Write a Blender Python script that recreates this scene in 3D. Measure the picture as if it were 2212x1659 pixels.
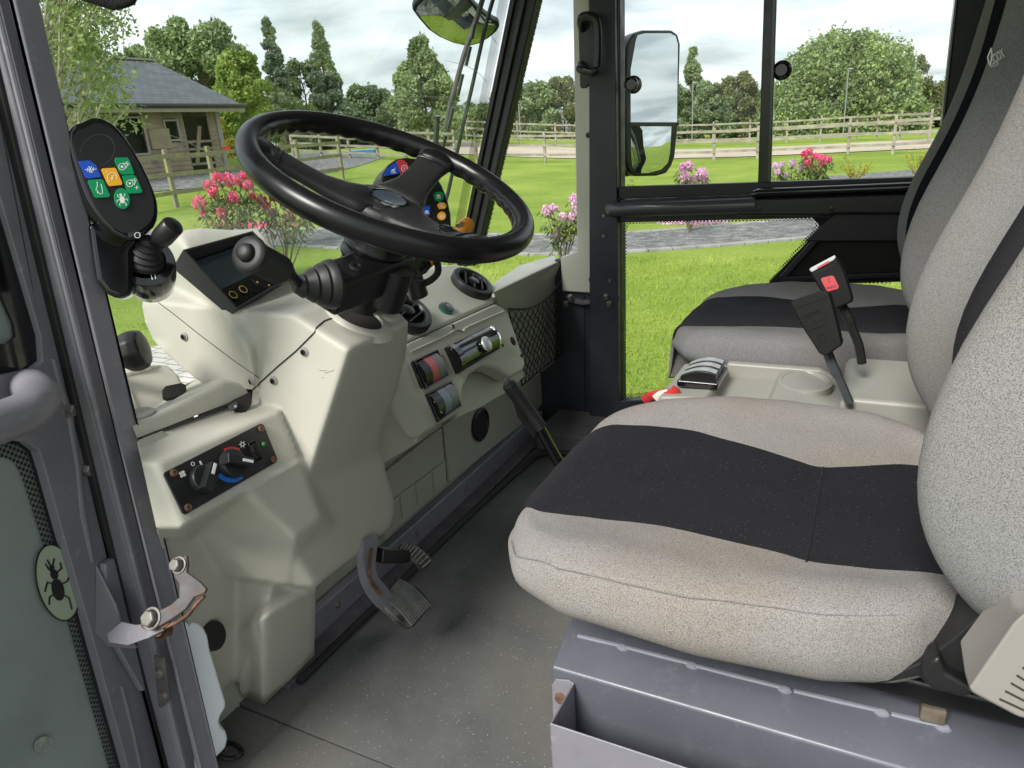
import bpy, bmesh, math, random
import numpy as np
from mathutils.bvhtree import BVHTree
from mathutils import noise as mnoise
from mathutils import Vector, Matrix
R_ = math.radians
for o in list(bpy.data.objects): bpy.data.objects.remove(o)
scn = bpy.context.scene
COL = scn.collection

# ---------------------------------------------------------------- camera
# axes: x = towards the rear of the sweeper, y = across the cab, z = up, floor of the cab at z = 0
W2, H2, FPX = 2212.0, 1659.0, 1520.0
RM = Matrix(((0.89498791, 0.09162424, -0.43657947), (0.44100742, -0.32905057, 0.83500789), (-0.06714976, -0.93985676, -0.33490325)))
EYE = Vector((0, 0, 1.05))
cam = bpy.data.cameras.new('camera'); camo = bpy.data.objects.new('camera', cam); COL.objects.link(camo)
mw = Matrix.Identity(4)
for i in range(3):
    mw[i][0] = RM[i][0]; mw[i][1] = -RM[i][1]; mw[i][2] = -RM[i][2]; mw[i][3] = EYE[i]
camo.matrix_world = mw
cam.sensor_width = 36; cam.lens = FPX / W2 * 36; cam.clip_start = 0.02; cam.clip_end = 2000
scn.camera = camo

# ---------------------------------------------------------------- sky, sun, exposure
SUN_EL, SUN_AZ = R_(44), R_(258)      # azimuth of the sun measured from +x towards +y
w = bpy.data.worlds.new('World'); scn.world = w; w.use_nodes = True
nt = w.node_tree; nt.nodes.clear()
def nd(tree, typ, **kw):
    n = tree.nodes.new(typ)
    for k, v in kw.items():
        if k in n.inputs.keys() if hasattr(n.inputs, 'keys') else False: n.inputs[k].default_value = v
        else: setattr(n, k, v)
    return n
sky = nt.nodes.new('ShaderNodeTexSky'); sky.sky_type = 'NISHITA'; sky.sun_disc = False
sky.sun_elevation = SUN_EL; sky.sun_rotation = R_(90) - SUN_AZ; sky.air_density = 1.2; sky.dust_density = 2.0
bg1 = nt.nodes.new('ShaderNodeBackground'); bg1.inputs[1].default_value = 0.11
bg2 = nt.nodes.new('ShaderNodeBackground')
tc = nt.nodes.new('ShaderNodeTexCoord'); sp = nt.nodes.new('ShaderNodeSeparateXYZ'); nt.links.new(tc.outputs['Generated'], sp.inputs[0])
# direction flattened onto a cloud layer: (x, y) / (z + 0.12)
az = nt.nodes.new('ShaderNodeMath'); az.operation = 'MAXIMUM'; az.inputs[1].default_value = 0.0; nt.links.new(sp.outputs[2], az.inputs[0])
ad = nt.nodes.new('ShaderNodeMath'); ad.operation = 'ADD'; ad.inputs[1].default_value = 0.16; nt.links.new(az.outputs[0], ad.inputs[0])
vm = nt.nodes.new('ShaderNodeVectorMath'); vm.operation = 'DIVIDE'; nt.links.new(tc.outputs['Generated'], vm.inputs[0])
cb = nt.nodes.new('ShaderNodeCombineXYZ'); cb.inputs[2].default_value = 1.0
nt.links.new(ad.outputs[0], cb.inputs[0]); nt.links.new(ad.outputs[0], cb.inputs[1]); nt.links.new(cb.outputs[0], vm.inputs[1])
nz = nt.nodes.new('ShaderNodeTexNoise'); nz.inputs['Scale'].default_value = 1.7; nz.inputs['Detail'].default_value = 7; nz.inputs['Roughness'].default_value = 0.52; nz.inputs['Distortion'].default_value = 0.25
nt.links.new(vm.outputs[0], nz.inputs['Vector'])
cr = nt.nodes.new('ShaderNodeValToRGB')
cr.color_ramp.elements[0].position = 0.36; cr.color_ramp.elements[0].color = (0.50, 0.555, 0.585, 1)
cr.color_ramp.elements[1].position = 0.66; cr.color_ramp.elements[1].color = (0.97, 1.0, 1.0, 1)
e = cr.color_ramp.elements.new(0.5); e.color = (0.74, 0.80, 0.825, 1)
nt.links.new(nz.outputs['Fac'], cr.inputs[0]); nt.links.new(cr.outputs[0], bg2.inputs[0]); bg2.inputs[1].default_value = 0.80
mx = nt.nodes.new('ShaderNodeMixShader'); mx.inputs[0].default_value = 0.86
out = nt.nodes.new('ShaderNodeOutputWorld')
nt.links.new(sky.outputs[0], bg1.inputs[0]); nt.links.new(bg1.outputs[0], mx.inputs[1]); nt.links.new(bg2.outputs[0], mx.inputs[2]); nt.links.new(mx.outputs[0], out.inputs[0])
sl = bpy.data.lights.new('sun', 'SUN'); sl.energy = 2.9; sl.angle = R_(20); sl.color = (1, 0.965, 0.91)
so = bpy.data.objects.new('sun', sl); COL.objects.link(so)
sdir = Vector((math.cos(SUN_AZ) * math.cos(SUN_EL), math.sin(SUN_AZ) * math.cos(SUN_EL), math.sin(SUN_EL)))
so.rotation_euler = sdir.to_track_quat('Z', 'Y').to_euler(); so.location = sdir * 30
scn.view_settings.view_transform = 'Standard'; scn.view_settings.look = 'None'; scn.view_settings.exposure = 0.78; scn.view_settings.gamma = 1
scn.cycles.use_denoising = True; scn.cycles.max_bounces = 8; scn.cycles.transparent_max_bounces = 24

# ---------------------------------------------------------------- helpers
def ray(u, v):
    return RM @ Vector(((u - W2 / 2) / FPX, (v - H2 / 2) / FPX, 1.0))
def U(u, v, x=None, y=None, z=None, d=None):
    """the point seen at (u, v) of the 2212 x 1659 view that lies on the plane x=, y= or z=, or at depth d"""
    r = ray(u, v)
    if x is not None: t = (x - EYE.x) / r.x
    elif y is not None: t = (y - EYE.y) / r.y
    elif z is not None: t = (z - EYE.z) / r.z
    else: t = d
    return EYE + r * t
def gz(x, y):
    a = max(0.0, -x - 3)
    return -0.55 + min(1.4, 0.0033 * a * a)
def G(u, v, lift=0.0):
    r = ray(u, v); t = 1.0
    prev = None
    for i in range(4000):
        p = EYE + r * t
        if p.z < gz(p.x, p.y):
            break
        t *= 1.004
    p = EYE + r * t
    return Vector((p.x, p.y, gz(p.x, p.y) + lift))
class Pl:
    """a plane through p with normal n; .at(u, v, h) = point seen at (u, v) lifted h along n"""
    def __init__(s, p, n): s.p = Vector(p); s.n = Vector(n).normalized()
    @staticmethod
    def three(a, b, c):
        n = (b - a).cross(c - a).normalized()
        if n.dot(EYE - a) < 0: n = -n
        return Pl(a, n)
    def on(s, u, v, h): return Pl(s.p + s.n * h, s.n).at(u, v)
    def at(s, u, v, h=0.0):
        r = ray(u, v); t = (s.p - EYE).dot(s.n) / r.dot(s.n)
        return EYE + r * t + s.n * h

MATS = {}
def _base(name):
    m = bpy.data.materials.new(name); m.use_nodes = True
    t = m.node_tree; b = t.nodes['Principled BSDF']
    MATS[name] = m
    return m, t, b
def mat(name, col, rough=0.5, metal=0.0, var=0.0, vscale=8.0, bump=0.0, bscale=300.0, bdist=0.001, coat=0.0, spec=0.5, col2=None, c2scale=30.0, c2lo=0.45, c2hi=0.55, rvar=0.0, emit=None):
    m, t, b = _base(name)
    b.inputs['Base Color'].default_value = (*col, 1); b.inputs['Roughness'].default_value = rough; b.inputs['Metallic'].default_value = metal
    b.inputs['Coat Weight'].default_value = coat; b.inputs['Coat Roughness'].default_value = 0.08; b.inputs['Specular IOR Level'].default_value = spec
    co = t.nodes.new('ShaderNodeTexCoord'); geo = t.nodes.new('ShaderNodeNewGeometry')
    pos = geo.outputs['Position']
    last = None
    if var > 0 or col2 is not None:
        n = t.nodes.new('ShaderNodeTexNoise'); n.inputs['Scale'].default_value = vscale; n.inputs['Detail'].default_value = 5; t.links.new(pos, n.inputs['Vector'])
        r = t.nodes.new('ShaderNodeValToRGB'); r.color_ramp.elements[0].position = 0.3; r.color_ramp.elements[1].position = 0.7
        r.color_ramp.elements[0].color = tuple(max(0, c * (1 - var)) for c in col) + (1,); r.color_ramp.elements[1].color = tuple(c * (1 + var) for c in col) + (1,)
        t.links.new(n.outputs['Fac'], r.inputs[0]); last = r.outputs[0]
        if col2 is not None:
            n2 = t.nodes.new('ShaderNodeTexNoise'); n2.inputs['Scale'].default_value = c2scale; n2.inputs['Detail'].default_value = 4; t.links.new(pos, n2.inputs['Vector'])
            r2 = t.nodes.new('ShaderNodeValToRGB'); r2.color_ramp.elements[0].position = c2lo; r2.color_ramp.elements[1].position = c2hi
            t.links.new(n2.outputs['Fac'], r2.inputs[0])
            mxx = t.nodes.new('ShaderNodeMixRGB'); t.links.new(r2.outputs[0], mxx.inputs[0]); t.links.new(last, mxx.inputs[1]); mxx.inputs[2].default_value = (*col2, 1); last = mxx.outputs[0]
        t.links.new(last, b.inputs['Base Color'])
    if rvar > 0:
        n3 = t.nodes.new('ShaderNodeTexNoise'); n3.inputs['Scale'].default_value = 22; n3.inputs['Detail'].default_value = 6; t.links.new(pos, n3.inputs['Vector'])
        mr = t.nodes.new('ShaderNodeMapRange'); mr.inputs[1].default_value = 0.3; mr.inputs[2].default_value = 0.7; mr.inputs[3].default_value = max(0.02, rough - rvar); mr.inputs[4].default_value = rough + rvar
        t.links.new(n3.outputs['Fac'], mr.inputs[0]); t.links.new(mr.outputs[0], b.inputs['Roughness'])
    if bump > 0:
        n4 = t.nodes.new('ShaderNodeTexNoise'); n4.inputs['Scale'].default_value = bscale; n4.inputs['Detail'].default_value = 3; t.links.new(pos, n4.inputs['Vector'])
        bp = t.nodes.new('ShaderNodeBump'); bp.inputs['Strength'].default_value = bump; bp.inputs['Distance'].default_value = bdist
        t.links.new(n4.outputs['Fac'], bp.inputs['Height']); t.links.new(bp.outputs[0], b.inputs['Normal'])
    if emit:
        b.inputs['Emission Color'].default_value = (*emit[0], 1); b.inputs['Emission Strength'].default_value = emit[1]
    return m

def tag(o, label=None, cat=None, group=None, kind=None):
    if label: o['label'] = label
    if cat: o['category'] = cat
    if group: o['group'] = group
    if kind: o['kind'] = kind
    return o
def empty(name, loc, label, cat, group=None, rz=0):
    o = bpy.data.objects.new(name, None); COL.objects.link(o); o.location = loc; o.rotation_euler = (0, 0, rz)
    o.empty_display_size = 0.1
    return tag(o, label, cat, group)
def obj(name, bm, m, parent=None, smooth=True, bevel=0, bseg=3, sub=0, label=None, angle=40, local=None, recalc=True):
    if recalc: bmesh.ops.recalc_face_normals(bm, faces=bm.faces)
    if local is not None:
        bmesh.ops.translate(bm, verts=bm.verts, vec=-Vector(local))
    me = bpy.data.meshes.new(name); bm.to_mesh(me); bm.free()
    o = bpy.data.objects.new(name, me); COL.objects.link(o)
    ms = m if isinstance(m, (list, tuple)) else [m]
    for k in ms: me.materials.append(MATS[k] if isinstance(k, str) else k)
    if smooth:
        for p in me.polygons: p.use_smooth = True
    if parent is not None:
        o.parent = parent
        q = Vector((0, 0, 0)); a = parent
        while a is not None: q += a.location; a = a.parent
        if local is None: o.location = -q
        else: o.location = Vector(local) - q
    elif local is not None: o.location = local
    if bevel:
        b = o.modifiers.new('bevel', 'BEVEL'); b.width = bevel; b.segments = bseg; b.limit_method = 'ANGLE'; b.angle_limit = R_(22); b.harden_normals = False; b.use_clamp_overlap = True
    if sub:
        s = o.modifiers.new('sub', 'SUBSURF'); s.levels = sub; s.render_levels = sub
    if smooth and not sub:
        try:
            me.set_sharp_from_angle(angle=R_(angle))
        except Exception: pass
        if bevel:
            w_ = o.modifiers.new('wn', 'WEIGHTED_NORMAL'); w_.keep_sharp = False
            for e_ in me.edges: e_.use_edge_sharp = False
    if label: o['label'] = label
    return o
def BM(): return bmesh.new()
def soften(bm, maxlen=.02, iters=6, fac=.5, keep=None):
    """refine a coarse cage and relax it so folds become moulded radii; open borders stay put"""
    bmesh.ops.recalc_face_normals(bm, faces=bm.faces); bmesh.ops.triangulate(bm, faces=bm.faces)
    for _ in range(7):
        es = [e for e in bm.edges if e.calc_length() > maxlen]
        if not es: break
        bmesh.ops.subdivide_edges(bm, edges=es, cuts=1); bmesh.ops.triangulate(bm, faces=[f for f in bm.faces if len(f.verts) > 3])
    bmesh.ops.beautify_fill(bm, faces=bm.faces, edges=[e for e in bm.edges if len(e.link_faces) == 2 and e.calc_face_angle(9) < .02])
    vs = [v for v in bm.verts if not v.is_boundary]
    for _ in range(iters): bmesh.ops.smooth_vert(bm, verts=vs, factor=fac, use_axis_x=True, use_axis_y=True, use_axis_z=True)
def face(bm, pts, mi=0):
    vs = [bm.verts.new(p) for p in pts]
    f = bm.faces.new(vs); f.material_index = mi
    return f
def box(bm, c, s, M=None, mi=0):
    c = Vector(c); r = []
    for dx in (-.5, .5):
        for dy in (-.5, .5):
            for dz in (-.5, .5):
                p = Vector((dx * s[0], dy * s[1], dz * s[2]))
                if M is not None: p = M @ p
                r.append(bm.verts.new(c + p))
    for q in ((0, 1, 3, 2), (4, 6, 7, 5), (0, 4, 5, 1), (2, 3, 7, 6), (0, 2, 6, 4), (1, 5, 7, 3)):
        f = bm.faces.new([r[i] for i in q]); f.material_index = mi
def bx(bm, a, b, mi=0):
    box(bm, [(a[i] + b[i]) / 2 for i in range(3)], [abs(a[i] - b[i]) for i in range(3)], mi=mi)
def prism(bm, pts, off, mi=0):
    off = Vector(off); pts = [Vector(p) for p in pts]
    a = [bm.verts.new(p) for p in pts]; b = [bm.verts.new(p + off) for p in pts]
    n = len(pts)
    for q in (a[::-1], b):
        f = bm.faces.new(q); f.material_index = mi
    for i in range(n):
        f = bm.faces.new([a[i], a[(i + 1) % n], b[(i + 1) % n], b[i]]); f.material_index = mi
def frame_of(d, ref=Vector((0, 0, 1))):
    d = d.normalized()
    if abs(d.dot(ref)) > 0.95: ref = Vector((1, 0, 0))
    a = d.cross(ref).normalized(); b = d.cross(a).normalized()
    return a, b
def tube(bm, pts, r, n=12, closed=False, mi=0, cap=True, ell=None, ref=Vector((0, 0, 1))):
    pts = [Vector(p) for p in pts]; N = len(pts); rings = []
    for i, p in enumerate(pts):
        if closed: d = pts[(i + 1) % N] - pts[i - 1]
        else: d = pts[min(i + 1, N - 1)] - pts[max(i - 1, 0)]
        a, b = frame_of(d, ref); rr = r[i] if isinstance(r, (list, tuple)) else r
        ra, rb = (rr, rr) if ell is None else (rr * ell[0], rr * ell[1])
        rings.append([bm.verts.new(p + a * (ra * math.cos(2 * math.pi * k / n)) + b * (rb * math.sin(2 * math.pi * k / n))) for k in range(n)])
    for i in range(N if closed else N - 1):
        A, B = rings[i], rings[(i + 1) % N]
        for k in range(n):
            f = bm.faces.new([A[k], A[(k + 1) % n], B[(k + 1) % n], B[k]]); f.material_index = mi
    if cap and not closed:
        f = bm.faces.new(rings[0][::-1]); f.material_index = mi; f = bm.faces.new(rings[-1]); f.material_index = mi
def lathe(bm, o, axis, prof, n=32, mi=0, scale2=None, ref=Vector((0, 0, 1)), mis=None):
    """prof: list of (radius, height) along axis from o"""
    o = Vector(o); d = Vector(axis).normalized(); a, b = frame_of(d, ref)
    s2 = scale2 or (1, 1); rings = []
    for (r, h) in prof:
        if r <= 1e-6: rings.append([bm.verts.new(o + d * h)])
        else: rings.append([bm.verts.new(o + d * h + a * (r * s2[0] * math.cos(2 * math.pi * k / n)) + b * (r * s2[1] * math.sin(2 * math.pi * k / n))) for k in range(n)])
    for i in range(len(rings) - 1):
        A, B = rings[i], rings[i + 1]; mm = mis[i] if mis else mi
        for k in range(n):
            k2 = (k + 1) % n
            if len(A) == 1 and len(B) == 1: break
            if len(A) == 1: q = [A[0], B[k2], B[k]]
            elif len(B) == 1: q = [A[k], A[k2], B[0]]
            else: q = [A[k], A[k2], B[k2], B[k]]
            f = bm.faces.new(q); f.material_index = mm
def smooth_pts(pts, n=6, closed=False):
    pts = [Vector(p) for p in pts]; N = len(pts); outp = []
    rng = range(N) if closed else range(N - 1)
    for i in rng:
        p0 = pts[i - 1] if (closed or i > 0) else pts[0]; p1 = pts[i]; p2 = pts[(i + 1) % N]
        p3 = pts[(i + 2) % N] if (closed or i + 2 < N) else pts[-1]
        for k in range(n):
            t = k / n
            outp.append(0.5 * ((2 * p1) + (p2 - p0) * t + (2 * p0 - 5 * p1 + 4 * p2 - p3) * t * t + (3 * p1 - p0 - 3 * p2 + p3) * t ** 3))
    if not closed: outp.append(pts[-1])
    return outp
def interp(tab, x):
    if x <= tab[0][0]: return tab[0][1]
    for (a, va), (b, vb) in zip(tab, tab[1:]):
        if x <= b:
            t = (x - a) / (b - a); t = t * t * (3 - 2 * t) if True else t
            return va + (vb - va) * t
    return tab[-1][1]
def lerp(tab, x):
    if x <= tab[0][0]: return tab[0][1]
    for (a, va), (b, vb) in zip(tab, tab[1:]):
        if x <= b: return va + (vb - va) * (x - a) / (b - a)
    return tab[-1][1]
def stroke(bm, P, pts, wpx, h0=0.0, h=0.0004, mi=0, closed=False):
    """a flat raised line on plane P through view points, wpx wide"""
    N = len(pts); rng = range(N if closed else N - 1)
    for i in rng:
        a = pts[i]; b = pts[(i + 1) % N]
        dx, dy = b[0] - a[0], b[1] - a[1]; L = math.hypot(dx, dy) or 1
        nx, ny = -dy / L * wpx / 2, dx / L * wpx / 2; ex, ey = dx / L * wpx * .25, dy / L * wpx * .25
        q = [(a[0] + nx - ex, a[1] + ny - ey), (b[0] + nx + ex, b[1] + ny + ey), (b[0] - nx + ex, b[1] - ny + ey), (a[0] - nx - ex, a[1] - ny - ey)]
        prism(bm, [P.on(u, v, h0 + h) - P.n * h for u, v in q], P.n * h, mi)
def plate(bm, P, pts, h0=0.0, h=0.002, mi=0):
    prism(bm, [P.on(u, v, h0 + h) - P.n * h for u, v in pts], P.n * h, mi)
def arcpts(cx, cy, rx, ry, a0, a1, n, rot=0):
    r = []
    for i in range(n + 1):
        a = R_(a0 + (a1 - a0) * i / n); x, y = rx * math.cos(a), ry * math.sin(a); c, s = math.cos(R_(rot)), math.sin(R_(rot))
        r.append((cx + x * c - y * s, cy + x * s + y * c))
    return r
def text_bm(bm, s, P, uv, right, hpx, h0=0.0005, ext=0.0003, mi=0, shear=0.0):
    """lettering lying on plane P: starts at view point uv, runs towards view point right, letters hpx tall"""
    cu = bpy.data.curves.new('t', 'FONT'); cu.body = s; cu.size = 1; cu.resolution_u = 3; cu.extrude = 0; cu.shear = shear
    to = bpy.data.objects.new('t', cu); COL.objects.link(to); bpy.context.view_layer.update()
    me = bpy.data.meshes.new_from_object(to.evaluated_get(bpy.context.evaluated_depsgraph_get()))
    xs = [v.co.x for v in me.vertices]; wx = max(xs) - min(xs); x0 = min(xs)
    A = P.at(*uv); B = P.at(*right); ex = (B - A); L = ex.length; ex.normalize()
    ey = P.n.cross(ex).normalized()
    up = P.at(uv[0], uv[1] - hpx) - A
    if ey.dot(up) < 0: ey = -ey
    hw = abs(up.dot(ey)) if abs(up.dot(ey)) > 1e-4 else up.length
    me.calc_loop_triangles()
    sx, sy = L / wx, hw / 0.7
    base = [bm.verts.new(A + ex * ((v.co.x - x0) * sx) + ey * (v.co.y * sy) + P.n * (h0 + ext)) for v in me.vertices]
    for p in me.polygons:
        try:
            f = bm.faces.new([base[i] for i in p.vertices]); f.material_index = mi
        except ValueError: pass
    bpy.data.objects.remove(to); bpy.data.curves.remove(cu); bpy.data.meshes.remove(me)
def screw_bm(bm, p, n_, r=0.006, mi=0, mj=1):
    lathe(bm, p, n_, [(r * 1.5, 0), (r * 1.45, .0015), (r * .95, .002), (r * .9, .0045), (r * .45, .0048), (r * .4, .0025), (0, .0025)], n=16, mis=[mi, mi, mi, mj, mj, mj])

def leafmesh(name, clumps, m, parent, seed, extra=None, squash=.85, up=.5):
    """clumps: (centre, radius, count, leaf size); one mesh of many small folded leaf faces"""
    rg = np.random.default_rng(seed); P = []; S = []
    for c, r, n_, ls in clumps:
        v = rg.normal(size=(n_, 3)); v[:, 2] *= squash; v /= np.linalg.norm(v, axis=1)[:, None] + 1e-9; rad = r * rg.random(n_) ** .40 * (1 + .45 * (rg.random(n_) < .10) * rg.random(n_))
        P.append(np.array(c) + v * rad[:, None]); S.append(ls * rg.uniform(.55, 1.3, n_))
    P = np.concatenate(P); S = np.concatenate(S)[:, None]; n_ = len(P)
    N_ = rg.normal(size=(n_, 3)); N_[:, 2] += up; N_ /= np.linalg.norm(N_, axis=1)[:, None]; T_ = np.cross(N_, rg.normal(size=(n_, 3))); T_ /= np.linalg.norm(T_, axis=1)[:, None]; B_ = np.cross(N_, T_)
    w_ = S * rg.uniform(.42, .62, (n_, 1)); co = np.stack([P - T_ * S, P + B_ * w_ - N_ * w_ * .25, P + T_ * S, P - B_ * w_ - N_ * w_ * .25], 1).reshape(-1, 3)
    me = bpy.data.meshes.new(name); me.vertices.add(n_ * 4); me.vertices.foreach_set('co', co.ravel()); me.loops.add(n_ * 4); me.loops.foreach_set('vertex_index', np.arange(n_ * 4)); me.polygons.add(n_)
    me.polygons.foreach_set('loop_start', np.arange(n_) * 4); me.polygons.foreach_set('loop_total', np.full(n_, 4))
    ms = [m] + ([extra[0]] if extra else [])
    for k in ms: me.materials.append(MATS[k])
    if extra: me.polygons.foreach_set('material_index', (rg.random(n_) < extra[1]).astype(np.int32))
    me.update(calc_edges=True); o = bpy.data.objects.new(name, me); COL.objects.link(o)
    if parent is not None: o.parent = parent; o.location = -parent.location
    return o

def scratches(name, col, amount=.5, scale=(2.2, 70, 70), lo=.70, hi=.74):
    """fine rubbed lines and dull specks over a painted surface"""
    t = MATS[name].node_tree; b = t.nodes['Principled BSDF']; src = b.inputs['Base Color'].links[0].from_socket; geo = t.nodes.new('ShaderNodeNewGeometry'); last = src
    for rot, sc_ in ((.35, scale), (-.9, (scale[1], scale[0], scale[2])), (.1, (14, 14, 14))):
        mp = t.nodes.new('ShaderNodeMapping'); mp.inputs['Rotation'].default_value = (rot * .5, rot, rot); mp.inputs['Scale'].default_value = sc_; t.links.new(geo.outputs['Position'], mp.inputs[0])
        n = t.nodes.new('ShaderNodeTexNoise'); n.inputs['Scale'].default_value = 2.0; n.inputs['Detail'].default_value = 4; n.inputs['Roughness'].default_value = .75; t.links.new(mp.outputs[0], n.inputs['Vector'])
        r = t.nodes.new('ShaderNodeValToRGB'); r.color_ramp.elements[0].position = lo if sc_[0] != 14 else .56; r.color_ramp.elements[1].position = hi if sc_[0] != 14 else .74; r.color_ramp.elements[1].color = (amount,) * 3 + (1,) if sc_[0] != 14 else (amount * .5,) * 3 + (1,); t.links.new(n.outputs['Fac'], r.inputs[0])
        m = t.nodes.new('ShaderNodeMixRGB'); m.inputs[2].default_value = (*col, 1); t.links.new(r.outputs[0], m.inputs[0]); t.links.new(last, m.inputs[1]); last = m.outputs[0]
    t.links.new(last, b.inputs['Base Color'])
# ================================================================ outdoor materials
def leafmat(name, c1, c2, trans=0.35, rough=0.55):
    m, t, b = _base(name)
    geo = t.nodes.new('ShaderNodeNewGeometry'); n = t.nodes.new('ShaderNodeTexNoise'); n.inputs['Scale'].default_value = 0.8; n.inputs['Detail'].default_value = 3
    t.links.new(geo.outputs['Position'], n.inputs['Vector'])
    a = t.nodes.new('ShaderNodeMath'); a.operation = 'MULTIPLY_ADD'; a.inputs[1].default_value = 0.5; t.links.new(geo.outputs['Random Per Island'], a.inputs[0])
    a2 = t.nodes.new('ShaderNodeMath'); a2.operation = 'MULTIPLY_ADD'; a2.inputs[1].default_value = 1.6; a2.inputs[2].default_value = -0.55; t.links.new(n.outputs['Fac'], a2.inputs[0]); t.links.new(a2.outputs[0], a.inputs[2])
    mxx = t.nodes.new('ShaderNodeMixRGB'); mxx.inputs[1].default_value = (*c1, 1); mxx.inputs[2].default_value = (*c2, 1); t.links.new(a.outputs[0], mxx.inputs[0]); mxx.use_clamp = True
    cl = t.nodes.new('ShaderNodeClamp'); t.links.new(a.outputs[0], cl.inputs[0]); t.links.new(cl.outputs[0], mxx.inputs[0])
    t.links.new(mxx.outputs[0], b.inputs['Base Color']); b.inputs['Roughness'].default_value = rough; b.inputs['Specular IOR Level'].default_value = 0.25
    tr = t.nodes.new('ShaderNodeBsdfTranslucent'); t.links.new(mxx.outputs[0], tr.inputs[0]); ms = t.nodes.new('ShaderNodeMixShader'); ms.inputs[0].default_value = trans
    o = t.nodes['Material Output']; t.links.new(b.outputs[0], ms.inputs[1]); t.links.new(tr.outputs[0], ms.inputs[2]); t.links.new(ms.outputs[0], o.inputs[0])
leafmat('leaf_mid', (.155, .215, .10), (.41, .51, .24)); leafmat('leaf_dark', (.12, .17, .09), (.33, .42, .21)); leafmat('leaf_fresh', (.15, .23, .05), (.40, .50, .14))
leafmat('leaf_birch', (.20, .28, .08), (.44, .52, .22)); leafmat('leaf_blue', (.155, .21, .15), (.37, .45, .30)); leafmat('leaf_olive', (.13, .15, .07), (.33, .35, .17))
leafmat('leaf_yellow', (.3, .27, .03), (.55, .48, .06)); leafmat('leaf_rhodo', (.05, .08, .02), (.20, .26, .08)); leafmat('blossom_cream', (.55, .55, .30), (.8, .8, .55))
leafmat('petal_pink', (.78, .09, .25), (1.0, .36, .52), .35); leafmat('petal_crimson', (.36, .02, .07), (.68, .07, .17), .3); leafmat('petal_pale', (.62, .30, .50), (.90, .62, .78), .3); leafmat('petal_coral', (.70, .05, .20), (.93, .18, .36), .3); leafmat('petal_lilac', (.6, .32, .58), (.85, .62, .85), .3)
mat('bark', (.16, .13, .10), .9, var=.4, vscale=6, bump=.5, bscale=40, bdist=.02); mat('bark_birch', (.62, .57, .48), .8, var=.15, vscale=3, col2=(.10, .085, .07), c2scale=9, c2lo=.58, c2hi=.66)
mat('wood_fence', (.30, .268, .215), .85, var=.35, vscale=3, col2=(.21, .215, .13), c2scale=2.5, c2lo=.5, c2hi=.75, bump=.3, bscale=60, bdist=.01)
mat('wood_mossy', (.24, .235, .11), .9, var=.35, vscale=4, col2=(.25, .215, .16), c2scale=5, bump=.3, bscale=60, bdist=.01)
mat('cladding', (.29, .225, .165), .85, var=.3, vscale=1.5, col2=(.17, .145, .12), c2scale=3, c2lo=.45, c2hi=.7)
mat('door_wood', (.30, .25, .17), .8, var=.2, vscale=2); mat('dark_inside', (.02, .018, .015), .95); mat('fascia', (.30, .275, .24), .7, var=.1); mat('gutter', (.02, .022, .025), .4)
mat('post_metal', (.30, .32, .33), .5, .6); mat('barn_roof', (.20, .22, .245), .8, var=.1, vscale=.3); mat('render_white', (.75, .75, .72), .8, var=.05); mat('kerb_stone', (.27, .265, .25), .9, var=.25, vscale=5, bump=.5, bscale=20, bdist=.02)
mat('toy_blue', (.03, .22, .55), .4); mat('toy_red', (.6, .04, .03), .4)
# slate roof with courses
m, t, b = _base('slate'); tcn = t.nodes.new('ShaderNodeTexCoord'); br = t.nodes.new('ShaderNodeTexBrick'); br.offset = .5
br.inputs['Color1'].default_value = (.060, .068, .082, 1); br.inputs['Color2'].default_value = (.095, .105, .12, 1); br.inputs['Mortar'].default_value = (.02, .022, .028, 1)
br.inputs['Scale'].default_value = 1; br.inputs['Brick Width'].default_value = .34; br.inputs['Row Height'].default_value = .24; br.inputs['Mortar Size'].default_value = .012; br.inputs['Mortar Smooth'].default_value = .3
t.links.new(tcn.outputs['UV'], br.inputs['Vector']); t.links.new(br.outputs['Color'], b.inputs['Base Color']); b.inputs['Roughness'].default_value = .6
bp = t.nodes.new('ShaderNodeBump'); bp.inputs['Distance'].default_value = .02; bp.inputs['Strength'].default_value = .5; bp.invert = True; t.links.new(br.outputs['Fac'], bp.inputs['Height']); t.links.new(bp.outputs[0], b.inputs['Normal'])
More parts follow.
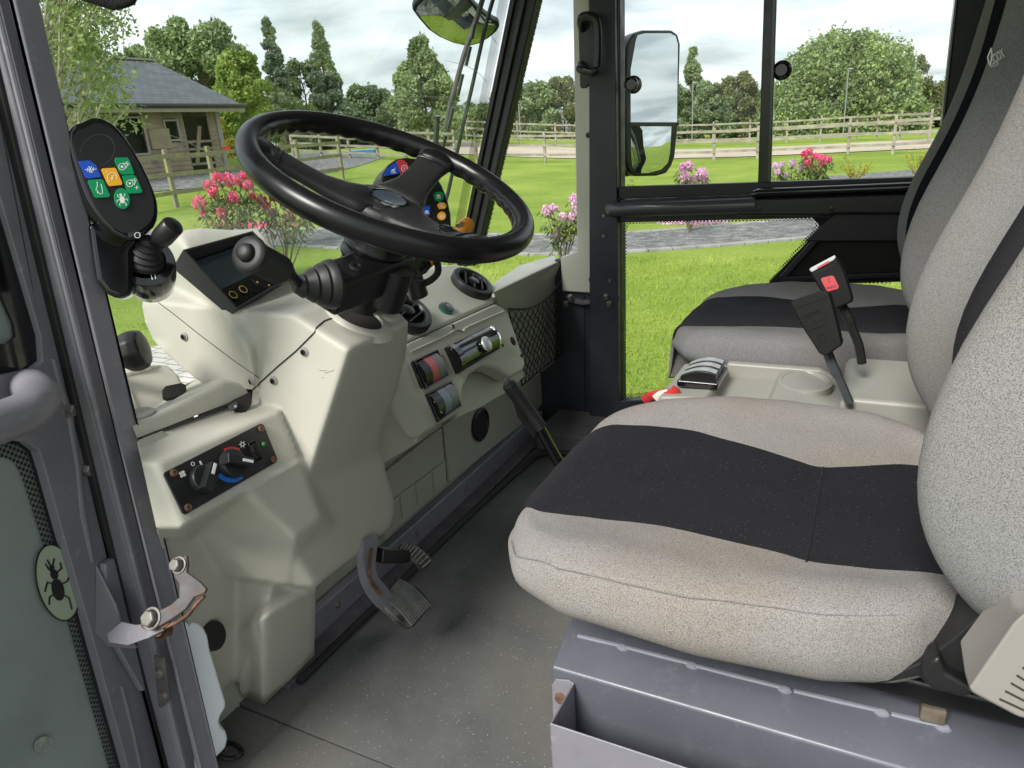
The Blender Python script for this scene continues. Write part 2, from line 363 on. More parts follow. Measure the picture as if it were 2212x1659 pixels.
# grass, gravel, sand, block paving
def groundmat(name, cols, scales, bump, bscale, rough=.95):
    m, t, b = _base(name); geo = t.nodes.new('ShaderNodeNewGeometry')
    r = None
    n = t.nodes.new('ShaderNodeTexNoise'); n.inputs['Scale'].default_value = scales[0]; n.inputs['Detail'].default_value = 6; n.inputs['Roughness'].default_value = .7; t.links.new(geo.outputs['Position'], n.inputs['Vector'])
    n2 = t.nodes.new('ShaderNodeTexNoise'); n2.inputs['Scale'].default_value = scales[1]; n2.inputs['Detail'].default_value = 4; n2.inputs['Roughness'].default_value = .8; t.links.new(geo.outputs['Position'], n2.inputs['Vector'])
    ad = t.nodes.new('ShaderNodeMath'); ad.operation = 'ADD'; t.links.new(n.outputs['Fac'], ad.inputs[0]); t.links.new(n2.outputs['Fac'], ad.inputs[1])
    hf = t.nodes.new('ShaderNodeMath'); hf.operation = 'MULTIPLY'; hf.inputs[1].default_value = .5; t.links.new(ad.outputs[0], hf.inputs[0])
    cr = t.nodes.new('ShaderNodeValToRGB'); cr.color_ramp.elements[0].position = .38; cr.color_ramp.elements[0].color = (*cols[0], 1); cr.color_ramp.elements[1].position = .62; cr.color_ramp.elements[1].color = (*cols[2], 1)
    e = cr.color_ramp.elements.new(.5); e.color = (*cols[1], 1)
    t.links.new(hf.outputs[0], cr.inputs[0]); t.links.new(cr.outputs[0], b.inputs['Base Color']); b.inputs['Roughness'].default_value = rough; b.inputs['Specular IOR Level'].default_value = .15
    n3 = t.nodes.new('ShaderNodeTexNoise'); n3.inputs['Scale'].default_value = bscale; n3.inputs['Detail'].default_value = 5; t.links.new(geo.outputs['Position'], n3.inputs['Vector'])
    bp = t.nodes.new('ShaderNodeBump'); bp.inputs['Strength'].default_value = bump; bp.inputs['Distance'].default_value = .04; t.links.new(n3.outputs['Fac'], bp.inputs['Height']); t.links.new(bp.outputs[0], b.inputs['Normal'])
groundmat('grass', ((.14, .215, .032), (.225, .31, .048), (.33, .39, .085)), (.45, 22), .8, 60)
groundmat('grass_blade', ((.15, .23, .03), (.25, .34, .045), (.37, .45, .10)), (.9, 30), .1, 60)
groundmat('gravel', ((.08, .08, .082), (.18, .18, .178), (.38, .38, .37)), (6, 28), 1.0, 35)
groundmat('sand', ((.36, .29, .23), (.44, .37, .30), (.52, .45, .38)), (.4, 12), .4, 20)
m, t, b = _base('block_paving'); geo = t.nodes.new('ShaderNodeNewGeometry'); br = t.nodes.new('ShaderNodeTexBrick'); br.inputs['Scale'].default_value = 1; br.inputs['Brick Width'].default_value = .2; br.inputs['Row Height'].default_value = .1; br.inputs['Mortar Size'].default_value = .006
br.inputs['Color1'].default_value = (.42, .40, .37, 1); br.inputs['Color2'].default_value = (.55, .52, .48, 1); br.inputs['Mortar'].default_value = (.12, .11, .09, 1)
t.links.new(geo.outputs['Position'], br.inputs['Vector']); t.links.new(br.outputs['Color'], b.inputs['Base Color']); b.inputs['Roughness'].default_value = .9

# ================================================================ ground
rnd = random.Random(7)
bm = BM(); xs = [-900, -400, -200, -100, -60] + [-40 + i * 1.0 for i in range(48)] + [12, 20, 40, 100, 400, 900]; ys = [-900, -300, -60, -20, -8, -3, 0, 3, 8, 14, 20, 30, 45, 70, 120, 300, 900]
V = [[bm.verts.new((x, y, gz(x, y))) for y in ys] for x in xs]
for i in range(len(xs) - 1):
    for j in range(len(ys) - 1): bm.faces.new([V[i][j], V[i + 1][j], V[i + 1][j + 1], V[i][j + 1]])
tag(obj('lawn', bm, 'grass'), kind='structure')
def ribbon(name, cl, wdt, m, lift, kind='structure', edge=None):
    bm = BM(); pts = smooth_pts([Vector((p.x, p.y, 0)) for p in cl], 10); L = []; Rr = []
    for i, p in enumerate(pts):
        d = (pts[min(i + 1, len(pts) - 1)] - pts[max(i - 1, 0)]); d.z = 0; d.normalize(); nn = Vector((-d.y, d.x, 0)); w_ = wdt if not callable(wdt) else wdt(i / (len(pts) - 1))
        L.append(p + nn * w_ / 2); Rr.append(p - nn * w_ / 2)
    NX = 6
    rows = [[bm.verts.new((a.lerp(b_, k / NX).x, a.lerp(b_, k / NX).y, gz(a.lerp(b_, k / NX).x, 0) + lift)) for k in range(NX + 1)] for a, b_ in zip(L, Rr)]
    for i in range(len(rows) - 1):
        for k in range(NX): bm.faces.new([rows[i][k], rows[i + 1][k], rows[i + 1][k + 1], rows[i][k + 1]])
    tag(obj(name, bm, m), kind=kind)
    return L, Rr
pathc = [G(150, 520), G(400, 517), G(660, 514), G(940, 526), G(1180, 530), G(1345, 525), G(1560, 509), G(1770, 490), G(2000, 470), G(2400, 425)]
L, Rr = ribbon('gravel_path', pathc, 1.75, 'gravel', .015)
for side in (L, Rr):
    bm = BM(); acc = 0
    dense = [side[i].lerp(side[i + 1], k / 4) for i in range(len(side) - 1) for k in range(4)]
    i = 0
    while i < len(dense) - 1:
        a = dense[i]; j = i + 1
        while j < len(dense) and (dense[j] - a).length < .30: j += 1
        if j >= len(dense): break
        b_ = dense[j]; d = (b_ - a); ang = math.atan2(d.y, d.x); c = (a + b_) / 2
        box(bm, (c.x, c.y, gz(c.x, 0) + .005), (d.length * .97, .11, .06), Matrix.Rotation(ang + rnd.uniform(-.04, .04), 3, 'Z')); i = j
    tag(obj('path_edging', bm, 'kerb_stone', bevel=.008, bseg=1), kind='structure')
ribbon('gravel_drive', [G(1800, 388), G(1900, 380), G(1990, 373), G(2130, 360), G(2400, 340)], 1.7, 'gravel', .014)
ribbon('yard', [Vector((-21.5, 6, 0)), Vector((-20.0, 13, 0)), Vector((-19.5, 20, 0)), Vector((-22, 27, 0))], 4.0, 'gravel', .02)
ribbon('riding_arena', [Vector((-26, 35.5, 0)), Vector((-12, 36, 0)), Vector((1, 36, 0)), Vector((14, 34.5, 0))], 8.5, 'sand', .03)
ribbon('forecourt', [Vector((-3.35, -1.0, 0)), Vector((0, -1.0, 0)), Vector((5, -1.0, 0))], 6.2, 'gravel', .010)
ribbon('paving', [Vector((-5.5, -2, 0)), Vector((-5.0, 2, 0)), Vector((-4.4, 4.1, 0))], 2.2, 'block_paving', .012)
# grass blades near the cab (seen through the far door and windscreen)
bm = BM(); g = random.Random(3)
for i in range(42000):
    x, y = g.uniform(-6.5, 1.2), 2.6 + 6.2 * (g.random() ** 1.4)
    if x < -3.2 and y < 4.3: continue
    z = gz(x, 0); h = g.uniform(.018, .045); a = g.uniform(0, 6.28); wd = g.uniform(.003, .006); lx, ly = g.uniform(-.02, .02), g.uniform(-.02, .02)
    vs = [bm.verts.new((x - wd * math.cos(a), y - wd * math.sin(a), z)), bm.verts.new((x + wd * math.cos(a), y + wd * math.sin(a), z)), bm.verts.new((x + lx, y + ly, z + h))]
    bm.faces.new(vs)
tag(obj('grass', bm, 'grass_blade', smooth=False, recalc=False), 'short bright green lawn grass beside the cab', 'grass', kind='stuff')

# ================================================================ trees and shrubs
def leaf(bm, p, s, g, mi=0):
    n_ = Vector((g.gauss(0, 1), g.gauss(0, 1), g.gauss(0, 1) + .6)).normalized(); a, b_ = frame_of(n_, Vector((g.random(), g.random(), .1)).normalized())
    a *= s; b_ *= s * g.uniform(.45, .7)
    vs = [bm.verts.new(p - a), bm.verts.new(p + b_ - a * .1), bm.verts.new(p + a), bm.verts.new(p - b_ - a * .1)]
    f = bm.faces.new(vs); f.material_index = mi
def tree(name, u, base_v, top_v, halfw_px, dist, label, cat, group, lm, nleaf, ls, seed, shape='round', bark='bark', lean=0, trunk=True, crown_from=.22, clumps=26, extra=None):
    """a tree at view column u: crown halfw_px wide either side at depth dist, top at view row top_v"""
    g = random.Random(seed); base = U(u, base_v, d=dist); base.z = gz(base.x, base.y); top = U(u, top_v, d=dist); Hh = top.z - base.z; hw = halfw_px / FPX * dist
    root = empty(name, base, label, cat, group)
    tip = base + Vector((lean * Hh, 0, Hh))
    tb = BM(); pts = [base.lerp(tip, k / 6) + Vector((g.uniform(-1, 1), g.uniform(-1, 1), 0)) * Hh * .012 * (k > 0) for k in range(7)]
    r0 = Hh * .015 + .02
    tube(tb, pts, [r0 * (1 - .85 * k / 6) for k in range(7)], 7)
    cl = []; vw = ray(u, top_v); rt = Vector((-vw.y, vw.x, 0)).normalized(); fwd = Vector((vw.x, vw.y, 0)).normalized(); clumps = int(clumps * 2.2)
    for k in range(clumps):
        fz = crown_from + (1 - crown_from) * ((k + .5) / clumps) ** .9
        q = (fz - crown_from) / (1 - crown_from)
        if shape == 'round': wr = math.sqrt(max(.03, 1 - ((q - .48) / .56) ** 2))
        elif shape == 'cone': wr = max(.05, (1 - q) ** .85) * (1 if q > .1 else .8)
        elif shape == 'egg': wr = max(.12, math.sin(math.pi * min(1, .12 + .88 * q) ** .8))
        else: wr = math.sqrt(max(.05, 1 - q * q * .94))
        wr *= g.uniform(.78, 1.12)
        sx_ = g.choice((-1, 1)) * g.uniform(.1, 1) ** .7; rr = hw * wr * .82; c = base.lerp(tip, fz) + rt * (sx_ * rr) + fwd * (g.uniform(-.8, .8) * rr * math.sqrt(max(0, 1 - sx_ * sx_))) + Vector((0, 0, g.uniform(-.03, .03) * Hh))
        cr_ = hw * g.uniform(.17, .38) * (.5 + .5 * wr) * (.8 if shape == 'cone' else 1); cl.append((c, cr_))
        if k % 3 == 0 or trunk:
            st = base.lerp(tip, max(.06, fz - g.uniform(.10, .25))); tube(tb, [st, st.lerp(c, .5) + Vector((0, 0, Hh * .01)), c + (c - st) * .25], [r0 * .26, r0 * .16, r0 * .05], 5)
    tot = sum(r * r for _, r in cl); ls2 = ls * (.36 if dist > 20 else 1); nl = nleaf * (7.0 if dist > 20 else 1.0)
    obj('trunk', tb, bark, root); leafmesh('crown', [(c, r, max(4, int(nl * r * r / tot)), ls2) for c, r in cl], lm, root, seed, extra)
    return root
TG = 'trees behind the paddock'
tree('birch_tree', 158, 420, -190, 215, 9.0, 'slender white-stemmed birch with thin fresh leaves in front of the slate shed roof', 'tree', None, 'leaf_birch', 17000, .034, 5, 'round', 'bark_birch', crown_from=.36, clumps=70)
tree('leafy_tree', 480, 420, 78, 105, 44, 'broad mid-green leafy tree rising behind the shed roof end', 'tree', TG, 'leaf_mid', 9000, .42, 11, crown_from=.1, clumps=34)
tree('leafy_tree', 565, 420, 128, 60, 40, 'bright yellow-green tree between the shed and the pointed tree', 'tree', TG, 'leaf_fresh', 5000, .36, 12, crown_from=.05, clumps=26)
tree('pointed_tree', 637, 420, 55, 46, 43, 'tall narrow pointed dark green tree, taller of the two pointed ones', 'tree', TG, 'leaf_blue', 5200, .34, 13, 'cone', crown_from=.08, clumps=40)
tree('pointed_tree', 737, 420, 68, 55, 46, 'pointed grey-green tree with loose top, above the steering wheel rim', 'tree', TG, 'leaf_blue', 4600, .34, 14, 'cone', crown_from=.06, clumps=40)
tree('leafy_tree', 690, 420, 150, 62, 47, 'dark rounded tree filling the gap between the two pointed trees', 'tree', TG, 'leaf_dark', 4500, .36, 15, crown_from=.0, clumps=26)
tree('leafy_tree', 815, 410, 196, 55, 52, 'low dark tree left of the weeping willow-like tree', 'tree', TG, 'leaf_dark', 3500, .38, 16, crown_from=.0, clumps=22)
tree('leafy_tree', 935, 400, 100, 72, 40, 'loose feathery tree seen through the windscreen beside the wiper', 'tree', TG, 'leaf_mid', 7500, .30, 17, 'egg', crown_from=.02, clumps=40)
tree('leafy_tree', 1035, 400, 235, 50, 55, 'small dark tree behind the wiper arm', 'tree', TG, 'leaf_blue', 2500, .36, 18, crown_from=.0, clumps=16)
tree('leafy_tree', 1492, 340, 112, 30, 52, 'tall narrow tree just right of the door mirror', 'tree', TG, 'leaf_mid', 4200, .33, 19, 'egg', crown_from=.0, clumps=26)
tree('round_bush', 1812, 330, 98, 156, 47, 'very large rounded green bush with cream blossom on its right side', 'bush', TG, 'leaf_mid', 15000, .36, 20, 'dome', crown_from=.0, clumps=60, extra=('leaf_fresh', .3))
tree('blossom_bush', 1880, 330, 140, 38, 45, 'pale flowering elder on the right flank of the very large bush', 'bush', TG, 'leaf_fresh', 2600, .32, 21, 'dome', crown_from=.1, clumps=16, extra=('blossom_cream', .45))
tree('thin_tree', 1952, 330, 118, 34, 49, 'sparse twiggy tree with few leaves, right of the very large bush', 'tree', TG, 'leaf_olive', 900, .22, 22, crown_from=.2, clumps=26)
tree('dark_bush', 1590, 335, 168, 48, 50, 'brownish bush behind the fence between the narrow tree and the window divider', 'bush', TG, 'leaf_olive', 4500, .34, 23, 'dome', crown_from=.0, clumps=24)
HG = 'hedge bushes behind the arena'
hb = [(1050, 245, 46, 'leaf_mid'), (1105, 190, 38, 'leaf_olive'), (1160, 192, 44, 'leaf_mid'), (1222, 184, 44, 'leaf_olive'), (1290, 185, 46, 'leaf_mid'), (1440, 190, 40, 'leaf_dark'), (1535, 192, 38, 'leaf_dark'), (1655, 205, 38, 'leaf_mid'), (1940, 190, 44, 'leaf_olive'), (2000, 192, 46, 'leaf_olive'), (2065, 176, 50, 'leaf_dark'), (870, 235, 50, 'leaf_dark'), (760, 240, 50, 'leaf_dark')]
hl = ['low green bush beyond the far arena corner behind the wiper', 'olive bush at the left edge of the quarter window', 'green hedge bush left of the lamp post in the quarter window', 'olive hedge bush beside the grey pillar trim', 'hedge bush hidden partly by the grab handle pillar', 'dark hedge bush behind the door mirror', 'dark hedge bush below the narrow tree', 'green hedge bush behind the window divider', 'olive bush right of the pale elder', 'olive bush second from the right window edge', 'dark bush at the right edge of the far window', 'dark hedge bush behind the steering wheel rim, right', 'dark hedge bush behind the steering wheel rim, left']
for i, ((u_, tv, hw_, lm_), lab) in enumerate(zip(hb, hl)):
    tree('hedge_bush', u_, 330, tv - 6, hw_ * 1.3, 50, lab, 'bush', HG, lm_, 6000, .36, 40 + i, 'dome', crown_from=.0, clumps=20, trunk=False)
fb = [(395, 222), (450, 205), (520, 215), (600, 225), (655, 218), (715, 228), (775, 222), (840, 240), (900, 248), (965, 240), (1020, 232), (1090, 215), (1360, 205), (1580, 208), (1620, 200), (1690, 206), (2110, 190)]
fl_ = ['far hedge bush behind the shed roof, left', 'far hedge bush behind the shed corner', 'far hedge bush above the steering wheel left end', 'far hedge bush below the taller pointed tree', 'far hedge bush right of the taller pointed tree', 'far hedge bush below the grey-green pointed tree', 'far hedge bush right of the grey-green pointed tree', 'far hedge bush left of the feathery tree', 'far hedge bush at the left foot of the feathery tree', 'far hedge bush at the right foot of the feathery tree', 'far hedge bush seen behind the wiper', 'far hedge bush between windscreen bar and barn', 'far hedge bush behind the mirror pane', 'far hedge bush behind the brownish bush, left', 'far hedge bush behind the brownish bush, right', 'far hedge bush just right of the window divider', 'far hedge bush by the rear window pillar']
for i, ((u_, tv), lab) in enumerate(zip(fb, fl_)):
    tree('hedge_bush', u_, 330, tv, 52, 60, lab, 'bush', HG, ('leaf_mid', 'leaf_dark', 'leaf_olive')[i % 3], 4200, .40, 140 + i, 'dome', crown_from=.0, clumps=16, trunk=False)
tree('yellow_bush', 500, 420, 258, 26, 31, 'yellow-leaved bush beside the shed corner post', 'bush', None, 'leaf_yellow', 1800, .14, 60, 'dome', crown_from=.0, clumps=18, trunk=False)
tree('leafy_tree', 350, 380, 118, 60, 50, 'dark tree just showing over the shed ridge', 'tree', TG, 'leaf_dark', 3000, .4, 61, crown_from=.1, clumps=20)
tree('leafy_tree', 190, 380, 30, 95, 34, 'mid-green tree behind the birch stems', 'tree', TG, 'leaf_mid', 5000, .30, 62, crown_from=.2, clumps=26)

def rhodo(u, v, hpx, spots, d, label, pm, seed, rf=.10, stems=True, wpx=None):
    """a small rhododendron: stems, drooping leaves, ball heads of petals at the given view points"""
    g = random.Random(seed); base = U(u, v, d=d); base.z = gz(base.x, 0); root = empty('rhododendron', base, label, 'shrub', 'rhododendrons on the lawn')
    sb = BM(); lb = BM(); fb = BM()
    for (su, sv) in spots:
        p = U(su, sv, d=d + g.uniform(-.25, .25)); mid = base.lerp(p, .5) + Vector((g.uniform(-.1, .1), g.uniform(-.1, .1), -.03))
        tube(sb, [base, mid, p], [.012, .008, .005], 6)
        rr = rf * g.uniform(.55, 1.05)
        for k in range(120):
            v_ = Vector((g.gauss(0, 1), g.gauss(0, 1), g.gauss(0, 1))).normalized(); leaf(fb, p + v_ * rr * g.uniform(.6, 1.0), .028 * (rf / .1), g)
        for k in range(44):
            a = g.uniform(0, 6.28); q = mid.lerp(p, g.uniform(.3, 1.0)) + Vector((math.cos(a), math.sin(a), 0)) * g.uniform(.03, .12)
            e2 = q + Vector((math.cos(a) * .09, math.sin(a) * .09, -.07 + g.uniform(-.03, .05))); s = Vector((-math.sin(a), math.cos(a), 0)) * .018; m_ = q.lerp(e2, .5)
            lb.faces.new([lb.verts.new(x_) for x_ in (q, m_ + s, e2, m_ - s)])
    obj('stem', sb, 'bark', root); obj('foliage', lb, 'leaf_rhodo', root, smooth=False, recalc=False); obj('blossom', fb, pm, root, smooth=False, recalc=False)
rhodo(510, 480, 0, [(470, 383), (495, 388), (520, 390), (448, 400), (460, 415), (430, 438), (505, 425), (530, 380), (535, 400), (440, 460), (480, 460), (458, 402), (500, 432)], 8.2, 'rhododendron covered in bright pink blooms, left of the steering wheel', 'petal_pink', 1, .088)
rhodo(600, 505, 0, [(545, 425), (565, 432), (590, 425), (612, 440), (640, 455), (625, 468), (655, 462), (590, 460), (672, 465), (575, 445)], 8.6, 'dark crimson rhododendron under the steering wheel rim', 'petal_crimson', 2, .075)
rhodo(1215, 522, 0, [(1180, 455), (1195, 450), (1240, 430), (1245, 445), (1235, 468), (1205, 505), (1228, 480), (1250, 455), (1215, 468)], 8.6, 'straggly pale lilac-pink rhododendron beside the grey pillar trim', 'petal_pale', 3, .075)
rhodo(1490, 425, 0, [(1475, 362), (1488, 358), (1478, 380), (1515, 375), (1505, 388), (1522, 388), (1490, 392)], 10.5, 'pale pink rhododendron below the door mirror', 'petal_pale', 4, .095)
rhodo(1705, 410, 0, [(1675, 358), (1690, 355), (1712, 352), (1680, 372), (1700, 378), (1730, 362)], 11.5, 'lilac rhododendron at the foot of the window divider', 'petal_lilac', 5, .06)
rhodo(1762, 405, 0, [(1748, 328), (1762, 338), (1775, 342), (1790, 345), (1775, 358), (1752, 366), (1768, 376), (1742, 350), (1738, 333)], 11.5, 'taller rhododendron with coral-red blooms in the far window', 'petal_coral', 6, .085)
# fallen petals
for (cu_, cv_, su_, sv_, n_, pm, lab) in [(545, 488, 85, 7, 700, 'petal_pink', 'bright pink petals fallen beside the gravel path on the left'), (1500, 482, 75, 6, 520, 'petal_pale', 'pale pink petals fallen on the grass above the gravel path')]:
    bm = BM(); g = random.Random(cu_)
    for k in range(n_):
        p = G(cu_ + g.gauss(0, su_ * .5), cv_ + g.gauss(0, sv_ * .5), .02); leaf(bm, p, .028, g)
    tag(obj('fallen_petals', bm, pm, smooth=False, recalc=False), lab, 'petals', kind='stuff')
for i, (u_, v_, lab) in enumerate([(1848, 372, 'thin yellow-green shrub on the lawn, nearer the window divider'), (1985, 368, 'thin yellow-green shrub on the lawn by the right window edge')]):
    g = random.Random(90 + i); base = U(u_, v_, d=16); base.z = gz(base.x, 0); root = empty('young_shrub', base, lab, 'shrub', 'thin shrubs on the lawn'); sb = BM(); lb = BM()
    for k in range(12):
        e_ = base + Vector((g.uniform(-.35, .35), g.uniform(-.3, .3), g.uniform(.3, .62))); tube(sb, [base, base.lerp(e_, .5), e_], [.008, .006, .003], 5)
        for q in range(22): leaf(lb, base.lerp(e_, g.uniform(.35, 1.05)) + Vector((g.gauss(0, .03), g.gauss(0, .03), g.gauss(0, .03))), .03, g)
    obj('stem', sb, 'bark', root); obj('foliage', lb, 'leaf_yellow', root, smooth=False, recalc=False)

# ================================================================ fences
def fence(name, pts, label, hh=1.2, rails=3, m='wood_fence', step=1.8, group=None, seed=0, extra_top=.1):
    """post and rail fence along ground points"""
    g = random.Random(seed); root = empty(name, pts[0], label, 'fence', group); P = [Vector((p.x, p.y, 0)) for p in pts]
    posts = []
    for a, b_ in zip(P, P[1:]):
        L_ = (b_ - a).length; n_ = max(1, round(L_ / step))
        for k in range(n_): posts.append(a.lerp(b_, k / n_))
    posts.append(P[-1])
    def zz(p): return gz(p.x, p.y)
    pm = []
    for p in posts:
        bm = BM(); z = zz(p); h_ = hh + extra_top + g.uniform(-.03, .05); box(bm, (p.x, p.y, z + h_ / 2 - .1), (.10, .10, h_ + .2), Matrix.Rotation(g.uniform(-.2, .2), 3, 'Z')); obj('post', bm, m, root, bevel=.01, bseg=1)
    for r_ in range(rails):
        bm = BM(); hz = hh * (r_ + 1) / rails - .06
        for a, b_ in zip(posts, posts[1:]):
            A = Vector((a.x, a.y, zz(a) + hz + g.uniform(-.015, .015))); B = Vector((b_.x, b_.y, zz(b_) + hz + g.uniform(-.015, .015))); d = B - A
            sd = Vector((-d.y, d.x, 0)).normalized() * .07
            if sd.dot(A) > 0: sd = -sd
            c = (A + B) / 2 + sd; ang = math.atan2(d.y, d.x); box(bm, c, (d.length * 1.01, .038, .095), Matrix.Rotation(ang, 3, 'Z') @ Matrix.Rotation(-math.asin(d.z / d.length), 3, 'Y'))
        obj('rail', bm, m, root, smooth=False)
def GV(u, v): return G(u, v)
fence('wooden_fence', [U(262, 462, x=-14.6), U(382, 448, x=-14.9), U(545, 412, x=-15.3), U(740, 380, x=-15.8)], 'mossy green wooden fence in front of the slate-roofed shed', 1.22, 3, 'wood_mossy', 1.9)
fence('wooden_fence', [U(640, 372, d=31), U(760, 366, d=31), U(880, 360, d=31), U(985, 356, d=31)], 'weathered fence seen inside the steering wheel, with play things behind it', 1.2, 4, 'wood_fence', 1.4, seed=2)
fence('wooden_fence', [GV(1030, 352), GV(1178, 352), GV(1360, 350), GV(1542, 346), GV(1636, 343), GV(1831, 336), GV(1928, 333), GV(2200, 322)], 'nearer pale fence of the riding arena with wide-spaced posts', 1.15, 3, 'wood_fence', 2.6, seed=3)
ff = [U(1010, 320, d=44), U(1120, 316, d=43), U(1541, 290, d=41), U(1700, 286, d=40), U(1850, 284, d=38), U(1944, 288, d=34), U(2007, 296, d=31)]
fence('wooden_fence', ff, 'farther pale fence behind the sandy arena, ending at a corner post', 1.25, 3, 'wood_fence', 2.4, seed=4)
fence('wooden_fence', [U(985, 340, d=52), U(1250, 320, d=52), U(1560, 300, d=52), U(1700, 296, d=52)], 'farthest pale rails under the hedge bushes', 1.3, 3, 'wood_fence', 2.4, seed=5)

for (u_, tv, d_, lab) in [(1119, 201, 46, 'grey lamp post in the quarter window'), (1497, 180, 44, 'grey lamp post right of the door mirror'), (1833, 150, 60, 'grey lamp post in front of the very large bush')]:
    t0 = U(u_, tv, d=d_ if d_ < 50 else 42); b0 = Vector((t0.x, t0.y, gz(t0.x, 0))); root = empty('lamp_post', b0, lab, 'lamp post', 'arena lamp posts')
    bm = BM(); tube(bm, [b0, t0], [.045, .035], 8); obj('pole', bm, 'post_metal', root); bm = BM(); box(bm, t0 + Vector((.12, 0, .03)), (.24, .14, .07)); obj('lamp_head', bm, 'post_metal', root, bevel=.02)

# ================================================================ shed
SX = -20.8; EX = -20.3; ZE = U(522, 226, x=EX).z
eR, eL = U(524, 226, x=EX), U(60, 226, x=EX); eL.z = eR.z; eL.y -= 3
rR = U(372, 134, x=-24.4); rL = Vector((rR.x, eL.y, rR.z))
root = empty('shed', (SX, 16, gz(SX, 0)), 'weathered timber stable shed with grey slate roof and dark doorways', 'shed')
bm = BM(); uvl = bm.loops.layers.uv.new('uv'); TH = Vector((0, 0, -.07)); bX = 2 * rR.x - EX
for (p0, p1) in ((Vector((EX, 0, ZE)), Vector((rR.x, 0, rR.z))), (Vector((bX, 0, ZE)), Vector((rR.x, 0, rR.z)))):
    y0, y1 = eL.y, eR.y; y1r = rR.y if False else eR.y
    q = [Vector((p0.x, y0, p0.z)), Vector((p0.x, y1, p0.z)), Vector((p1.x, y1, p1.z)), Vector((p1.x, y0, p1.z))]; n0 = len(bm.faces); prism(bm, q, TH); up_ = (q[3] - q[0]).normalized()
    for f in list(bm.faces)[n0:]:
        for lp in f.loops: d_ = lp.vert.co - q[0]; lp[uvl].uv = (d_.y, d_.dot(up_))
obj('roof', bm, 'slate', root, smooth=False)
bm = BM(); box(bm, ((rR.x), (eR.y + eL.y) / 2, rR.z + .02), (.26, (eR.y - eL.y), .07)); obj('ridge_cap', bm, 'fascia', root, smooth=False)
bm = BM(); box(bm, (EX + .04, (eR.y + eL.y) / 2, ZE - .13), (.05, eR.y - eL.y, .2)); obj('fascia', bm, 'fascia', root, smooth=False)
bm = BM(); tube(bm, [(EX + .11, eL.y, ZE - .04), (EX + .11, eR.y, ZE - .04)], .075, 10); obj('gutter', bm, 'gutter', root)
gb = gz(SX, 0); wy1 = U(478, 300, x=SX).y; wy0 = eL.y + .3
def yy(u, v): return U(u, v, x=SX).y
def zz_(u, v): return U(u, v, x=SX).z
dy0, dy1 = yy(403, 300), yy(455, 300); wt = ZE - .02
ops = [(yy(254, 300), yy(313, 300), gb + .75, wt - .35), (yy(360, 290), yy(385, 290), zz_(372, 301), zz_(372, 262)), (dy0, dy1, gb - .1, wt - .12)]
bm = BM(); z = gb - .3; row = 0
while z < wt:     # overlapping boards, cut round the openings
    z1 = min(z + .145, wt); segs = [(wy0, wy1)]
    for (a, b_, c, d) in ops:
        if z1 > c and z < d:
            ns = []
            for (s, e_) in segs:
                if a > s: ns.append((s, min(e_, a)))
                if b_ < e_: ns.append((max(s, b_), e_))
            segs = [q for q in ns if q[1] - q[0] > .02]
    for (s, e_) in segs:
        vs = [(SX, s, z), (SX, e_, z), (SX, e_, z1), (SX, s, z1)]; prism(bm, [(SX + (.03 if k < 2 else .008), p[1], p[2]) for k, p in enumerate(vs)], (-.04, 0, 0))
    z = z1 + .002; row += 1
obj('wall', bm, 'cladding', root, smooth=False)
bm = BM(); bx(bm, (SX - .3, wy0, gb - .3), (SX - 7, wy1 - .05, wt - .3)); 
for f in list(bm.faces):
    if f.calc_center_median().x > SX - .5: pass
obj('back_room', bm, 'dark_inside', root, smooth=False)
bm = BM(); z = gb - .3
while z < wt + 1.4:
    xx = SX - .1
    if z > wt - .3:
        ins = (z - wt + .3) * .9 * (abs(rR.x - EX) / (rR.z - ZE)); 
        if ins > 3.3: break
        prism(bm, [(SX - .1 - ins, wy1, z), (SX - 7 + ins, wy1, z), (SX - 7 + ins, wy1, z + .14), (SX - .1 - ins, wy1, z + .14)], (0, .03, 0))
    else: prism(bm, [(SX - .1, wy1, z), (SX - 7, wy1, z), (SX - 7, wy1, z + .14), (SX - .1, wy1, z + .14)], (0, .03, 0))
    z += .145
obj('gable_wall', bm, 'cladding', root, smooth=False)
bm = BM(); bx(bm, (SX - .05, wy1 - .12, gb - .3), (SX + .07, wy1 + .06, wt)); obj('corner_post', bm, 'fascia', root, smooth=False)
for (a, b_, c, d) in ops[:2]:
    bm = BM(); t_ = .06
    for q in ((a - t_, b_ + t_, d, d + t_), (a - t_, b_ + t_, c - t_, c), (a - t_, a, c, d), (b_, b_ + t_, c, d)): bx(bm, (SX + .0, q[0], q[2]), (SX + .05, q[1], q[3]))
    obj('window', bm, 'fascia', root, smooth=False)
bm = BM(); a, b_ = yy(322, 300), yy(366, 300); bx(bm, (SX + .035, a, zz_(340, 322)), (SX + .075, b_, zz_(340, 278))); obj('stable_door', bm, 'door_wood', root, smooth=False)
bm = BM()
for q in range(4): z = gb + .25 + q * .24; bx(bm, (SX + .0, dy0, z), (SX + .05, dy1, z + .08))
prism(bm, [(SX + .05, dy0 + .1, gb + .3), (SX + .05, dy0 + .25, gb + .3), (SX + .05, dy1 - .35, gb + 1.5), (SX + .05, dy1 - .5, gb + 1.5)], (.03, 0, 0))
obj('gate', bm, 'cladding', root, smooth=False)
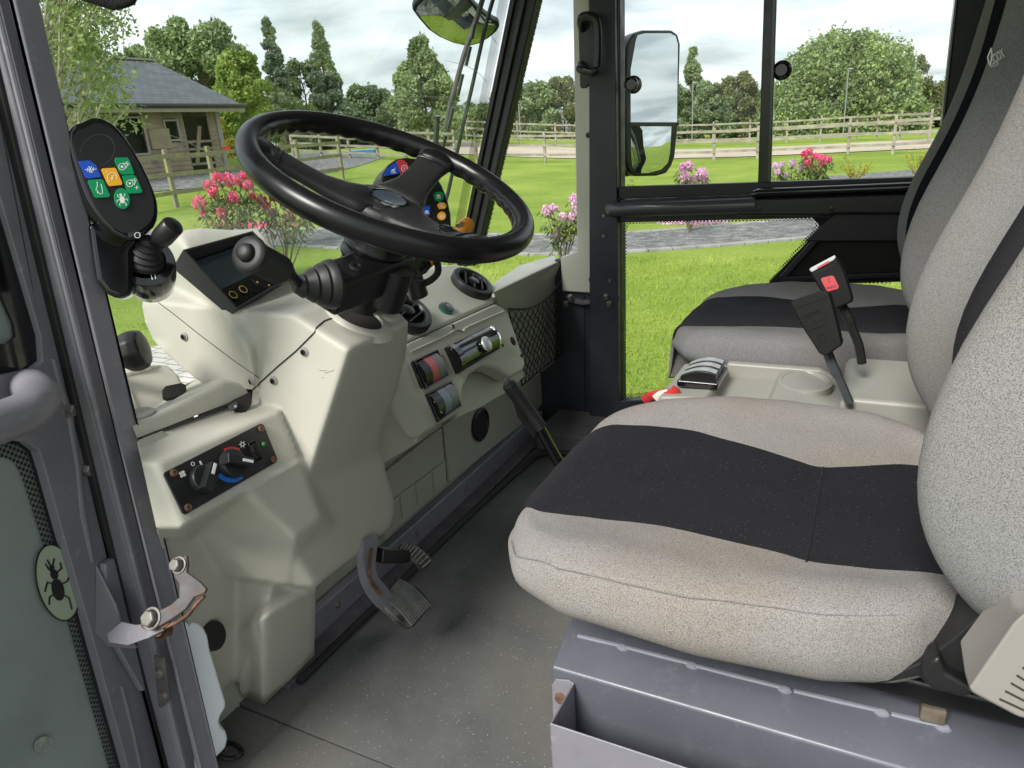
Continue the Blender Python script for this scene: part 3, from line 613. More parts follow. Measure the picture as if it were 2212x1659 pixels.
# far buildings
root = empty('barn', U(1175, 200, d=85), 'long grey-roofed barn beyond the hedge in the quarter window', 'barn'); bm = BM()
A = U(1090, 181, d=85); B = U(1420, 168, d=85); D_ = Vector((-.42, .85, 0)) * 9; face(bm, [A, B, B + Vector((1.5, -3.5, -3)), A + Vector((1.5, -3.5, -3))]); bmesh.ops.solidify(bm, geom=bm.faces[:], thickness=.1); obj('roof', bm, 'barn_roof', root, smooth=False)
bm = BM(); A2, B2 = A + Vector((1.7, -3.2, -3.1)), B + Vector((1.5, -3.2, -3.1)); prism(bm, [A2, B2, B2 - Vector((0, 0, 5)), A2 - Vector((0, 0, 5))], (-.4, .9, 0)); obj('wall', bm, 'barn_roof', root, smooth=False)
root = empty('house', U(1045, 280, d=80), 'white rendered house glimpsed behind the windscreen edge', 'house'); bm = BM(); a = U(1035, 262, d=80); box(bm, a + Vector((1.5, 1, -1.6)), (4.5, 4, 4.6), Matrix.Rotation(.5, 3, 'Z')); obj('wall', bm, 'render_white', root, smooth=False)
bm = BM(); c = a + Vector((1.5, 1, .7)); M_ = Matrix.Rotation(.5, 3, 'Z')
prism(bm, [c + M_ @ Vector(q) for q in ((-2.6, -2.3, 0), (2.6, -2.3, 0), (0, -2.3, 1.5))], M_ @ Vector((0, 4.6, 0))); obj('roof', bm, 'slate', root, smooth=False)
# play things behind the fence
for (u_, v_, s_, m_, lab, nm) in [(752, 344, (1.5, .8, .22), 'toy_blue', 'low blue plastic play tray on the gravel, left one', 'play_tray'), (786, 341, (1.3, .7, .35), 'toy_blue', 'taller blue plastic play tray beside the low one', 'play_tray'), (490, 326, (.26, .2, .14), 'toy_red', 'small red wheelbarrow tub by the shed corner', 'wheelbarrow')]:
    p = U(u_, v_, d=33 if s_[0] > 1 else 24); bm = BM(); M_ = Matrix.Rotation(.4, 3, 'Z'); hx, hy, hz_ = s_[0] / 2, s_[1] / 2, s_[2]
    lo = [bm.verts.new(p + M_ @ Vector((a * hx * .8, b_ * hy * .8, 0))) for a, b_ in ((-1, -1), (1, -1), (1, 1), (-1, 1))]; hi = [bm.verts.new(p + M_ @ Vector((a * hx, b_ * hy, hz_))) for a, b_ in ((-1, -1), (1, -1), (1, 1), (-1, 1))]
    ri = [bm.verts.new(p + M_ @ Vector((a * hx * .85, b_ * hy * .85, hz_))) for a, b_ in ((-1, -1), (1, -1), (1, 1), (-1, 1))]; li = [bm.verts.new(p + M_ @ Vector((a * hx * .7, b_ * hy * .7, .08))) for a, b_ in ((-1, -1), (1, -1), (1, 1), (-1, 1))]
    bm.faces.new(lo[::-1]); bm.faces.new(li)
    for k in range(4):
        k2 = (k + 1) % 4; bm.faces.new([lo[k], lo[k2], hi[k2], hi[k]]); bm.faces.new([hi[k], hi[k2], ri[k2], ri[k]]); bm.faces.new([ri[k], ri[k2], li[k2], li[k]])
    tag(obj(nm, bm, m_, bevel=.02), lab, 'toy' if nm == 'play_tray' else 'wheelbarrow', 'blue play trays' if nm == 'play_tray' else None)
# ================================================================ sweeper: materials
mat('headliner', (.62, .61, .57), .9, var=.05)
mat('paint_lilac', (.195, .188, .217), .46, var=.10, vscale=9, col2=(.25, .24, .27), c2scale=60, c2lo=.62, c2hi=.75, rvar=.10, bump=.05, bscale=500, bdist=.0004, coat=.15)
mat('paint_box', (.105, .11, .132), .40, var=.10, vscale=7, col2=(.14, .146, .17), c2scale=130, c2lo=.66, c2hi=.76, rvar=.10, bump=.04, bscale=500, bdist=.0004, coat=.1)
mat('paint_navy', (.020, .024, .032), .45, var=.2, vscale=10, rvar=.1)
mat('trim_black', (.010, .010, .011), .45, bump=.25, bscale=900, bdist=.0006, rvar=.05)
mat('trim_leather', (.016, .016, .017), .42, bump=.6, bscale=700, bdist=.001)
mat('gloss_black', (.006, .006, .007), .13, coat=.4, rvar=.05); mat('satin_black', (.010, .010, .011), .30, rvar=.06); mat('rim_black', (.005, .005, .006), .30, spec=.4, rvar=.06, bump=.06, bscale=600, bdist=.0005)
mat('tube_grey', (.05, .055, .06), .28, coat=.3); mat('rubber', (.014, .014, .014), .62, var=.3, vscale=30, bump=.15, bscale=200)
mat('dash_beige', (.47, .455, .395), .55, var=.035, vscale=5, col2=(.42, .40, .34), c2scale=8, c2lo=.55, c2hi=.8, bump=.45, bscale=420, bdist=.0009)
mat('dash_smooth', (.46, .45, .385), .42, var=.04, vscale=6, bump=.08, bscale=500, bdist=.0005)
mat('dash_lower', (.40, .395, .335), .5, var=.06, vscale=5, bump=.25, bscale=420, bdist=.0008)
mat('seam_dark', (.03, .03, .026), .8); mat('steel', (.20, .19, .175), .48, .5, var=.25, vscale=60, col2=(.25, .14, .08), c2scale=90, c2lo=.6, c2hi=.75, bump=.2, bscale=300)
mat('rust', (.17, .085, .05), .9, var=.5, vscale=60, col2=(.10, .05, .03), c2scale=40, bump=.6, bscale=200, bdist=.001); mat('rusty_lilac', (.09, .085, .10), .5, var=.3, vscale=20, col2=(.13, .07, .045), c2scale=28, c2lo=.55, c2hi=.72, bump=.2, bscale=200)
mat('worn_metal', (.095, .088, .092), .62, .1, var=.3, vscale=35, col2=(.12, .075, .055), c2scale=50, c2lo=.55, c2hi=.7)
mat('chrome', (.8, .8, .8), .12, 1.0); mat('silver_paint', (.50, .52, .52), .3, .5); mat('screen_off', (.05, .068, .085), .12, coat=.5); mat('white_print', (.8, .8, .78), .5); mat('yellow_print', (.75, .55, .12), .5)
mat('btn_green', (.0, .27, .10), .38, coat=.2); mat('btn_blue', (.01, .08, .52), .38, coat=.2); mat('btn_amber', (.85, .42, .015), .38, coat=.2); mat('btn_red', (.48, .045, .055), .38, coat=.2); mat('rocker_grey', (.16, .17, .185), .35); mat('rocker_blue', (.20, .23, .29), .35); mat('rocker_red', (.50, .10, .12), .35)
mat('knob_black', (.015, .016, .017), .38); mat('print_red', (.75, .03, .025), .4); mat('print_blue', (.01, .15, .60), .4); mat('orange', (.70, .27, .03), .4); mat('green_rubber', (.02, .12, .09), .5); mat('led_green', (.01, .20, .04), .3)
mat('white_plastic', (.84, .86, .90), .38, var=.04, vscale=9, bump=.05, bscale=100); mat('grey_beige', (.27, .25, .232), .5, bump=.1, bscale=500, bdist=.0005); mat('buckle', (.0045, .0048, .005), .6, spec=.2, bump=.12, bscale=800, bdist=.0004); mat('cable_black', (.008, .008, .008), .55)
mat('red_web', (.45, .02, .02), .6); mat('cream_web', (.7, .62, .55), .7); mat('board', (.11, .088, .066), .9, var=.4, vscale=60); mat('fur_black', (.004, .004, .004), .95, bump=.8, bscale=400, bdist=.003); mat('pedal_rubber', (.022, .022, .021), .55, var=.3, vscale=40, col2=(.14, .13, .12), c2scale=30, c2lo=.52, c2hi=.7)
mat('pedal_rib', (.095, .093, .087), .55, var=.35, vscale=60); mat('pedal_worn', (.27, .25, .22), .6, var=.3, vscale=50); mat('console_grey', (.285, .28, .25), .42, var=.04, bump=.08, bscale=500, bdist=.0005)
scratches('paint_box', (.24, .245, .27), .45); scratches('paint_lilac', (.12, .11, .115), .5)
# heather seat cloth
def cloth(name, ca, cb_, stain=None, scale=860, sparkle=False):
    m, t, b = _base(name); geo = t.nodes.new('ShaderNodeNewGeometry')
    mp = t.nodes.new('ShaderNodeMapping'); mp.inputs['Scale'].default_value = (1, 1.0, 1.0); t.links.new(geo.outputs['Position'], mp.inputs[0])
    v = t.nodes.new('ShaderNodeTexNoise'); v.inputs['Scale'].default_value = scale; v.inputs['Detail'].default_value = 2; v.inputs['Roughness'].default_value = .8; t.links.new(mp.outputs[0], v.inputs['Vector'])
    r = t.nodes.new('ShaderNodeValToRGB'); r.color_ramp.elements[0].position = .36; r.color_ramp.elements[0].color = (*cb_, 1); r.color_ramp.elements[1].position = .56; r.color_ramp.elements[1].color = (*ca, 1); t.links.new(v.outputs['Fac'], r.inputs[0])
    last = r.outputs[0]
    if stain:
        n = t.nodes.new('ShaderNodeTexNoise'); n.inputs['Scale'].default_value = 4.5; n.inputs['Detail'].default_value = 3; t.links.new(geo.outputs['Position'], n.inputs['Vector'])
        r2 = t.nodes.new('ShaderNodeValToRGB'); r2.color_ramp.elements[0].position = .42; r2.color_ramp.elements[1].position = .62; t.links.new(n.outputs['Fac'], r2.inputs[0])
        mm = t.nodes.new('ShaderNodeMixRGB'); mm.blend_type = 'MULTIPLY'; mm.inputs[2].default_value = (*stain, 1); t.links.new(r2.outputs[0], mm.inputs[0]); t.links.new(last, mm.inputs[1]); last = mm.outputs[0]
    if sparkle:
        vo = t.nodes.new('ShaderNodeTexVoronoi'); vo.inputs['Scale'].default_value = 110; t.links.new(geo.outputs['Position'], vo.inputs['Vector'])
        lt = t.nodes.new('ShaderNodeMath'); lt.operation = 'LESS_THAN'; lt.inputs[1].default_value = .085; t.links.new(vo.outputs['Distance'], lt.inputs[0])
        m3 = t.nodes.new('ShaderNodeMixRGB'); m3.inputs[2].default_value = (.09, .09, .10, 1); t.links.new(lt.outputs[0], m3.inputs[0]); t.links.new(last, m3.inputs[1]); last = m3.outputs[0]
    t.links.new(last, b.inputs['Base Color']); b.inputs['Roughness'].default_value = .95; b.inputs['Specular IOR Level'].default_value = .1; b.inputs['Sheen Weight'].default_value = .03; b.inputs['Sheen Roughness'].default_value = .6
    bp = t.nodes.new('ShaderNodeBump'); bp.inputs['Strength'].default_value = .6; bp.inputs['Distance'].default_value = .0015; t.links.new(v.outputs['Fac'], bp.inputs['Height']); t.links.new(bp.outputs[0], b.inputs['Normal'])
    return m
cloth('cloth_grey', (.315, .298, .288), (.125, .118, .116), (.98, .92, .85)); cloth('cloth_black', (.012, .012, .016), (.004, .004, .007), None, 520, True)
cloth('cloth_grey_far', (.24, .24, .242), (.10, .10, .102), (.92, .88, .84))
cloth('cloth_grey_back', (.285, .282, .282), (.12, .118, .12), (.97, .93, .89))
# floor mat: dark rubber with pale flecks and dusty patches
m, t, b = _base('floor_mat'); geo = t.nodes.new('ShaderNodeNewGeometry'); n = t.nodes.new('ShaderNodeTexNoise'); n.inputs['Scale'].default_value = 5; n.inputs['Detail'].default_value = 7; n.inputs['Roughness'].default_value = .65; t.links.new(geo.outputs['Position'], n.inputs['Vector'])
r = t.nodes.new('ShaderNodeValToRGB'); r.color_ramp.elements[0].position = .35; r.color_ramp.elements[0].color = (.086, .088, .088, 1); r.color_ramp.elements[1].position = .7; r.color_ramp.elements[1].color = (.132, .134, .130, 1); t.links.new(n.outputs['Fac'], r.inputs[0])
vo = t.nodes.new('ShaderNodeTexVoronoi'); vo.inputs['Scale'].default_value = 190; t.links.new(geo.outputs['Position'], vo.inputs['Vector'])
sx = t.nodes.new('ShaderNodeSeparateColor'); t.links.new(vo.outputs['Color'], sx.inputs[0])
th = t.nodes.new('ShaderNodeMath'); th.operation = 'MULTIPLY'; th.inputs[1].default_value = .19; pw = t.nodes.new('ShaderNodeMath'); pw.operation = 'POWER'; pw.inputs[1].default_value = 2.2; t.links.new(sx.outputs[0], pw.inputs[0]); t.links.new(pw.outputs[0], th.inputs[0])
nb_ = t.nodes.new('ShaderNodeTexNoise'); nb_.inputs['Scale'].default_value = 2.6; nb_.inputs['Detail'].default_value = 6; t.links.new(geo.outputs['Position'], nb_.inputs['Vector']); rb_ = t.nodes.new('ShaderNodeValToRGB'); rb_.color_ramp.elements[0].position = .50; rb_.color_ramp.elements[1].position = .72; t.links.new(nb_.outputs['Fac'], rb_.inputs[0])
mb_ = t.nodes.new('ShaderNodeMixRGB'); mb_.inputs[2].default_value = (.135, .128, .112, 1); t.links.new(rb_.outputs[0], mb_.inputs[0]); t.links.new(r.outputs[0], mb_.inputs[1])
lt = t.nodes.new('ShaderNodeMath'); lt.operation = 'LESS_THAN'; t.links.new(vo.outputs['Distance'], lt.inputs[0]); t.links.new(th.outputs[0], lt.inputs[1])
mm = t.nodes.new('ShaderNodeMixRGB'); mm.inputs[2].default_value = (.45, .45, .43, 1); t.links.new(lt.outputs[0], mm.inputs[0]); t.links.new(mb_.outputs[0], mm.inputs[1]); t.links.new(mm.outputs[0], b.inputs['Base Color']); b.inputs['Roughness'].default_value = .85; b.inputs['Specular IOR Level'].default_value = .3
n4 = t.nodes.new('ShaderNodeTexNoise'); n4.inputs['Scale'].default_value = 260; t.links.new(geo.outputs['Position'], n4.inputs['Vector']); bp = t.nodes.new('ShaderNodeBump'); bp.inputs['Strength'].default_value = .35; bp.inputs['Distance'].default_value = .001; t.links.new(n4.outputs['Fac'], bp.inputs['Height']); t.links.new(bp.outputs[0], b.inputs['Normal'])
# glass
def glassmat(name, tint, dirt_sheen=(0, (.3, .35, .3)), gl=1.0):
    m, t, b = _base(name); o = t.nodes['Material Output']; tr = t.nodes.new('ShaderNodeBsdfTransparent'); tr.inputs[0].default_value = (*tint, 1)
    g = t.nodes.new('ShaderNodeBsdfGlossy'); g.inputs['Roughness'].default_value = .02; fr = t.nodes.new('ShaderNodeFresnel'); fr.inputs[0].default_value = 1.35
    mu = t.nodes.new('ShaderNodeMath'); mu.operation = 'MULTIPLY'; mu.inputs[1].default_value = gl; t.links.new(fr.outputs[0], mu.inputs[0])
    ms = t.nodes.new('ShaderNodeMixShader'); t.links.new(mu.outputs[0], ms.inputs[0]); t.links.new(tr.outputs[0], ms.inputs[1]); t.links.new(g.outputs[0], ms.inputs[2]); last = ms.outputs[0]
    if dirt_sheen[0] > 0:
        d = t.nodes.new('ShaderNodeBsdfDiffuse'); d.inputs[0].default_value = (*dirt_sheen[1], 1); m2 = t.nodes.new('ShaderNodeMixShader')
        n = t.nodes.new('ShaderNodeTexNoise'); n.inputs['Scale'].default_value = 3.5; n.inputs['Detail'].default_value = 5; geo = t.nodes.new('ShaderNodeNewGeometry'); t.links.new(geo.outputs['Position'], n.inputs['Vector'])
        mr = t.nodes.new('ShaderNodeMapRange'); mr.inputs[1].default_value = .3; mr.inputs[2].default_value = .75; mr.inputs[3].default_value = dirt_sheen[0] * .7; mr.inputs[4].default_value = min(1, dirt_sheen[0] * 1.4); t.links.new(n.outputs['Fac'], mr.inputs[0])
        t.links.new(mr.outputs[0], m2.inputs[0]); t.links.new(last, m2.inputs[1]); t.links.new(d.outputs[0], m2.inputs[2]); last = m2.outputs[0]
    t.links.new(last, o.inputs[0])
glassmat('glass', (.97, .985, .98), (0, (0, 0, 0)), .5); glassmat('windscreen_glass', (.92, .965, .95), (.008, (.5, .55, .5)), .12); glassmat('door_glass', (.20, .27, .24), (.80, (.33, .37, .36)), .5)  # door_glass: flat grey-green diffuse colour painted in place of reflections on the pane
m, t, b = _base('mirror_glass'); b.inputs['Base Color'].default_value = (.66, .70, .71, 1); b.inputs['Metallic'].default_value = 1; b.inputs['Roughness'].default_value = .015
m, t, b = _base('mirror_dusty'); b.inputs['Base Color'].default_value = (.62, .66, .6, 1); b.inputs['Metallic'].default_value = 1; b.inputs['Roughness'].default_value = .03
# printed dot border on glass: black dots with clear gaps
def frit(name, axes, pitch=.006, th=.36):
    m, t, b = _base(name); o = t.nodes['Material Output']; geo = t.nodes.new('ShaderNodeNewGeometry'); s = t.nodes.new('ShaderNodeSeparateXYZ'); t.links.new(geo.outputs['Position'], s.inputs[0])
    c = t.nodes.new('ShaderNodeCombineXYZ'); t.links.new(s.outputs[axes[0]], c.inputs[0]); t.links.new(s.outputs[axes[1]], c.inputs[1])
    mp = t.nodes.new('ShaderNodeMapping'); mp.inputs['Rotation'].default_value = (0, 0, R_(45)); mp.inputs['Scale'].default_value = (1 / pitch,) * 3; t.links.new(c.outputs[0], mp.inputs[0])
    vo = t.nodes.new('ShaderNodeTexVoronoi'); vo.voronoi_dimensions = '2D'; vo.inputs['Randomness'].default_value = 0; vo.inputs['Scale'].default_value = 1; t.links.new(mp.outputs[0], vo.inputs['Vector'])
    lt = t.nodes.new('ShaderNodeMath'); lt.operation = 'LESS_THAN'; lt.inputs[1].default_value = th; t.links.new(vo.outputs['Distance'], lt.inputs[0])
    tr = t.nodes.new('ShaderNodeBsdfTransparent'); b.inputs['Base Color'].default_value = (.012, .012, .012, 1); ms = t.nodes.new('ShaderNodeMixShader'); t.links.new(lt.outputs[0], ms.inputs[0]); t.links.new(tr.outputs[0], ms.inputs[1]); t.links.new(b.outputs[0], ms.inputs[2]); t.links.new(ms.outputs[0], o.inputs[0])
frit('frit_side', (0, 2), .0075, .37); frit('frit_screen', (1, 2), .006, .36); frit('frit_door', (1, 2), .0065, .40)

# ================================================================ sweeper: body shell
YD = 2.25
sweeper = empty('street_sweeper', (0, 1.3, 0), 'cab of a small street sweeper with lilac-grey frame, cream dashboard and grey cloth seats', 'vehicle')
VH = sweeper
def vp(name, bm, m, parent=None, **k): return obj(name, bm, m, parent or VH, **k)
# floor
bm = BM(); prism(bm, [(-1.10, .735, 0), (.9, .735, 0), (.9, 2.3, 0), (-1.10, 2.3, 0)], (0, 0, -.02)); fl = vp('floor_mat', bm, 'floor_mat', smooth=False)
bm = BM(); prism(bm, [(-1.15, .50, -.004), (.9, .50, -.004), (.9, .731, -.004), (-1.15, .731, -.004)], (0, 0, -.03)); vp('door_sill', bm, 'floor_mat', smooth=False)
bm = BM(); prism(bm, [(-1.3, .45, -.05), (1.0, .45, -.05), (1.0, 2.4, -.05), (-1.3, 2.4, -.05)], (0, 0, -.12)); vp('chassis', bm, 'paint_navy', smooth=False)
# raised far sill and rear bulkhead
bm = BM(); bx(bm, (-.98, 2.02, .0), (.6, 2.24, .075)); vp('far_sill', bm, 'floor_mat', bevel=.01)
bm = BM(); bx(bm, (.62, .5, -.1), (.68, 2.35, 1.75)); vp('rear_wall', bm, 'trim_black', smooth=False)
bm = BM(); prism(bm, [(-1.0, .50, 1.80), (.70, .50, 1.80), (.70, 2.35, 1.80), (-1.0, 2.35, 1.80)], (0, 0, .05)); vp('roof', bm, 'headliner', smooth=False)
bm = BM(); bx(bm, (-1.15, 2.21, 1.48), (.70, 2.30, 1.80)); vp('roof_rail', bm, 'trim_black', smooth=False)
bm = BM(); bx(bm, (-1.18, .50, 1.50), (-1.02, 2.30, 1.80)); vp('front_header', bm, 'trim_black', smooth=False)
# front bulkhead
bm = BM(); bx(bm, (-1.12, .52, -.05), (-1.06, 2.24, .56)); bh = vp('front_bulkhead', bm, 'dash_lower', smooth=False)
PB = Pl((-1.058, 0, 0), (1, 0, 0))
bm = BM()
plate(bm, PB, [(961, 918), (972, 1042), (1131, 915), (1171, 874), (1171, 804), (1105, 838)], .0, .012); vp('kick_panel', bm, 'dash_lower', bh, bevel=.004)
bm = BM(); plate(bm, PB, [(822, 1030), (955, 924), (966, 1046), (832, 1166)], 0, .014); vp('kick_panel', bm, 'dash_lower', bh, bevel=.004)
bm = BM(); plate(bm, PB, [(840, 1090), (963, 998), (965, 1046), (832, 1166)], .014, .010); vp('kick_panel', bm, 'dash_lower', bh, bevel=.003)
for (uu, vv) in ((868, 1072), (903, 1046), (938, 1020)):
    bm = BM(); stroke(bm, PB, [(uu, vv), (uu + 5, vv + 44)], 5, .024, .004); vp('panel_rib', bm, 'dash_lower', bh, bevel=.002)
pS = PB.at(1029, 916, .012); bm = BM(); lathe(bm, pS, (1, 0, 0), [(.052, 0), (.054, .006), (.047, .010), (.044, .004), (0, .004)], 36); sp_ = vp('round_grommet', bm, 'trim_black', bh)
# floor rail along the bulkhead
bm = BM(); bx(bm, (-1.056, .80, .002), (-1.030, 2.2, .075)); rl = vp('floor_rail', bm, 'paint_lilac', bevel=.004)
bm = BM(); bx(bm, (-1.030, .80, .001), (-.985, 2.2, .014)); vp('rail_flange', bm, 'rusty_lilac', rl, bevel=.003)
for y_ in (1.02, 1.35, 1.62, 1.95):
    bm = BM(); screw_bm(bm, (-1.030, y_, .045), (1, 0, 0), .006); vp('screw', bm, ['steel', 'steel'], rl)
bm = BM(); tube(bm, smooth_pts([(-.975, .82, .012), (-.975, 1.3, .012), (-.97, 1.6, .012), (-.955, 1.85, .012), (-.90, 2.0, .012), (-.5, 2.0, .012), (.4, 2.0, .012)], 5), .009, 8); vp('floor_seal', bm, 'rubber', rl)

# ---------------- far door (passenger side)
PD = Pl((0, YD, 0), (0, -1, 0))
door = tag(bpy.data.objects.new('far_door', None)); COL.objects.link(door); door.parent = VH; door.location = Vector((-.4, YD, .6)) - VH.location
def dprism(name, pts, m, h0=0, h=.04, parent=door, bevel=.003, **k):
    bm = BM(); prism(bm, [PD.at(u, v, h0) for u, v in pts], (0, -h, 0) if h > 0 else (0, h, 0)); return vp(name, bm, m, parent, bevel=bevel, **k)
dprism('door_frame', [(1283, -60), (1338, -60), (1342, 404), (1343, 470), (1345, 858), (1352, 868), (1356, 900), (1283, 905)], 'paint_navy', h=.045)
dprism('door_frame', [(1342.5, 402), (1990, 380), (1990, 404), (1343, 428)], 'trim_black', h=.035)
dprism('door_frame', [(1343, 430), (1990, 405), (1990, 470), (1755, 468), (1343, 478)], 'paint_navy', h=.03)
dprism('door_frame', [(1758, 470), (1990, 470), (1990, 603), (1668, 613), (1662, 608), (1770, 494), (1770, 480)], 'dark_inside', h=.03)
dprism('door_frame', [(1345.5, 858), (1500, 850), (1500, 905), (1356, 905)], 'paint_navy', h=.04)
dprism('window_divider', [(1655, -60), (1681, -60), (1665, 391), (1640, 397)], 'satin_black', h=.03)
dprism('window_divider', [(1674, -60), (1684, -60), (1669, 391), (1662, 391)], 'tube_grey', h=.012, h0=.03)
dprism('rear_pillar', [(2072, -60), (2300, -60), (2300, 420), (1990, 420), (1992, 392), (2010, 380), (2036, 270)], 'trim_black', h=.05)
dprism('window_gasket', [(2066, -60), (2073, -60), (2037, 272), (2030, 272)], 'tube_grey', h=.055)
# lower pane behind the triangular trim is dark: inner panel
dprism('inner_trim', [(1600, 459), (1632, 424), (1990, 411), (1990, 455), (1807, 455), (1790, 459)], 'trim_leather', h0=.03, h=.05, bevel=.008)
dprism('inner_trim', [(1805, 456), (1990, 456), (1990, 515), (1741, 516)], 'trim_leather', h0=.03, h=.02, bevel=.004)
for q in ((1649, 444), (1800, 444)):
    bm = BM(); lathe(bm, PD.at(*q, .08), (0, -1, 0), [(.006, 0), (.006, .002), (.003, .003), (0, .002)], 12); vp('screw', bm, 'satin_black', door)
bm = BM(); tr_ = [(1757, 470), (1818, 460), (1768, 530), (1700, 600), (1925, 590), (1925, 604), (1668, 613), (1662, 608), (1770, 494), (1770, 480)]
for a, b_, w_ in (((1812, 463), (1690, 600), 13), ((1690, 604), (1990, 592), 12)): stroke(bm, PD, [a, b_], w_, .03, .015)
vp('gasket', bm, 'trim_black', door, bevel=.003)
bm = BM(); tube(bm, smooth_pts([PD.at(1326, 447, .01), PD.at(1332, 447, .05), PD.at(1350, 447, .065), PD.at(1480, 443, .065), PD.at(1640, 437, .065)], 5), .023, 16); vp('door_rail', bm, 'tube_grey', door)
bm = BM(); tube(bm, [PD.at(1637, 415, .06), PD.at(1645, 412, .065), PD.at(1990, 398, .065)], .016, 14, ell=(1, .8)); vp('arm_rail', bm, 'gloss_black', door)
# panes
bm = BM(); prism(bm, [PD.at(u, v, -.012) for u, v in ((1330, -60), (1660, -60), (1645, 400), (1335, 410))], (0, .004, 0)); pn = vp('window_pane', bm, 'glass', door, smooth=False)
bm = BM(); prism(bm, [PD.at(u, v, -.002) for u, v in ((1668, -60), (2080, -60), (2045, 200), (2010, 395), (1655, 400))], (0, .004, 0)); vp('window_pane', bm, 'glass', door, smooth=False)
bm = BM(); prism(bm, [PD.at(u, v, -.012) for u, v in ((1340, 472), (1775, 465), (1775, 500), (1672, 606), (2000, 600), (2000, 640), (1500, 860), (1350, 862))], (0, .004, 0)); vp('lower_pane', bm, 'glass', door, smooth=False)
# black dotted border on the lower pane
def band(outer, inner, m, parent, P, h, name='dotted_border'):
    bm = BM(); N = len(outer)
    for i in range(N - 1): face(bm, [P.at(*outer[i], h), P.at(*outer[i + 1], h), P.at(*inner[i + 1], h), P.at(*inner[i], h)])
    return vp(name, bm, m, parent, smooth=False)
band([(1345, 862), (1345, 500), (1347, 478), (1365, 476), (1755, 468), (1772, 476), (1772, 494), (1662, 612), (1925, 604)], [(1351, 862), (1351, 505), (1356, 486), (1370, 484), (1750, 476), (1760, 482), (1760, 490), (1651, 619), (1925, 613)], 'frit_side', door, PD, -.008)
band([(1345, 862), (1500, 852)], [(1345, 852), (1500, 842)], 'frit_side', door, PD, -.008)
# latches on the sliding panes, glazing stamps
for (u_, v_) in ((1369, 183), (1690, 152)):
    bm = BM(); lathe(bm, PD.at(u_, v_, .0), (0, -1, 0), [(.026, 0), (.026, .006), (.019, .008), (.019, .022), (.022, .024), (.022, .030), (.017, .032), (.015, .027), (0, .027)], 28); vp('window_latch', bm, 'gloss_black', door)
bm = BM()
for (u_, v_, s_) in ((1352, 401, 20), (1668, 388, 22)):
    text_bm(bm, '43R-001', PD, (u_, v_), (u_ + s_, v_), 3, .0); text_bm(bm, 'E2', PD, (u_ + s_ * .45, v_ - 9), (u_ + s_ * .8, v_ - 9), 4, .0)
vp('glass_stamp', bm, 'seam_dark', door, smooth=False)
# hinge side: check arm and screws
bm = BM(); prism(bm, [U(u, v, y=2.21) for u, v in ((1222, 640), (1255, 650), (1290, 648), (1338, 640), (1338, 650), (1292, 656), (1255, 659), (1228, 652))], (0, .02, 0)); vp('check_arm', bm, 'worn_metal', door, bevel=.002)
for q in ((1232, 641), (1310, 640), (1222, 655), (1316, 655)):
    bm = BM(); lathe(bm, U(*q, y=2.20), (0, -.4, 1), [(.009, -.01), (.009, .006), (.006, .008), (0, .008)], 6); vp('bolt', bm, 'steel', door)
for q in ((1314, 462), (1314, 505), (1327, 600)):
    bm = BM(); lathe(bm, PD.at(*q, .045), (0, -1, 0), [(.006, 0), (.005, .004), (0, .004)], 10); vp('screw', bm, 'steel', door)
0 and dprism('hinge_cover', [(1300, 560), (1322, 590), (1322, 660), (1316, 700), (1300, 735)], 'paint_navy', h0=.045, h=.02)

# ---------------- far front pillar with cream trim and grab handle, quarter glass, windscreen
PP = Pl((0, 2.22, 0), (0, -1, 0))
bm = BM(); prism(bm, [PP.at(u, v) for u, v in ((1236, -60), (1273, -60), (1284, 634), (1214, 630), (1210, 556), (1246, 543))], (0, .035, 0)); pt = vp('pillar_trim', bm, 'dash_smooth', bevel=.006)
for q in ((1271, 292), (1277, 604)):
    bm = BM(); screw_bm(bm, PP.at(*q), (0, -1, 0), .006); vp('screw', bm, ['satin_black', 'satin_black'], pt)
PP2 = Pl((0, 2.235, 0), (0, -1, 0))
bm = BM(); prism(bm, [PP2.at(u, v) for u, v in ((1265, -60), (1339, -60), (1341, 400), (1344, 930), (1262, 960), (1150, 930), (1150, 800), (1196, 770), (1198, 560), (1212, 560), (1270, 640))], (0, .05, 0)); ap = vp('front_pillar', bm, 'paint_navy', bevel=.004)
bm = BM(); prism(bm, [PP2.at(u, v, .001) for u, v in ((1253, -60), (1338, -60), (1338, 400), (1320, 400), (1310, 200), (1270, 195))], (0, -.008, 0)); vp('pillar_cover', bm, 'trim_black', ap, bevel=.003)
bm = BM(); stroke(bm, PP2, [(1262, 640), (1264, 930)], 3, .0, .003); stroke(bm, PP2, [(1303, 460), (1308, 900)], 2, .0, .002); vp('pillar_seam', bm, 'trim_black', ap)
bm = BM(); PH = Pl((0, 2.19, 0), (0, -1, 0))
tube(bm, smooth_pts([PP2.at(1262, 62), PP2.at(1264, 60, .03), PP2.at(1275, 43, .07), PP2.at(1298, 42, .075), PP2.at(1309, 62, .075), PP2.at(1309, 140, .075), PP2.at(1298, 158, .075), PP2.at(1272, 152, .07), PP2.at(1262, 142, .03), PP2.at(1262, 140)], 5), .0125, 14); gh = vp('grab_handle', bm, 'satin_black')
bm = BM(); prism(bm, [PP2.at(u, v, .02) for u, v in ((1253, 32), (1262, 29), (1276, 31), (1280, 60), (1280, 180), (1272, 190), (1262, 192), (1257, 188))], (0, .03, 0)); vp('handle_base', bm, 'satin_black', gh, bevel=.006)

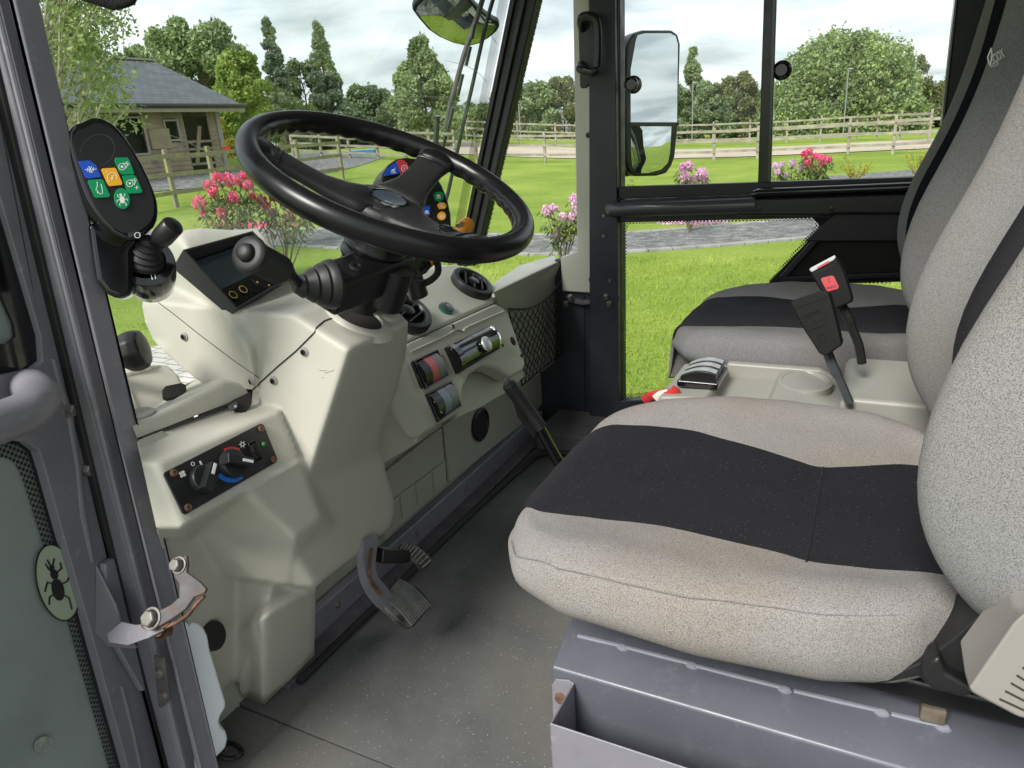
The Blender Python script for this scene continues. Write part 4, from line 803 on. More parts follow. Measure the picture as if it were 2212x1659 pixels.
WSn = ('x',)
PW = Pl(U(1134, 0, y=2.2), (U(1038, 349, y=2.2) - U(1134, 0, y=2.2)).cross(Vector((.06, 1, 0))))
if PW.n.x < 0: PW.n = -PW.n
def ws_bar(pairs_t, pairs_b, m, name, y, dep, parent=None, h=-.03):
    bm = BM(); T = [U(u, v, y=y) for u, v in pairs_t]; B = [U(u, v, y=y) for u, v in pairs_b]
    prism(bm, [T[0], T[1], B[1], B[0]], (0, dep, 0)); return vp(name, bm, m, parent, bevel=.006)
wp = ws_bar([(1113, -60), (1172, -60)], [(985, 575), (1024, 575)], 'trim_black', 'screen_pillar', 2.2, .05)
bm = BM(); 
for k, (a0, a1, b0, b1, hh_) in enumerate(((1116, 1128, 988, 996, .010), (1140, 1152, 1003, 1011, .012))): prism(bm, [U(a0, -60, y=2.2), U(a1, -60, y=2.2), U(b1, 575, y=2.2), U(b0, 575, y=2.2)], (0, -hh_, 0))
vp('pillar_gasket', bm, 'satin_black', wp, bevel=.004)
# quarter glass and its dots
PQ = Pl((0, 2.23, 0), (0, -1, 0))
bm = BM(); prism(bm, [PQ.at(u, v) for u, v in ((1150, -60), (1262, -60), (1262, 600), (1000, 600))], (0, .004, 0)); qg = vp('quarter_glass', bm, 'glass', smooth=False)
band([(1172, -60), (1024, 578)], [(1188, -60), (1038, 578)], 'frit_side', qg, PQ, .003)
# windscreen
def ws(yv, s, h=0.0):
    """point on the windscreen: y and s = 0 (sill) .. 1 (top)"""
    A = U(985, 575, y=2.2); B = U(1113, -60, y=2.2); p = A.lerp(B, s); cx_ = -.10 * (1 - ((yv - 1.35) / .88) ** 2); return Vector((p.x + cx_, yv, p.z)) + PW.n * h
bm = BM(); NY = 20; rows = [[bm.verts.new(ws(.42 + (2.19 - .42) * j / NY, s)) for j in range(NY + 1)] for s in (-.06, .2, .5, .8, 1.15)]
for i in range(4):
    for j in range(NY): bm.faces.new([rows[i][j], rows[i][j + 1], rows[i + 1][j + 1], rows[i + 1][j]])
wsg = vp('windscreen', bm, 'windscreen_glass')
bm = BM()
rows = [[bm.verts.new(ws(y_, s, .003)) for y_ in (2.155, 2.17, 2.185, 2.2)] for s in [k / 12 * 1.1 for k in range(13)]]
for i in range(12):
    for j in range(3): bm.faces.new([rows[i][j], rows[i][j + 1], rows[i + 1][j + 1], rows[i + 1][j]])
vp('dotted_border', bm, 'frit_screen', wsg, smooth=False)
# wiper sweep marks and scratches on the glass
def on_ws(u, v, h=.002):
    r = ray(u, v); lo, hi = .5, 4.0
    for _ in range(50):
        mid = (lo + hi) / 2; p = EYE + r * mid; s = (p.z - U(985, 575, y=2.2).z) / (U(1113, -60, y=2.2).z - U(985, 575, y=2.2).z); q = ws(p.y, s)
        if p.x > q.x: lo = mid
        else: hi = mid
    return EYE + r * lo + PW.n * h
m, t, b = _base('smear'); o_ = t.nodes['Material Output']; tr = t.nodes.new('ShaderNodeBsdfTransparent'); df = t.nodes.new('ShaderNodeBsdfDiffuse'); df.inputs[0].default_value = (.62, .68, .58, 1); ms = t.nodes.new('ShaderNodeMixShader'); ms.inputs[0].default_value = .38; t.links.new(tr.outputs[0], ms.inputs[1]); t.links.new(df.outputs[0], ms.inputs[2]); t.links.new(ms.outputs[0], o_.inputs[0])
for k, (pts, w0) in enumerate(((((328, 283), (380, 296), (440, 325), (500, 368), (560, 425), (600, 478), (636, 530), (652, 575)), .0018), (((885, 210), (920, 208), (965, 215), (1000, 232), (1035, 255)), .003), (((960, 130), (1000, 140), (1030, 155), (1053, 180)), .0022), (((1060, 77), (1075, 98)), .0025))):
    bm = BM(); P_ = smooth_pts([on_ws(*q) for q in pts], 4); N_ = len(P_); prev = None
    for i, p in enumerate(P_):
        d = (P_[min(i + 1, N_ - 1)] - P_[max(i - 1, 0)]).normalized(); s_ = d.cross(PW.n).normalized() * w0 * math.sin(math.pi * (i + .5) / N_) ** .4; cur = (bm.verts.new(p + s_), bm.verts.new(p - s_))
        if prev: bm.faces.new([prev[0], prev[1], cur[1], cur[0]])
        prev = cur
    vp('wiper_smear', bm, 'smear', wsg, smooth=False, recalc=False)
# wiper
def wsp(u, v, h): return on_ws(u, v, 0) - PW.n * h
bm = BM(); tube(bm, [wsp(1083, -20, .02), wsp(1060, 60, .02), wsp(1031, 190, .02), wsp(1010, 280, .02), wsp(978, 420, .02), wsp(962, 480, .02)], .0065, 8); wpr = vp('wiper', bm, 'tube_grey')
bm = BM(); tube(bm, [wsp(1074, -10, .045), wsp(1058, 42, .045), wsp(1030, 130, .05), wsp(1000, 235, .05), wsp(990, 290, .05)], .008, 8); vp('wiper_arm', bm, 'worn_metal', wpr)
for q0, q1 in (((1046, 60), (1039, 92)), ((1036, 108), (1026, 150)), ((1019, 168), (1008, 215)), ((998, 240), (986, 292)), ((982, 300), (970, 352))):
    bm = BM(); tube(bm, [wsp(*q0, .035), wsp(*q1, .035)], .0095, 8, ell=(1, .6)); vp('wiper_linkage', bm, 'tube_grey', wpr, bevel=.001)
bm = BM(); tube(bm, [wsp(972, 262, .05), wsp(966, 340, .05), wsp(950, 440, .05), wsp(945, 500, .05)], .009, 8); vp('wiper_arm', bm, 'tube_grey', wpr)

# ---------------- mirrors
dm = 1.95
mo = [(1370, 71), (1390, 64.5), (1452, 64.5), (1466, 74), (1471, 96), (1466, 268), (1459, 338), (1452, 358), (1441, 374), (1420, 380), (1372, 381), (1358, 372), (1351, 350), (1348, 204), (1355, 102), (1361, 82)]
MN = Vector((.80, -.60, 0)); cM = U(1410, 220, y=2.42); PM = Pl(cM, Vector((.81, -.58, 0)))
bm = BM(); vsb = [PM.at(u, v) for u, v in mo]; prism(bm, vsb, -PM.n * .05); sm_ = vp('door_mirror', bm, 'satin_black', bevel=.008)
def mpane(pts, m, dome, name, tilt, h):
    """glass facet that sits in the housing; its own normal sets what it reflects"""
    bm = BM(); P3 = [PM.at(u, v, h) for u, v in pts]; c = sum(P3, Vector()) / len(P3); cen = bm.verts.new(c + PM.n * dome); N_ = len(P3); rg = []
    for f_, q in ((.5, .75), (.8, .36), (1.0, 0)): rg.append([bm.verts.new(c.lerp(p, f_) + PM.n * dome * q) for p in P3])
    for i in range(N_):
        j = (i + 1) % N_; bm.faces.new([cen, rg[0][i], rg[0][j]])
        for a in range(2): bm.faces.new([rg[a][i], rg[a + 1][i], rg[a + 1][j], rg[a][j]])
    return vp(name, bm, m, sm_)
mpane([(1373, 88), (1377, 76), (1392, 72), (1448, 72), (1459, 78), (1464, 96), (1462, 264), (1362, 264), (1362, 150)], 'mirror_glass', .0, 'mirror_glass', 0, .001)
mpane([(1362, 273), (1450, 273), (1447, 330), (1442, 352), (1428, 366), (1400, 374), (1376, 374), (1366, 362), (1363, 345)], 'mirror_glass', .006, 'mirror_glass', 0, .001)
bm = BM(); prism(bm, [PM.at(u, v, .002) for u, v in ((1360, 265), (1465, 265), (1464, 272), (1360, 272))], PM.n * .004); vp('mirror_divider', bm, 'satin_black', sm_)
bm = BM(); tube(bm, [PM.at(1380, 372, -.03), PM.at(1362, 374, -.03), PM.at(1344, 390, -.10), U(1338, 410, y=2.33)], .012, 8); vp('mirror_arm', bm, 'tube_grey', sm_)
# wide-angle mirror ahead of the windscreen
rm = [(892, 12), (890, 22), (905, 42), (926, 66), (950, 82), (980, 95), (1012, 102), (1035, 96), (1056, 84), (1073, 70), (1080, 58), (1078, 50), (1066, 44), (1050, 33), (1030, 16), (1010, -6), (985, -22), (950, -25), (915, -12)]
cR = U(980, 40, d=2.35); PR = Pl(cR, Vector((.34, -.57, -.74)))
bm = BM(); P3 = [PR.at(u, v) for u, v in rm]; c = sum(P3, Vector()) / len(P3); prism(bm, P3, -PR.n * .03); fm = vp('front_mirror', bm, 'satin_black', bevel=.008)
bm = BM(); P3 = [c.lerp(p, .915) + PR.n * .0015 for p in P3]; N_ = len(P3); cen = bm.verts.new(c + PR.n * .007); rg = [[bm.verts.new(c.lerp(p, f_) + PR.n * .007 * q) for p in P3] for f_, q in ((.5, .75), (.8, .36), (1.0, 0))]
for i in range(N_):
    j = (i + 1) % N_; bm.faces.new([cen, rg[0][i], rg[0][j]])
    for a in range(2): bm.faces.new([rg[a][i], rg[a + 1][i], rg[a + 1][j], rg[a][j]])
vp('mirror_glass', bm, 'mirror_dusty', fm)
bm = BM(); tube(bm, [c - PR.n * .03, c - PR.n * .06 + Vector((0, .1, .12)), c + Vector((-.05, .3, .4))], .012, 8); vp('mirror_arm', bm, 'tube_grey', fm)

# ---------------- near side: body pillar and opened driver's door
YN = .55
PN = Pl((0, YN, 0), (0, -1, 0))
def lin(a0, a1, v): return a0 + (a1 - a0) * v / 1659.0
# edges of the strips, each (u at v=0, u at v=1659)
S = {'R': (72, 470), 'R2': (30, 428), 'M': (-4, 404), 'SR': (-28, 392), 'SL': (-46, 352), 'F': (-125, 277)}
def strip(name, a, b_, m, h0, h, parent=None, v0=-80, v1=1720, bevel=.003, P=PN):
    bm = BM(); L0, L1 = [P.on(lin(*S[a], v), v, h0 + h) - P.n * h for v in (v0, v1)]; R0, R1 = [P.on(lin(*S[b_], v), v, h0) for v in (v0, v1)]
    prism(bm, [L0, R0, R1, L1], P.n * h); return vp(name, bm, m, parent, bevel=bevel)
npil = strip('door_pillar', 'R2', 'R', 'paint_lilac', -.03, .03, bevel=.006)
strip('pillar_flange', 'SR', 'M', 'paint_lilac', -.03, .034, npil, bevel=.005)
strip('pillar_face', 'M', 'R2', 'paint_lilac', -.03, .025, npil, bevel=.002)
bm = BM(); tube(bm, [PN.at(lin(*S['M'], v), v, .004) for v in (-80, 400, 900, 1720)], .0035, 8); vp('pillar_bead', bm, 'paint_lilac', npil)
sl_ = strip('door_seal', 'SL', 'SR', 'rubber', -.02, .03, npil, bevel=.006)
# the door leaf, swung open towards the camera
HL = PN.at(lin(*S['SL'], 830), 830); HT = PN.at(lin(*S['SL'], 0), 0); HB = PN.at(lin(*S['SL'], 1659), 1659)
up_ = (HT - HB).normalized(); dd = Vector((.30, -.95, 0)).normalized(); PO = Pl(HL, dd.cross(up_))
if PO.n.dot(EYE - HL) < 0: PO.n = -PO.n
dr = bpy.data.objects.new('driver_door', None); COL.objects.link(dr); dr.parent = VH; dr.location = HL - VH.location
bm = BM(); fr = [(lin(*S['SL'], -80), -80), (lin(*S['SL'], 1720), 1720), (290, 1720), (277, 1659), (190, 1340), (133, 1140), (100, 1020), (86, 975), (60, 955), (0, 948), (-60, 945), (-60, 812), (0, 812), (70, 797), (92, 780), (88, 725), (0, 425), (-60, 230), (-60, -80)]
prism(bm, [PO.at(u, v) for u, v in fr], -PO.n * .035); df_ = vp('door_frame', bm, 'paint_lilac', dr, bevel=.004)
bm = BM(); prism(bm, [PO.at(u, v, -.004) for u, v in [(lin(*S['SL'], -80) - 1, -80), (lin(*S['SL'], 1720) - 1, 1720), (lin(*S['SL'], 1720) - 8, 1720), (lin(*S['SL'], -80) - 8, -80)]], PO.n * .007); vp('bare_edge', bm, 'rusty_lilac', df_, bevel=.001)
# raised weld line on the frame
bm = BM(); tube(bm, [PO.at(u, v, .0) for u, v in ((115, 775), (150, 900), (168, 1010), (178, 1110), (200, 1215))], [.004, .006, .0045, .006, .004], 8, ell=(1, .5)); vp('weld_bead', bm, 'paint_lilac', df_); bm = BM(); tube(bm, [PO.at(u, v, .0) for u, v in ((262, 1480), (285, 1570), (300, 1640), (310, 1700))], .004, 8, ell=(1, .5)); vp('weld_bead', bm, 'paint_lilac', df_)
# glasses
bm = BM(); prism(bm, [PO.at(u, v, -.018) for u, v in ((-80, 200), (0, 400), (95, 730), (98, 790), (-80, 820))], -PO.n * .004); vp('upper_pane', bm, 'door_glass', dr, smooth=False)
bm = BM(); g1 = [(-60, 230), (0, 425), (88, 725), (92, 780), (70, 797), (0, 812), (-60, 812)]; g2 = [(-60, 420), (-20, 560), (42, 700), (46, 728), (30, 742), (0, 745), (-60, 748)]
for i in range(6): prism(bm, [PO.at(*g1[i], -.012), PO.at(*g1[i + 1], -.012), PO.at(*g2[i + 1], -.012), PO.at(*g2[i], -.012)], PO.n * .004)
vp('black_border', bm, 'gloss_black', dr, smooth=False)
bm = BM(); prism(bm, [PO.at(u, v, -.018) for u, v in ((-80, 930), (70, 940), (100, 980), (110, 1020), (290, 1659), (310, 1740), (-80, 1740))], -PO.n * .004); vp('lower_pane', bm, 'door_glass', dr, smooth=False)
o1 = [(-60, 945), (0, 948), (60, 955), (86, 975), (100, 1020), (133, 1140), (190, 1340), (277, 1659), (296, 1730)]; i1 = [(-60, 985), (0, 988), (38, 992), (54, 1005), (70, 1040), (106, 1160), (168, 1362), (254, 1670), (272, 1740)]; i0 = [(-60, 952), (0, 955), (57, 962), (80, 980), (94, 1024), (127, 1144), (183, 1344), (270, 1662), (288, 1732)]
band(o1, i0, 'gloss_black', dr, PO, -.014, 'black_border'); band(i0, i1, 'frit_door', dr, PO, -.014)
# beetle sticker
Ps = PO
def ell(cx_, cy_, rx, ry, rot, n=36): return arcpts(cx_, cy_, rx, ry, 0, 360, n, rot)[:-1]
mat('sticker_green', (.38, .44, .33), .5); mat('beetle_black', (.012, .014, .012), .6)
bm = BM(); plate(bm, PO, ell(125, 1259, 44, 84, -14), -.0135, .0012, 0); ring_ = ell(125, 1259, 44, 84, -14); stroke(bm, PO, ring_, 2.5, -.012, .0008, 1, closed=True)
plate(bm, PO, ell(126, 1274, 13, 24, -12), -.012, .001, 1); plate(bm, PO, ell(118, 1241, 8, 11, -12), -.012, .001, 1); plate(bm, PO, ell(113, 1226, 5, 6, -12), -.012, .001, 1)
for L_ in (((118, 1238), (106, 1230), (99, 1218)), ((122, 1238), (134, 1228), (131, 1216)), ((116, 1262), (103, 1258), (98, 1278)), ((134, 1262), (146, 1256), (152, 1240)), ((118, 1284), (108, 1290), (107, 1306)), ((136, 1284), (150, 1292), (156, 1316)), ((110, 1222), (103, 1210)), ((115, 1220), (118, 1207))): stroke(bm, PO, L_, 2.6, -.012, .001, 1)
vp('beetle_sticker', bm, ['sticker_green', 'beetle_black'], dr, smooth=False)
bm = BM(); plate(bm, PO, ell(95, 1609, 21, 17, -35), -.0135, .001); mat('pale_smudge', (.30, .32, .28), .9, var=.3, vscale=80); vp('old_sticker_mark', bm, 'pale_smudge', dr, smooth=False)
# door grab tube
bm = BM(); hp = smooth_pts([PO.on(62, 835, .0), PO.on(70, 838, .025), PO.on(86, 855, .05), PO.on(70, 880, .075), PO.on(20, 905, .08), PO.on(-160, 965, .08)], 6)
tube(bm, hp, .0235, 20); vp('grab_tube', bm, 'paint_lilac', dr)
def hexbolt(bm, p, n_, r, h=.008, washer=1.35):
    lathe(bm, p, n_, [(r * washer, 0), (r * washer, .002), (r * 1.05, .0021)], 20); lathe(bm, Vector(p) + Vector(n_).normalized() * .002, n_, [(r, 0), (r, h * .8), (r * .85, h), (0, h)], 6)
for q in ((150, 884), (185, 1013)):
    bm = BM(); hexbolt(bm, PO.at(*q, .0), PO.n, .0095, .009); vp('hex_bolt', bm, 'steel', dr, bevel=.0008)
# welded hinge bracket
bm = BM(); prism(bm, [PO.at(u, v, .002) for u, v in ((210, 1217), (256, 1186), (262, 1200), (268, 1330), (328, 1468), (293, 1492), (236, 1393), (214, 1360))], PO.n * .012); hb_ = vp('hinge_bracket', bm, 'paint_lilac', dr, bevel=.003)
bm = BM(); prism(bm, [PO.at(210, 1217, .0), PO.at(214, 1360, .0), PO.at(236, 1393, .0), PO.at(229, 1388, .055), PO.at(206, 1362, .05), PO.at(202, 1300, .04)], PO.n.cross(up_) * .005); vp('bracket_web', bm, 'paint_lilac', hb_, bevel=.002)
zt = HL.z
PT = Pl(PN.on(330, 1345, .045), (.10, -.80, .60)); 
bm = BM(); plate(bm, PT, [(230, 1370), (262, 1343), (292, 1350), (333, 1345), (352, 1344), (352, 1362), (320, 1378), (275, 1394), (235, 1388)], 0, .005); vp('hinge_lug', bm, 'paint_lilac', hb_, bevel=.001)
bm = BM(); plate(bm, PT, ell(334, 1347, 31, 14, -8), .005, .004); plate(bm, PT, ell(330, 1353, 30, 13, -8), -.004, .004); vp('washer', bm, 'rust', hb_, bevel=.001)
arm_ = [(312, 1345), (320, 1328), (345, 1318), (368, 1306), (386, 1290), (386, 1262), (376, 1247), (368, 1214), (372, 1204), (402, 1200), (404, 1218), (402, 1236), (430, 1256), (445, 1272), (440, 1282), (418, 1290), (400, 1316), (372, 1336), (345, 1352), (326, 1356)]
bm = BM(); plate(bm, PT, arm_, .009, .006); ca = vp('check_lever', bm, 'worn_metal', hb_, bevel=.002)
bm = BM(); plate(bm, PT, [(352, 1352), (380, 1340), (405, 1322), (424, 1298), (440, 1284), (440, 1290), (424, 1306), (404, 1332), (380, 1348), (356, 1358)], .001, .006); vp('lever_edge', bm, 'rust', hb_, bevel=.002)
bm = BM(); hexbolt(bm, PT.on(328, 1336, .015), PT.n, .0120, .009); vp('hex_bolt', bm, 'steel', hb_, bevel=.0008)
bm = BM(); hexbolt(bm, PT.on(387, 1221, .015), PT.n, .0095, .010); vp('hex_bolt', bm, 'steel', hb_, bevel=.0008)
bm = BM(); tube(bm, [PT.at(341, 1364, .0), PT.at(341, 1364, -.022)], .0075, 12); lathe(bm, PT.at(341, 1364, -.004), -PT.n, [(.011, 0), (.011, .008), (.008, .009)], 6); vp('threaded_end', bm, 'rust', hb_)
bm = BM(); strip_pts = [(349, 1403), (372, 1410), (383, 1500), (366, 1516), (358, 1512)]; prism(bm, [PN.at(u, v, .012) for u, v in strip_pts], PN.n * .003); st_ = vp('striker_plate', bm, 'worn_metal', npil, bevel=.001)
bm = BM(); lathe(bm, PN.at(363, 1440, .015), PN.n, [(.008, 0), (.007, .005), (0, .005)], 12); lathe(bm, PN.at(372, 1488, .015), PN.n, [(.008, 0), (.007, .005), (0, .005)], 12); vp('screw', bm, 'steel', npil)
# black cloth-covered visor end hanging over the opening
bm = BM(); vo_ = [(118, -60), (150, -8), (185, 4), (215, 14), (245, 23), (270, 22), (292, 10), (306, -8), (300, -60)]; prism(bm, [U(u, v, d=.95) for u, v in vo_], ray(220, 0).normalized() * .06); vp('sun_visor', bm, 'fur_black', bevel=.014, bseg=4)
# moulded sheet: same plastic, splashed with floor dirt and rust along its foot
mat('dash_sheet', (.47, .455, .395), .55, var=.035, vscale=5, col2=(.42, .40, .34), c2scale=8, c2lo=.55, c2hi=.8, bump=.45, bscale=420, bdist=.0009)
t = MATS['dash_sheet'].node_tree; b = t.nodes['Principled BSDF']; src = b.inputs['Base Color'].links[0].from_socket; geo = t.nodes.new('ShaderNodeNewGeometry'); sp_n = t.nodes.new('ShaderNodeSeparateXYZ'); t.links.new(geo.outputs['Position'], sp_n.inputs[0])
n = t.nodes.new('ShaderNodeTexNoise'); n.inputs['Scale'].default_value = 16; n.inputs['Detail'].default_value = 7; t.links.new(geo.outputs['Position'], n.inputs['Vector'])
ma = t.nodes.new('ShaderNodeMath'); ma.operation = 'MULTIPLY_ADD'; ma.inputs[1].default_value = -6.5; ma.inputs[2].default_value = .32; t.links.new(sp_n.outputs[2], ma.inputs[0]); ad = t.nodes.new('ShaderNodeMath'); ad.operation = 'ADD'; t.links.new(ma.outputs[0], ad.inputs[0]); t.links.new(n.outputs['Fac'], ad.inputs[1])
r = t.nodes.new('ShaderNodeValToRGB'); r.color_ramp.elements[0].position = .55; r.color_ramp.elements[1].position = .85; r.color_ramp.elements[1].color = (.75, .75, .75, 1); t.links.new(ad.outputs[0], r.inputs[0]); mm = t.nodes.new('ShaderNodeMixRGB'); mm.inputs[2].default_value = (.16, .12, .08, 1); t.links.new(r.outputs[0], mm.inputs[0]); t.links.new(src, mm.inputs[1]); t.links.new(mm.outputs[0], b.inputs['Base Color'])
mat('stalk_black', (.012, .0125, .013), .52); mat('scuff_grey', (.20, .19, .17), .7); mat('screw_ring', (.30, .29, .27), .5); mat('frame_grey', (.045, .045, .050), .6)
# ================================================================ dashboard
BE = 'dash_beige'
def cage(name, V, F, m, parent=None, bevel=.012, bseg=4, **k):
    """V: name -> (u, v, x) or a world point; F: lists of names"""
    bm = BM(); vs = {}
    for key, q in V.items(): vs[key] = bm.verts.new(q if isinstance(q, Vector) else U(q[0], q[1], x=q[2]))
    for f in F:
        try: bm.faces.new([vs[i] for i in f])
        except ValueError: pass
    for v in [v for v in bm.verts if not v.link_faces]: bm.verts.remove(v)
    if k.pop('soft', 0):
        soften(bm, .0125, 4); return vp(name, bm, m, parent, angle=180)
    return vp(name, bm, m, parent, bevel=bevel, bseg=bseg, **k)
# --- one moulded sheet: instrument cowl, column cover, heater box and knee shroud.
# Each form is a convex block (planes blended with a soft maximum), the blocks are joined with a soft minimum of depth.
def P3(*q):
    pts = [p if isinstance(p, Vector) else U(p[0], p[1], x=p[2]) for p in q]; return Pl.three(*pts)
rg1, rg2 = U(392, 526, x=-1.0), U(505, 712, x=-.888); Pc = P3(rg1, rg2, rg1 + Vector((0, .2, 0)))
Ph = P3((356, 1020, -.80), (568, 915, -.82), (396, 1110, -.775))
def dep(P, r): 
    dn = r.dot(P.n)
    return (P.p - EYE).dot(P.n) / dn if abs(dn) > 1e-6 else 99.0
def smx(L_, k):
    a = L_[0]
    for b_ in L_[1:]:
        h = max(k - abs(a - b_), 0) / k; a = max(a, b_) + h * h * k * .25
    return a
def smn(L_, k):
    a = L_[0]
    for b_ in L_[1:]:
        h = max(k - abs(a - b_), 0) / k; a = min(a, b_) - h * h * k * .25
    return a
tC = U(634, 681, x=-.785); nC = U(754, 756, x=-.687)
pT, pNF, pRF = P3(tC, nC, (881, 697, -.695)), P3(tC, nC, (672, 1010, -.785)), P3(nC, (881, 697, -.695), (672, 1010, -.785))
pS, pN = Pc, P3(rg1, rg2, U(548, 830, y=.772))
v1_ = U(560, 729, x=-.828); pFS = P3(v1_, tC, tC + Vector((-.035, .10, -.012)))
hA, hB, hE, hD = Ph.at(337, 1000), Ph.at(563, 903), Ph.at(394, 1140), Ph.at(648, 1000)
pHT, pHL, pHB = P3(hA, hB, (303, 951, -.90)), P3(hA, hE, hA + Vector((-.16, -.03, 0))), P3(hE, hD, hE + Vector((-.12, 0, -.02)))
pHR = P3(Ph.at(600, 880), hD, hD + Vector((-.06, .03, .0)))
pKF = P3((660, 1020, -.800), (848, 1085, -.845), (652, 1230, -.790)); kA, kB2 = U(541, 1066, x=-.835), U(652, 1225, x=-.792)
pKL = P3(pKF.at(541, 1066), pKF.at(652, 1225), (468, 1240, -.975)); kb1, kb2_ = U(640, 1290, x=-.80), U(838, 1150, x=-.848); pKB = P3(kb1, kb2_, kb1 + Vector((-.10, 0, .004)))
pC2 = P3((469, 1112, -.945), (467, 1264, -.972), (391, 1150, -.925)); pPF = P3((600, 1304, -.885), (682, 1268, -.895), (640, 1470, -.995)); pPL = P3((573, 1322, -.885), (560, 1440, -.955), (499, 1440, -1.0))
wL1, wL2 = U(652, 1008, x=-.786), U(695, 1118, x=-.765); pWT, pWW, pWE = P3(pKF.at(560, 1064), wL1, wL2), P3(wL1, wL2, (680, 1012, -.835)), P3(wL2, (655, 1172, -.782), (712, 1170, -.835))
def depth_of(u, v):
    r = ray(u, v); d = lambda P: dep(P, r); k = .016
    tS = d(pS); wz = max(0, min(1, (u - 540) / 35)); tS += 3.0 * max(0, .768 - (EYE + r * tS).z) * wz
    cowl = smx([tS, d(pN)], .030); tT = d(pT); tT += 2.2 * max(0, -.785 - (EYE + r * tT).x); colm = smx([tT, d(pNF), d(pRF)], .014)
    def ext(t_, e_): return t_ + 4.0 * max(0, t_ - e_)
    L_ = []
    if v < 845 or (u < 560 and v < 850): L_.append(smn([cowl, colm], .030))
    else: L_.append(colm)
    if u < 700: L_.append(ext(smx([d(Ph), d(pHT), d(pHL)], .012), min(d(pHB), d(pHR))))
    if v > 930:
        top_ = 3.0 * max(0, (1140 - (u - 394) * .559 - v)) / 1659; kn = smx([d(pKF), d(pKL)], .030); wd = smx([d(pWT), d(pWW), d(pWE), d(pKL)], .016); L_.append(ext(smn([kn, wd], .020), d(pKB)) + top_); L_.append(smx([d(pPF), d(pPL)], .016) + 3.0 * max(0, (1332 - (u - 573) * .57 - v)) / 1659 + 2.5 * max(0, 566 - u) / 1659); L_.append(d(pC2))
    return smn(L_, k)
OUT = [(307, 662), (311, 640), (322, 611), (345, 560), (363, 521), (378, 507), (400, 498), (430, 493), (470, 495), (500, 497), (553, 494), (600, 545), (650, 600), (694, 655), (760, 640), (840, 655), (881, 695), (880, 730), (876, 770), (868, 800), (855, 850), (840, 890), (826, 925), (819, 956), (829, 997), (836, 1036), (846, 1060), (851, 1085), (849, 1112), (841, 1138), (825, 1154), (806, 1166), (770, 1198), (714, 1240), (682, 1268), (681, 1340), (679, 1416), (625, 1470), (573, 1521), (560, 1519), (524, 1507), (518, 1490), (516, 1474), (500, 1472), (482, 1500), (440, 1440), (400, 1330), (340, 1150), (296, 955), (303, 949), (400, 911), (496, 872), (504, 886), (520, 892), (532, 890), (543, 874), (546, 842), (500, 838), (443, 832), (400, 800), (360, 765), (331, 734), (314, 695)]
BIG = set(range(0, 10)) | {len(OUT) - 1, len(OUT) - 2}; SML = set(range(15, 44))
def segd(p, a, b_):
    ax_, ay_ = b_[0] - a[0], b_[1] - a[1]; t = max(0, min(1, ((p[0] - a[0]) * ax_ + (p[1] - a[1]) * ay_) / (ax_ * ax_ + ay_ * ay_))); return math.hypot(p[0] - a[0] - ax_ * t, p[1] - a[1] - ay_ * t)
bm = BM(); bm.faces.new([bm.verts.new((u, v, 0)) for u, v in OUT])
for ax_, lo, hi in ((0, 290, 885), (1, 485, 1525)):
    c_ = lo
    while c_ < hi:
        bmesh.ops.bisect_plane(bm, geom=bm.verts[:] + bm.edges[:] + bm.faces[:], plane_co=(c_, 0, 0) if ax_ == 0 else (0, c_, 0), plane_no=(1, 0, 0) if ax_ == 0 else (0, 1, 0)); c_ += 6.0
rim = [e for e in bm.edges if e.is_boundary]
for vtx in bm.verts:
    u, v = vtx.co.x, vtx.co.y; t = depth_of(u, v)
    for grp, rp, am in ((BIG, 42.0, .045), (SML, 15.0, .011)):
        dmin = min(segd((u, v), OUT[i], OUT[(i + 1) % len(OUT)]) for i in grp)
        if dmin < rp: q_ = 1 - dmin / rp; t += am * (1 - math.sqrt(max(0, 1 - q_ * q_)))
    vtx.co = EYE + ray(u, v) * t
ex = bmesh.ops.extrude_edge_only(bm, edges=rim)
for g_ in ex['geom']:
    if isinstance(g_, bmesh.types.BMVert): g_.co += (g_.co - EYE).normalized() * .05
dash = vp('dashboard', bm, 'dash_sheet', angle=180)
ks = dash; Ptop = pT
# seams of the cover: thin dark grooves
def skin_of(*obs):
    ts = []
    for o in obs:
        off = o.matrix_basis.translation.copy(); a = o.parent
        while a is not None: off += a.location; a = a.parent
        ts.append((BVHTree.FromPolygons([v.co + off for v in o.data.vertices], [tuple(p.vertices) for p in o.data.polygons])))
    def hit(u, v):
        best = None
        for t_ in ts:
            h_ = t_.ray_cast(EYE, ray(u, v).normalized())
            if h_[0] is not None and (best is None or h_[3] < best[3]): best = h_
        if best is None: return None
        n_ = best[1]; n_ = -n_ if n_.dot(ray(u, v)) > 0 else n_
        return best[0], n_
    return hit
def skin_line(hit, pts, w_, name, parent, m='seam_dark', step=6):
    P_ = []
    for a, b_ in zip(pts, pts[1:]):
        L_ = math.hypot(b_[0] - a[0], b_[1] - a[1]); n_ = max(1, int(L_ / step))
        for k in range(n_): P_.append((a[0] + (b_[0] - a[0]) * k / n_, a[1] + (b_[1] - a[1]) * k / n_))
    P_.append(pts[-1]); Q = [hit(*q) for q in P_]; Q = [q[0] + q[1] * w_ * .2 for q in Q if q]
    bm = BM(); tube(bm, Q, w_, 6); return vp(name, bm, m, parent)
def skin_screw(hit, q, r=.0052, parent=None):
    h_ = hit(*q); bm = BM(); screw_bm(bm, h_[0] + h_[1] * .0003, h_[1], r); return vp('panel_screw', bm, ['screw_ring', 'satin_black'], parent or dash)
HD = skin_of(dash)
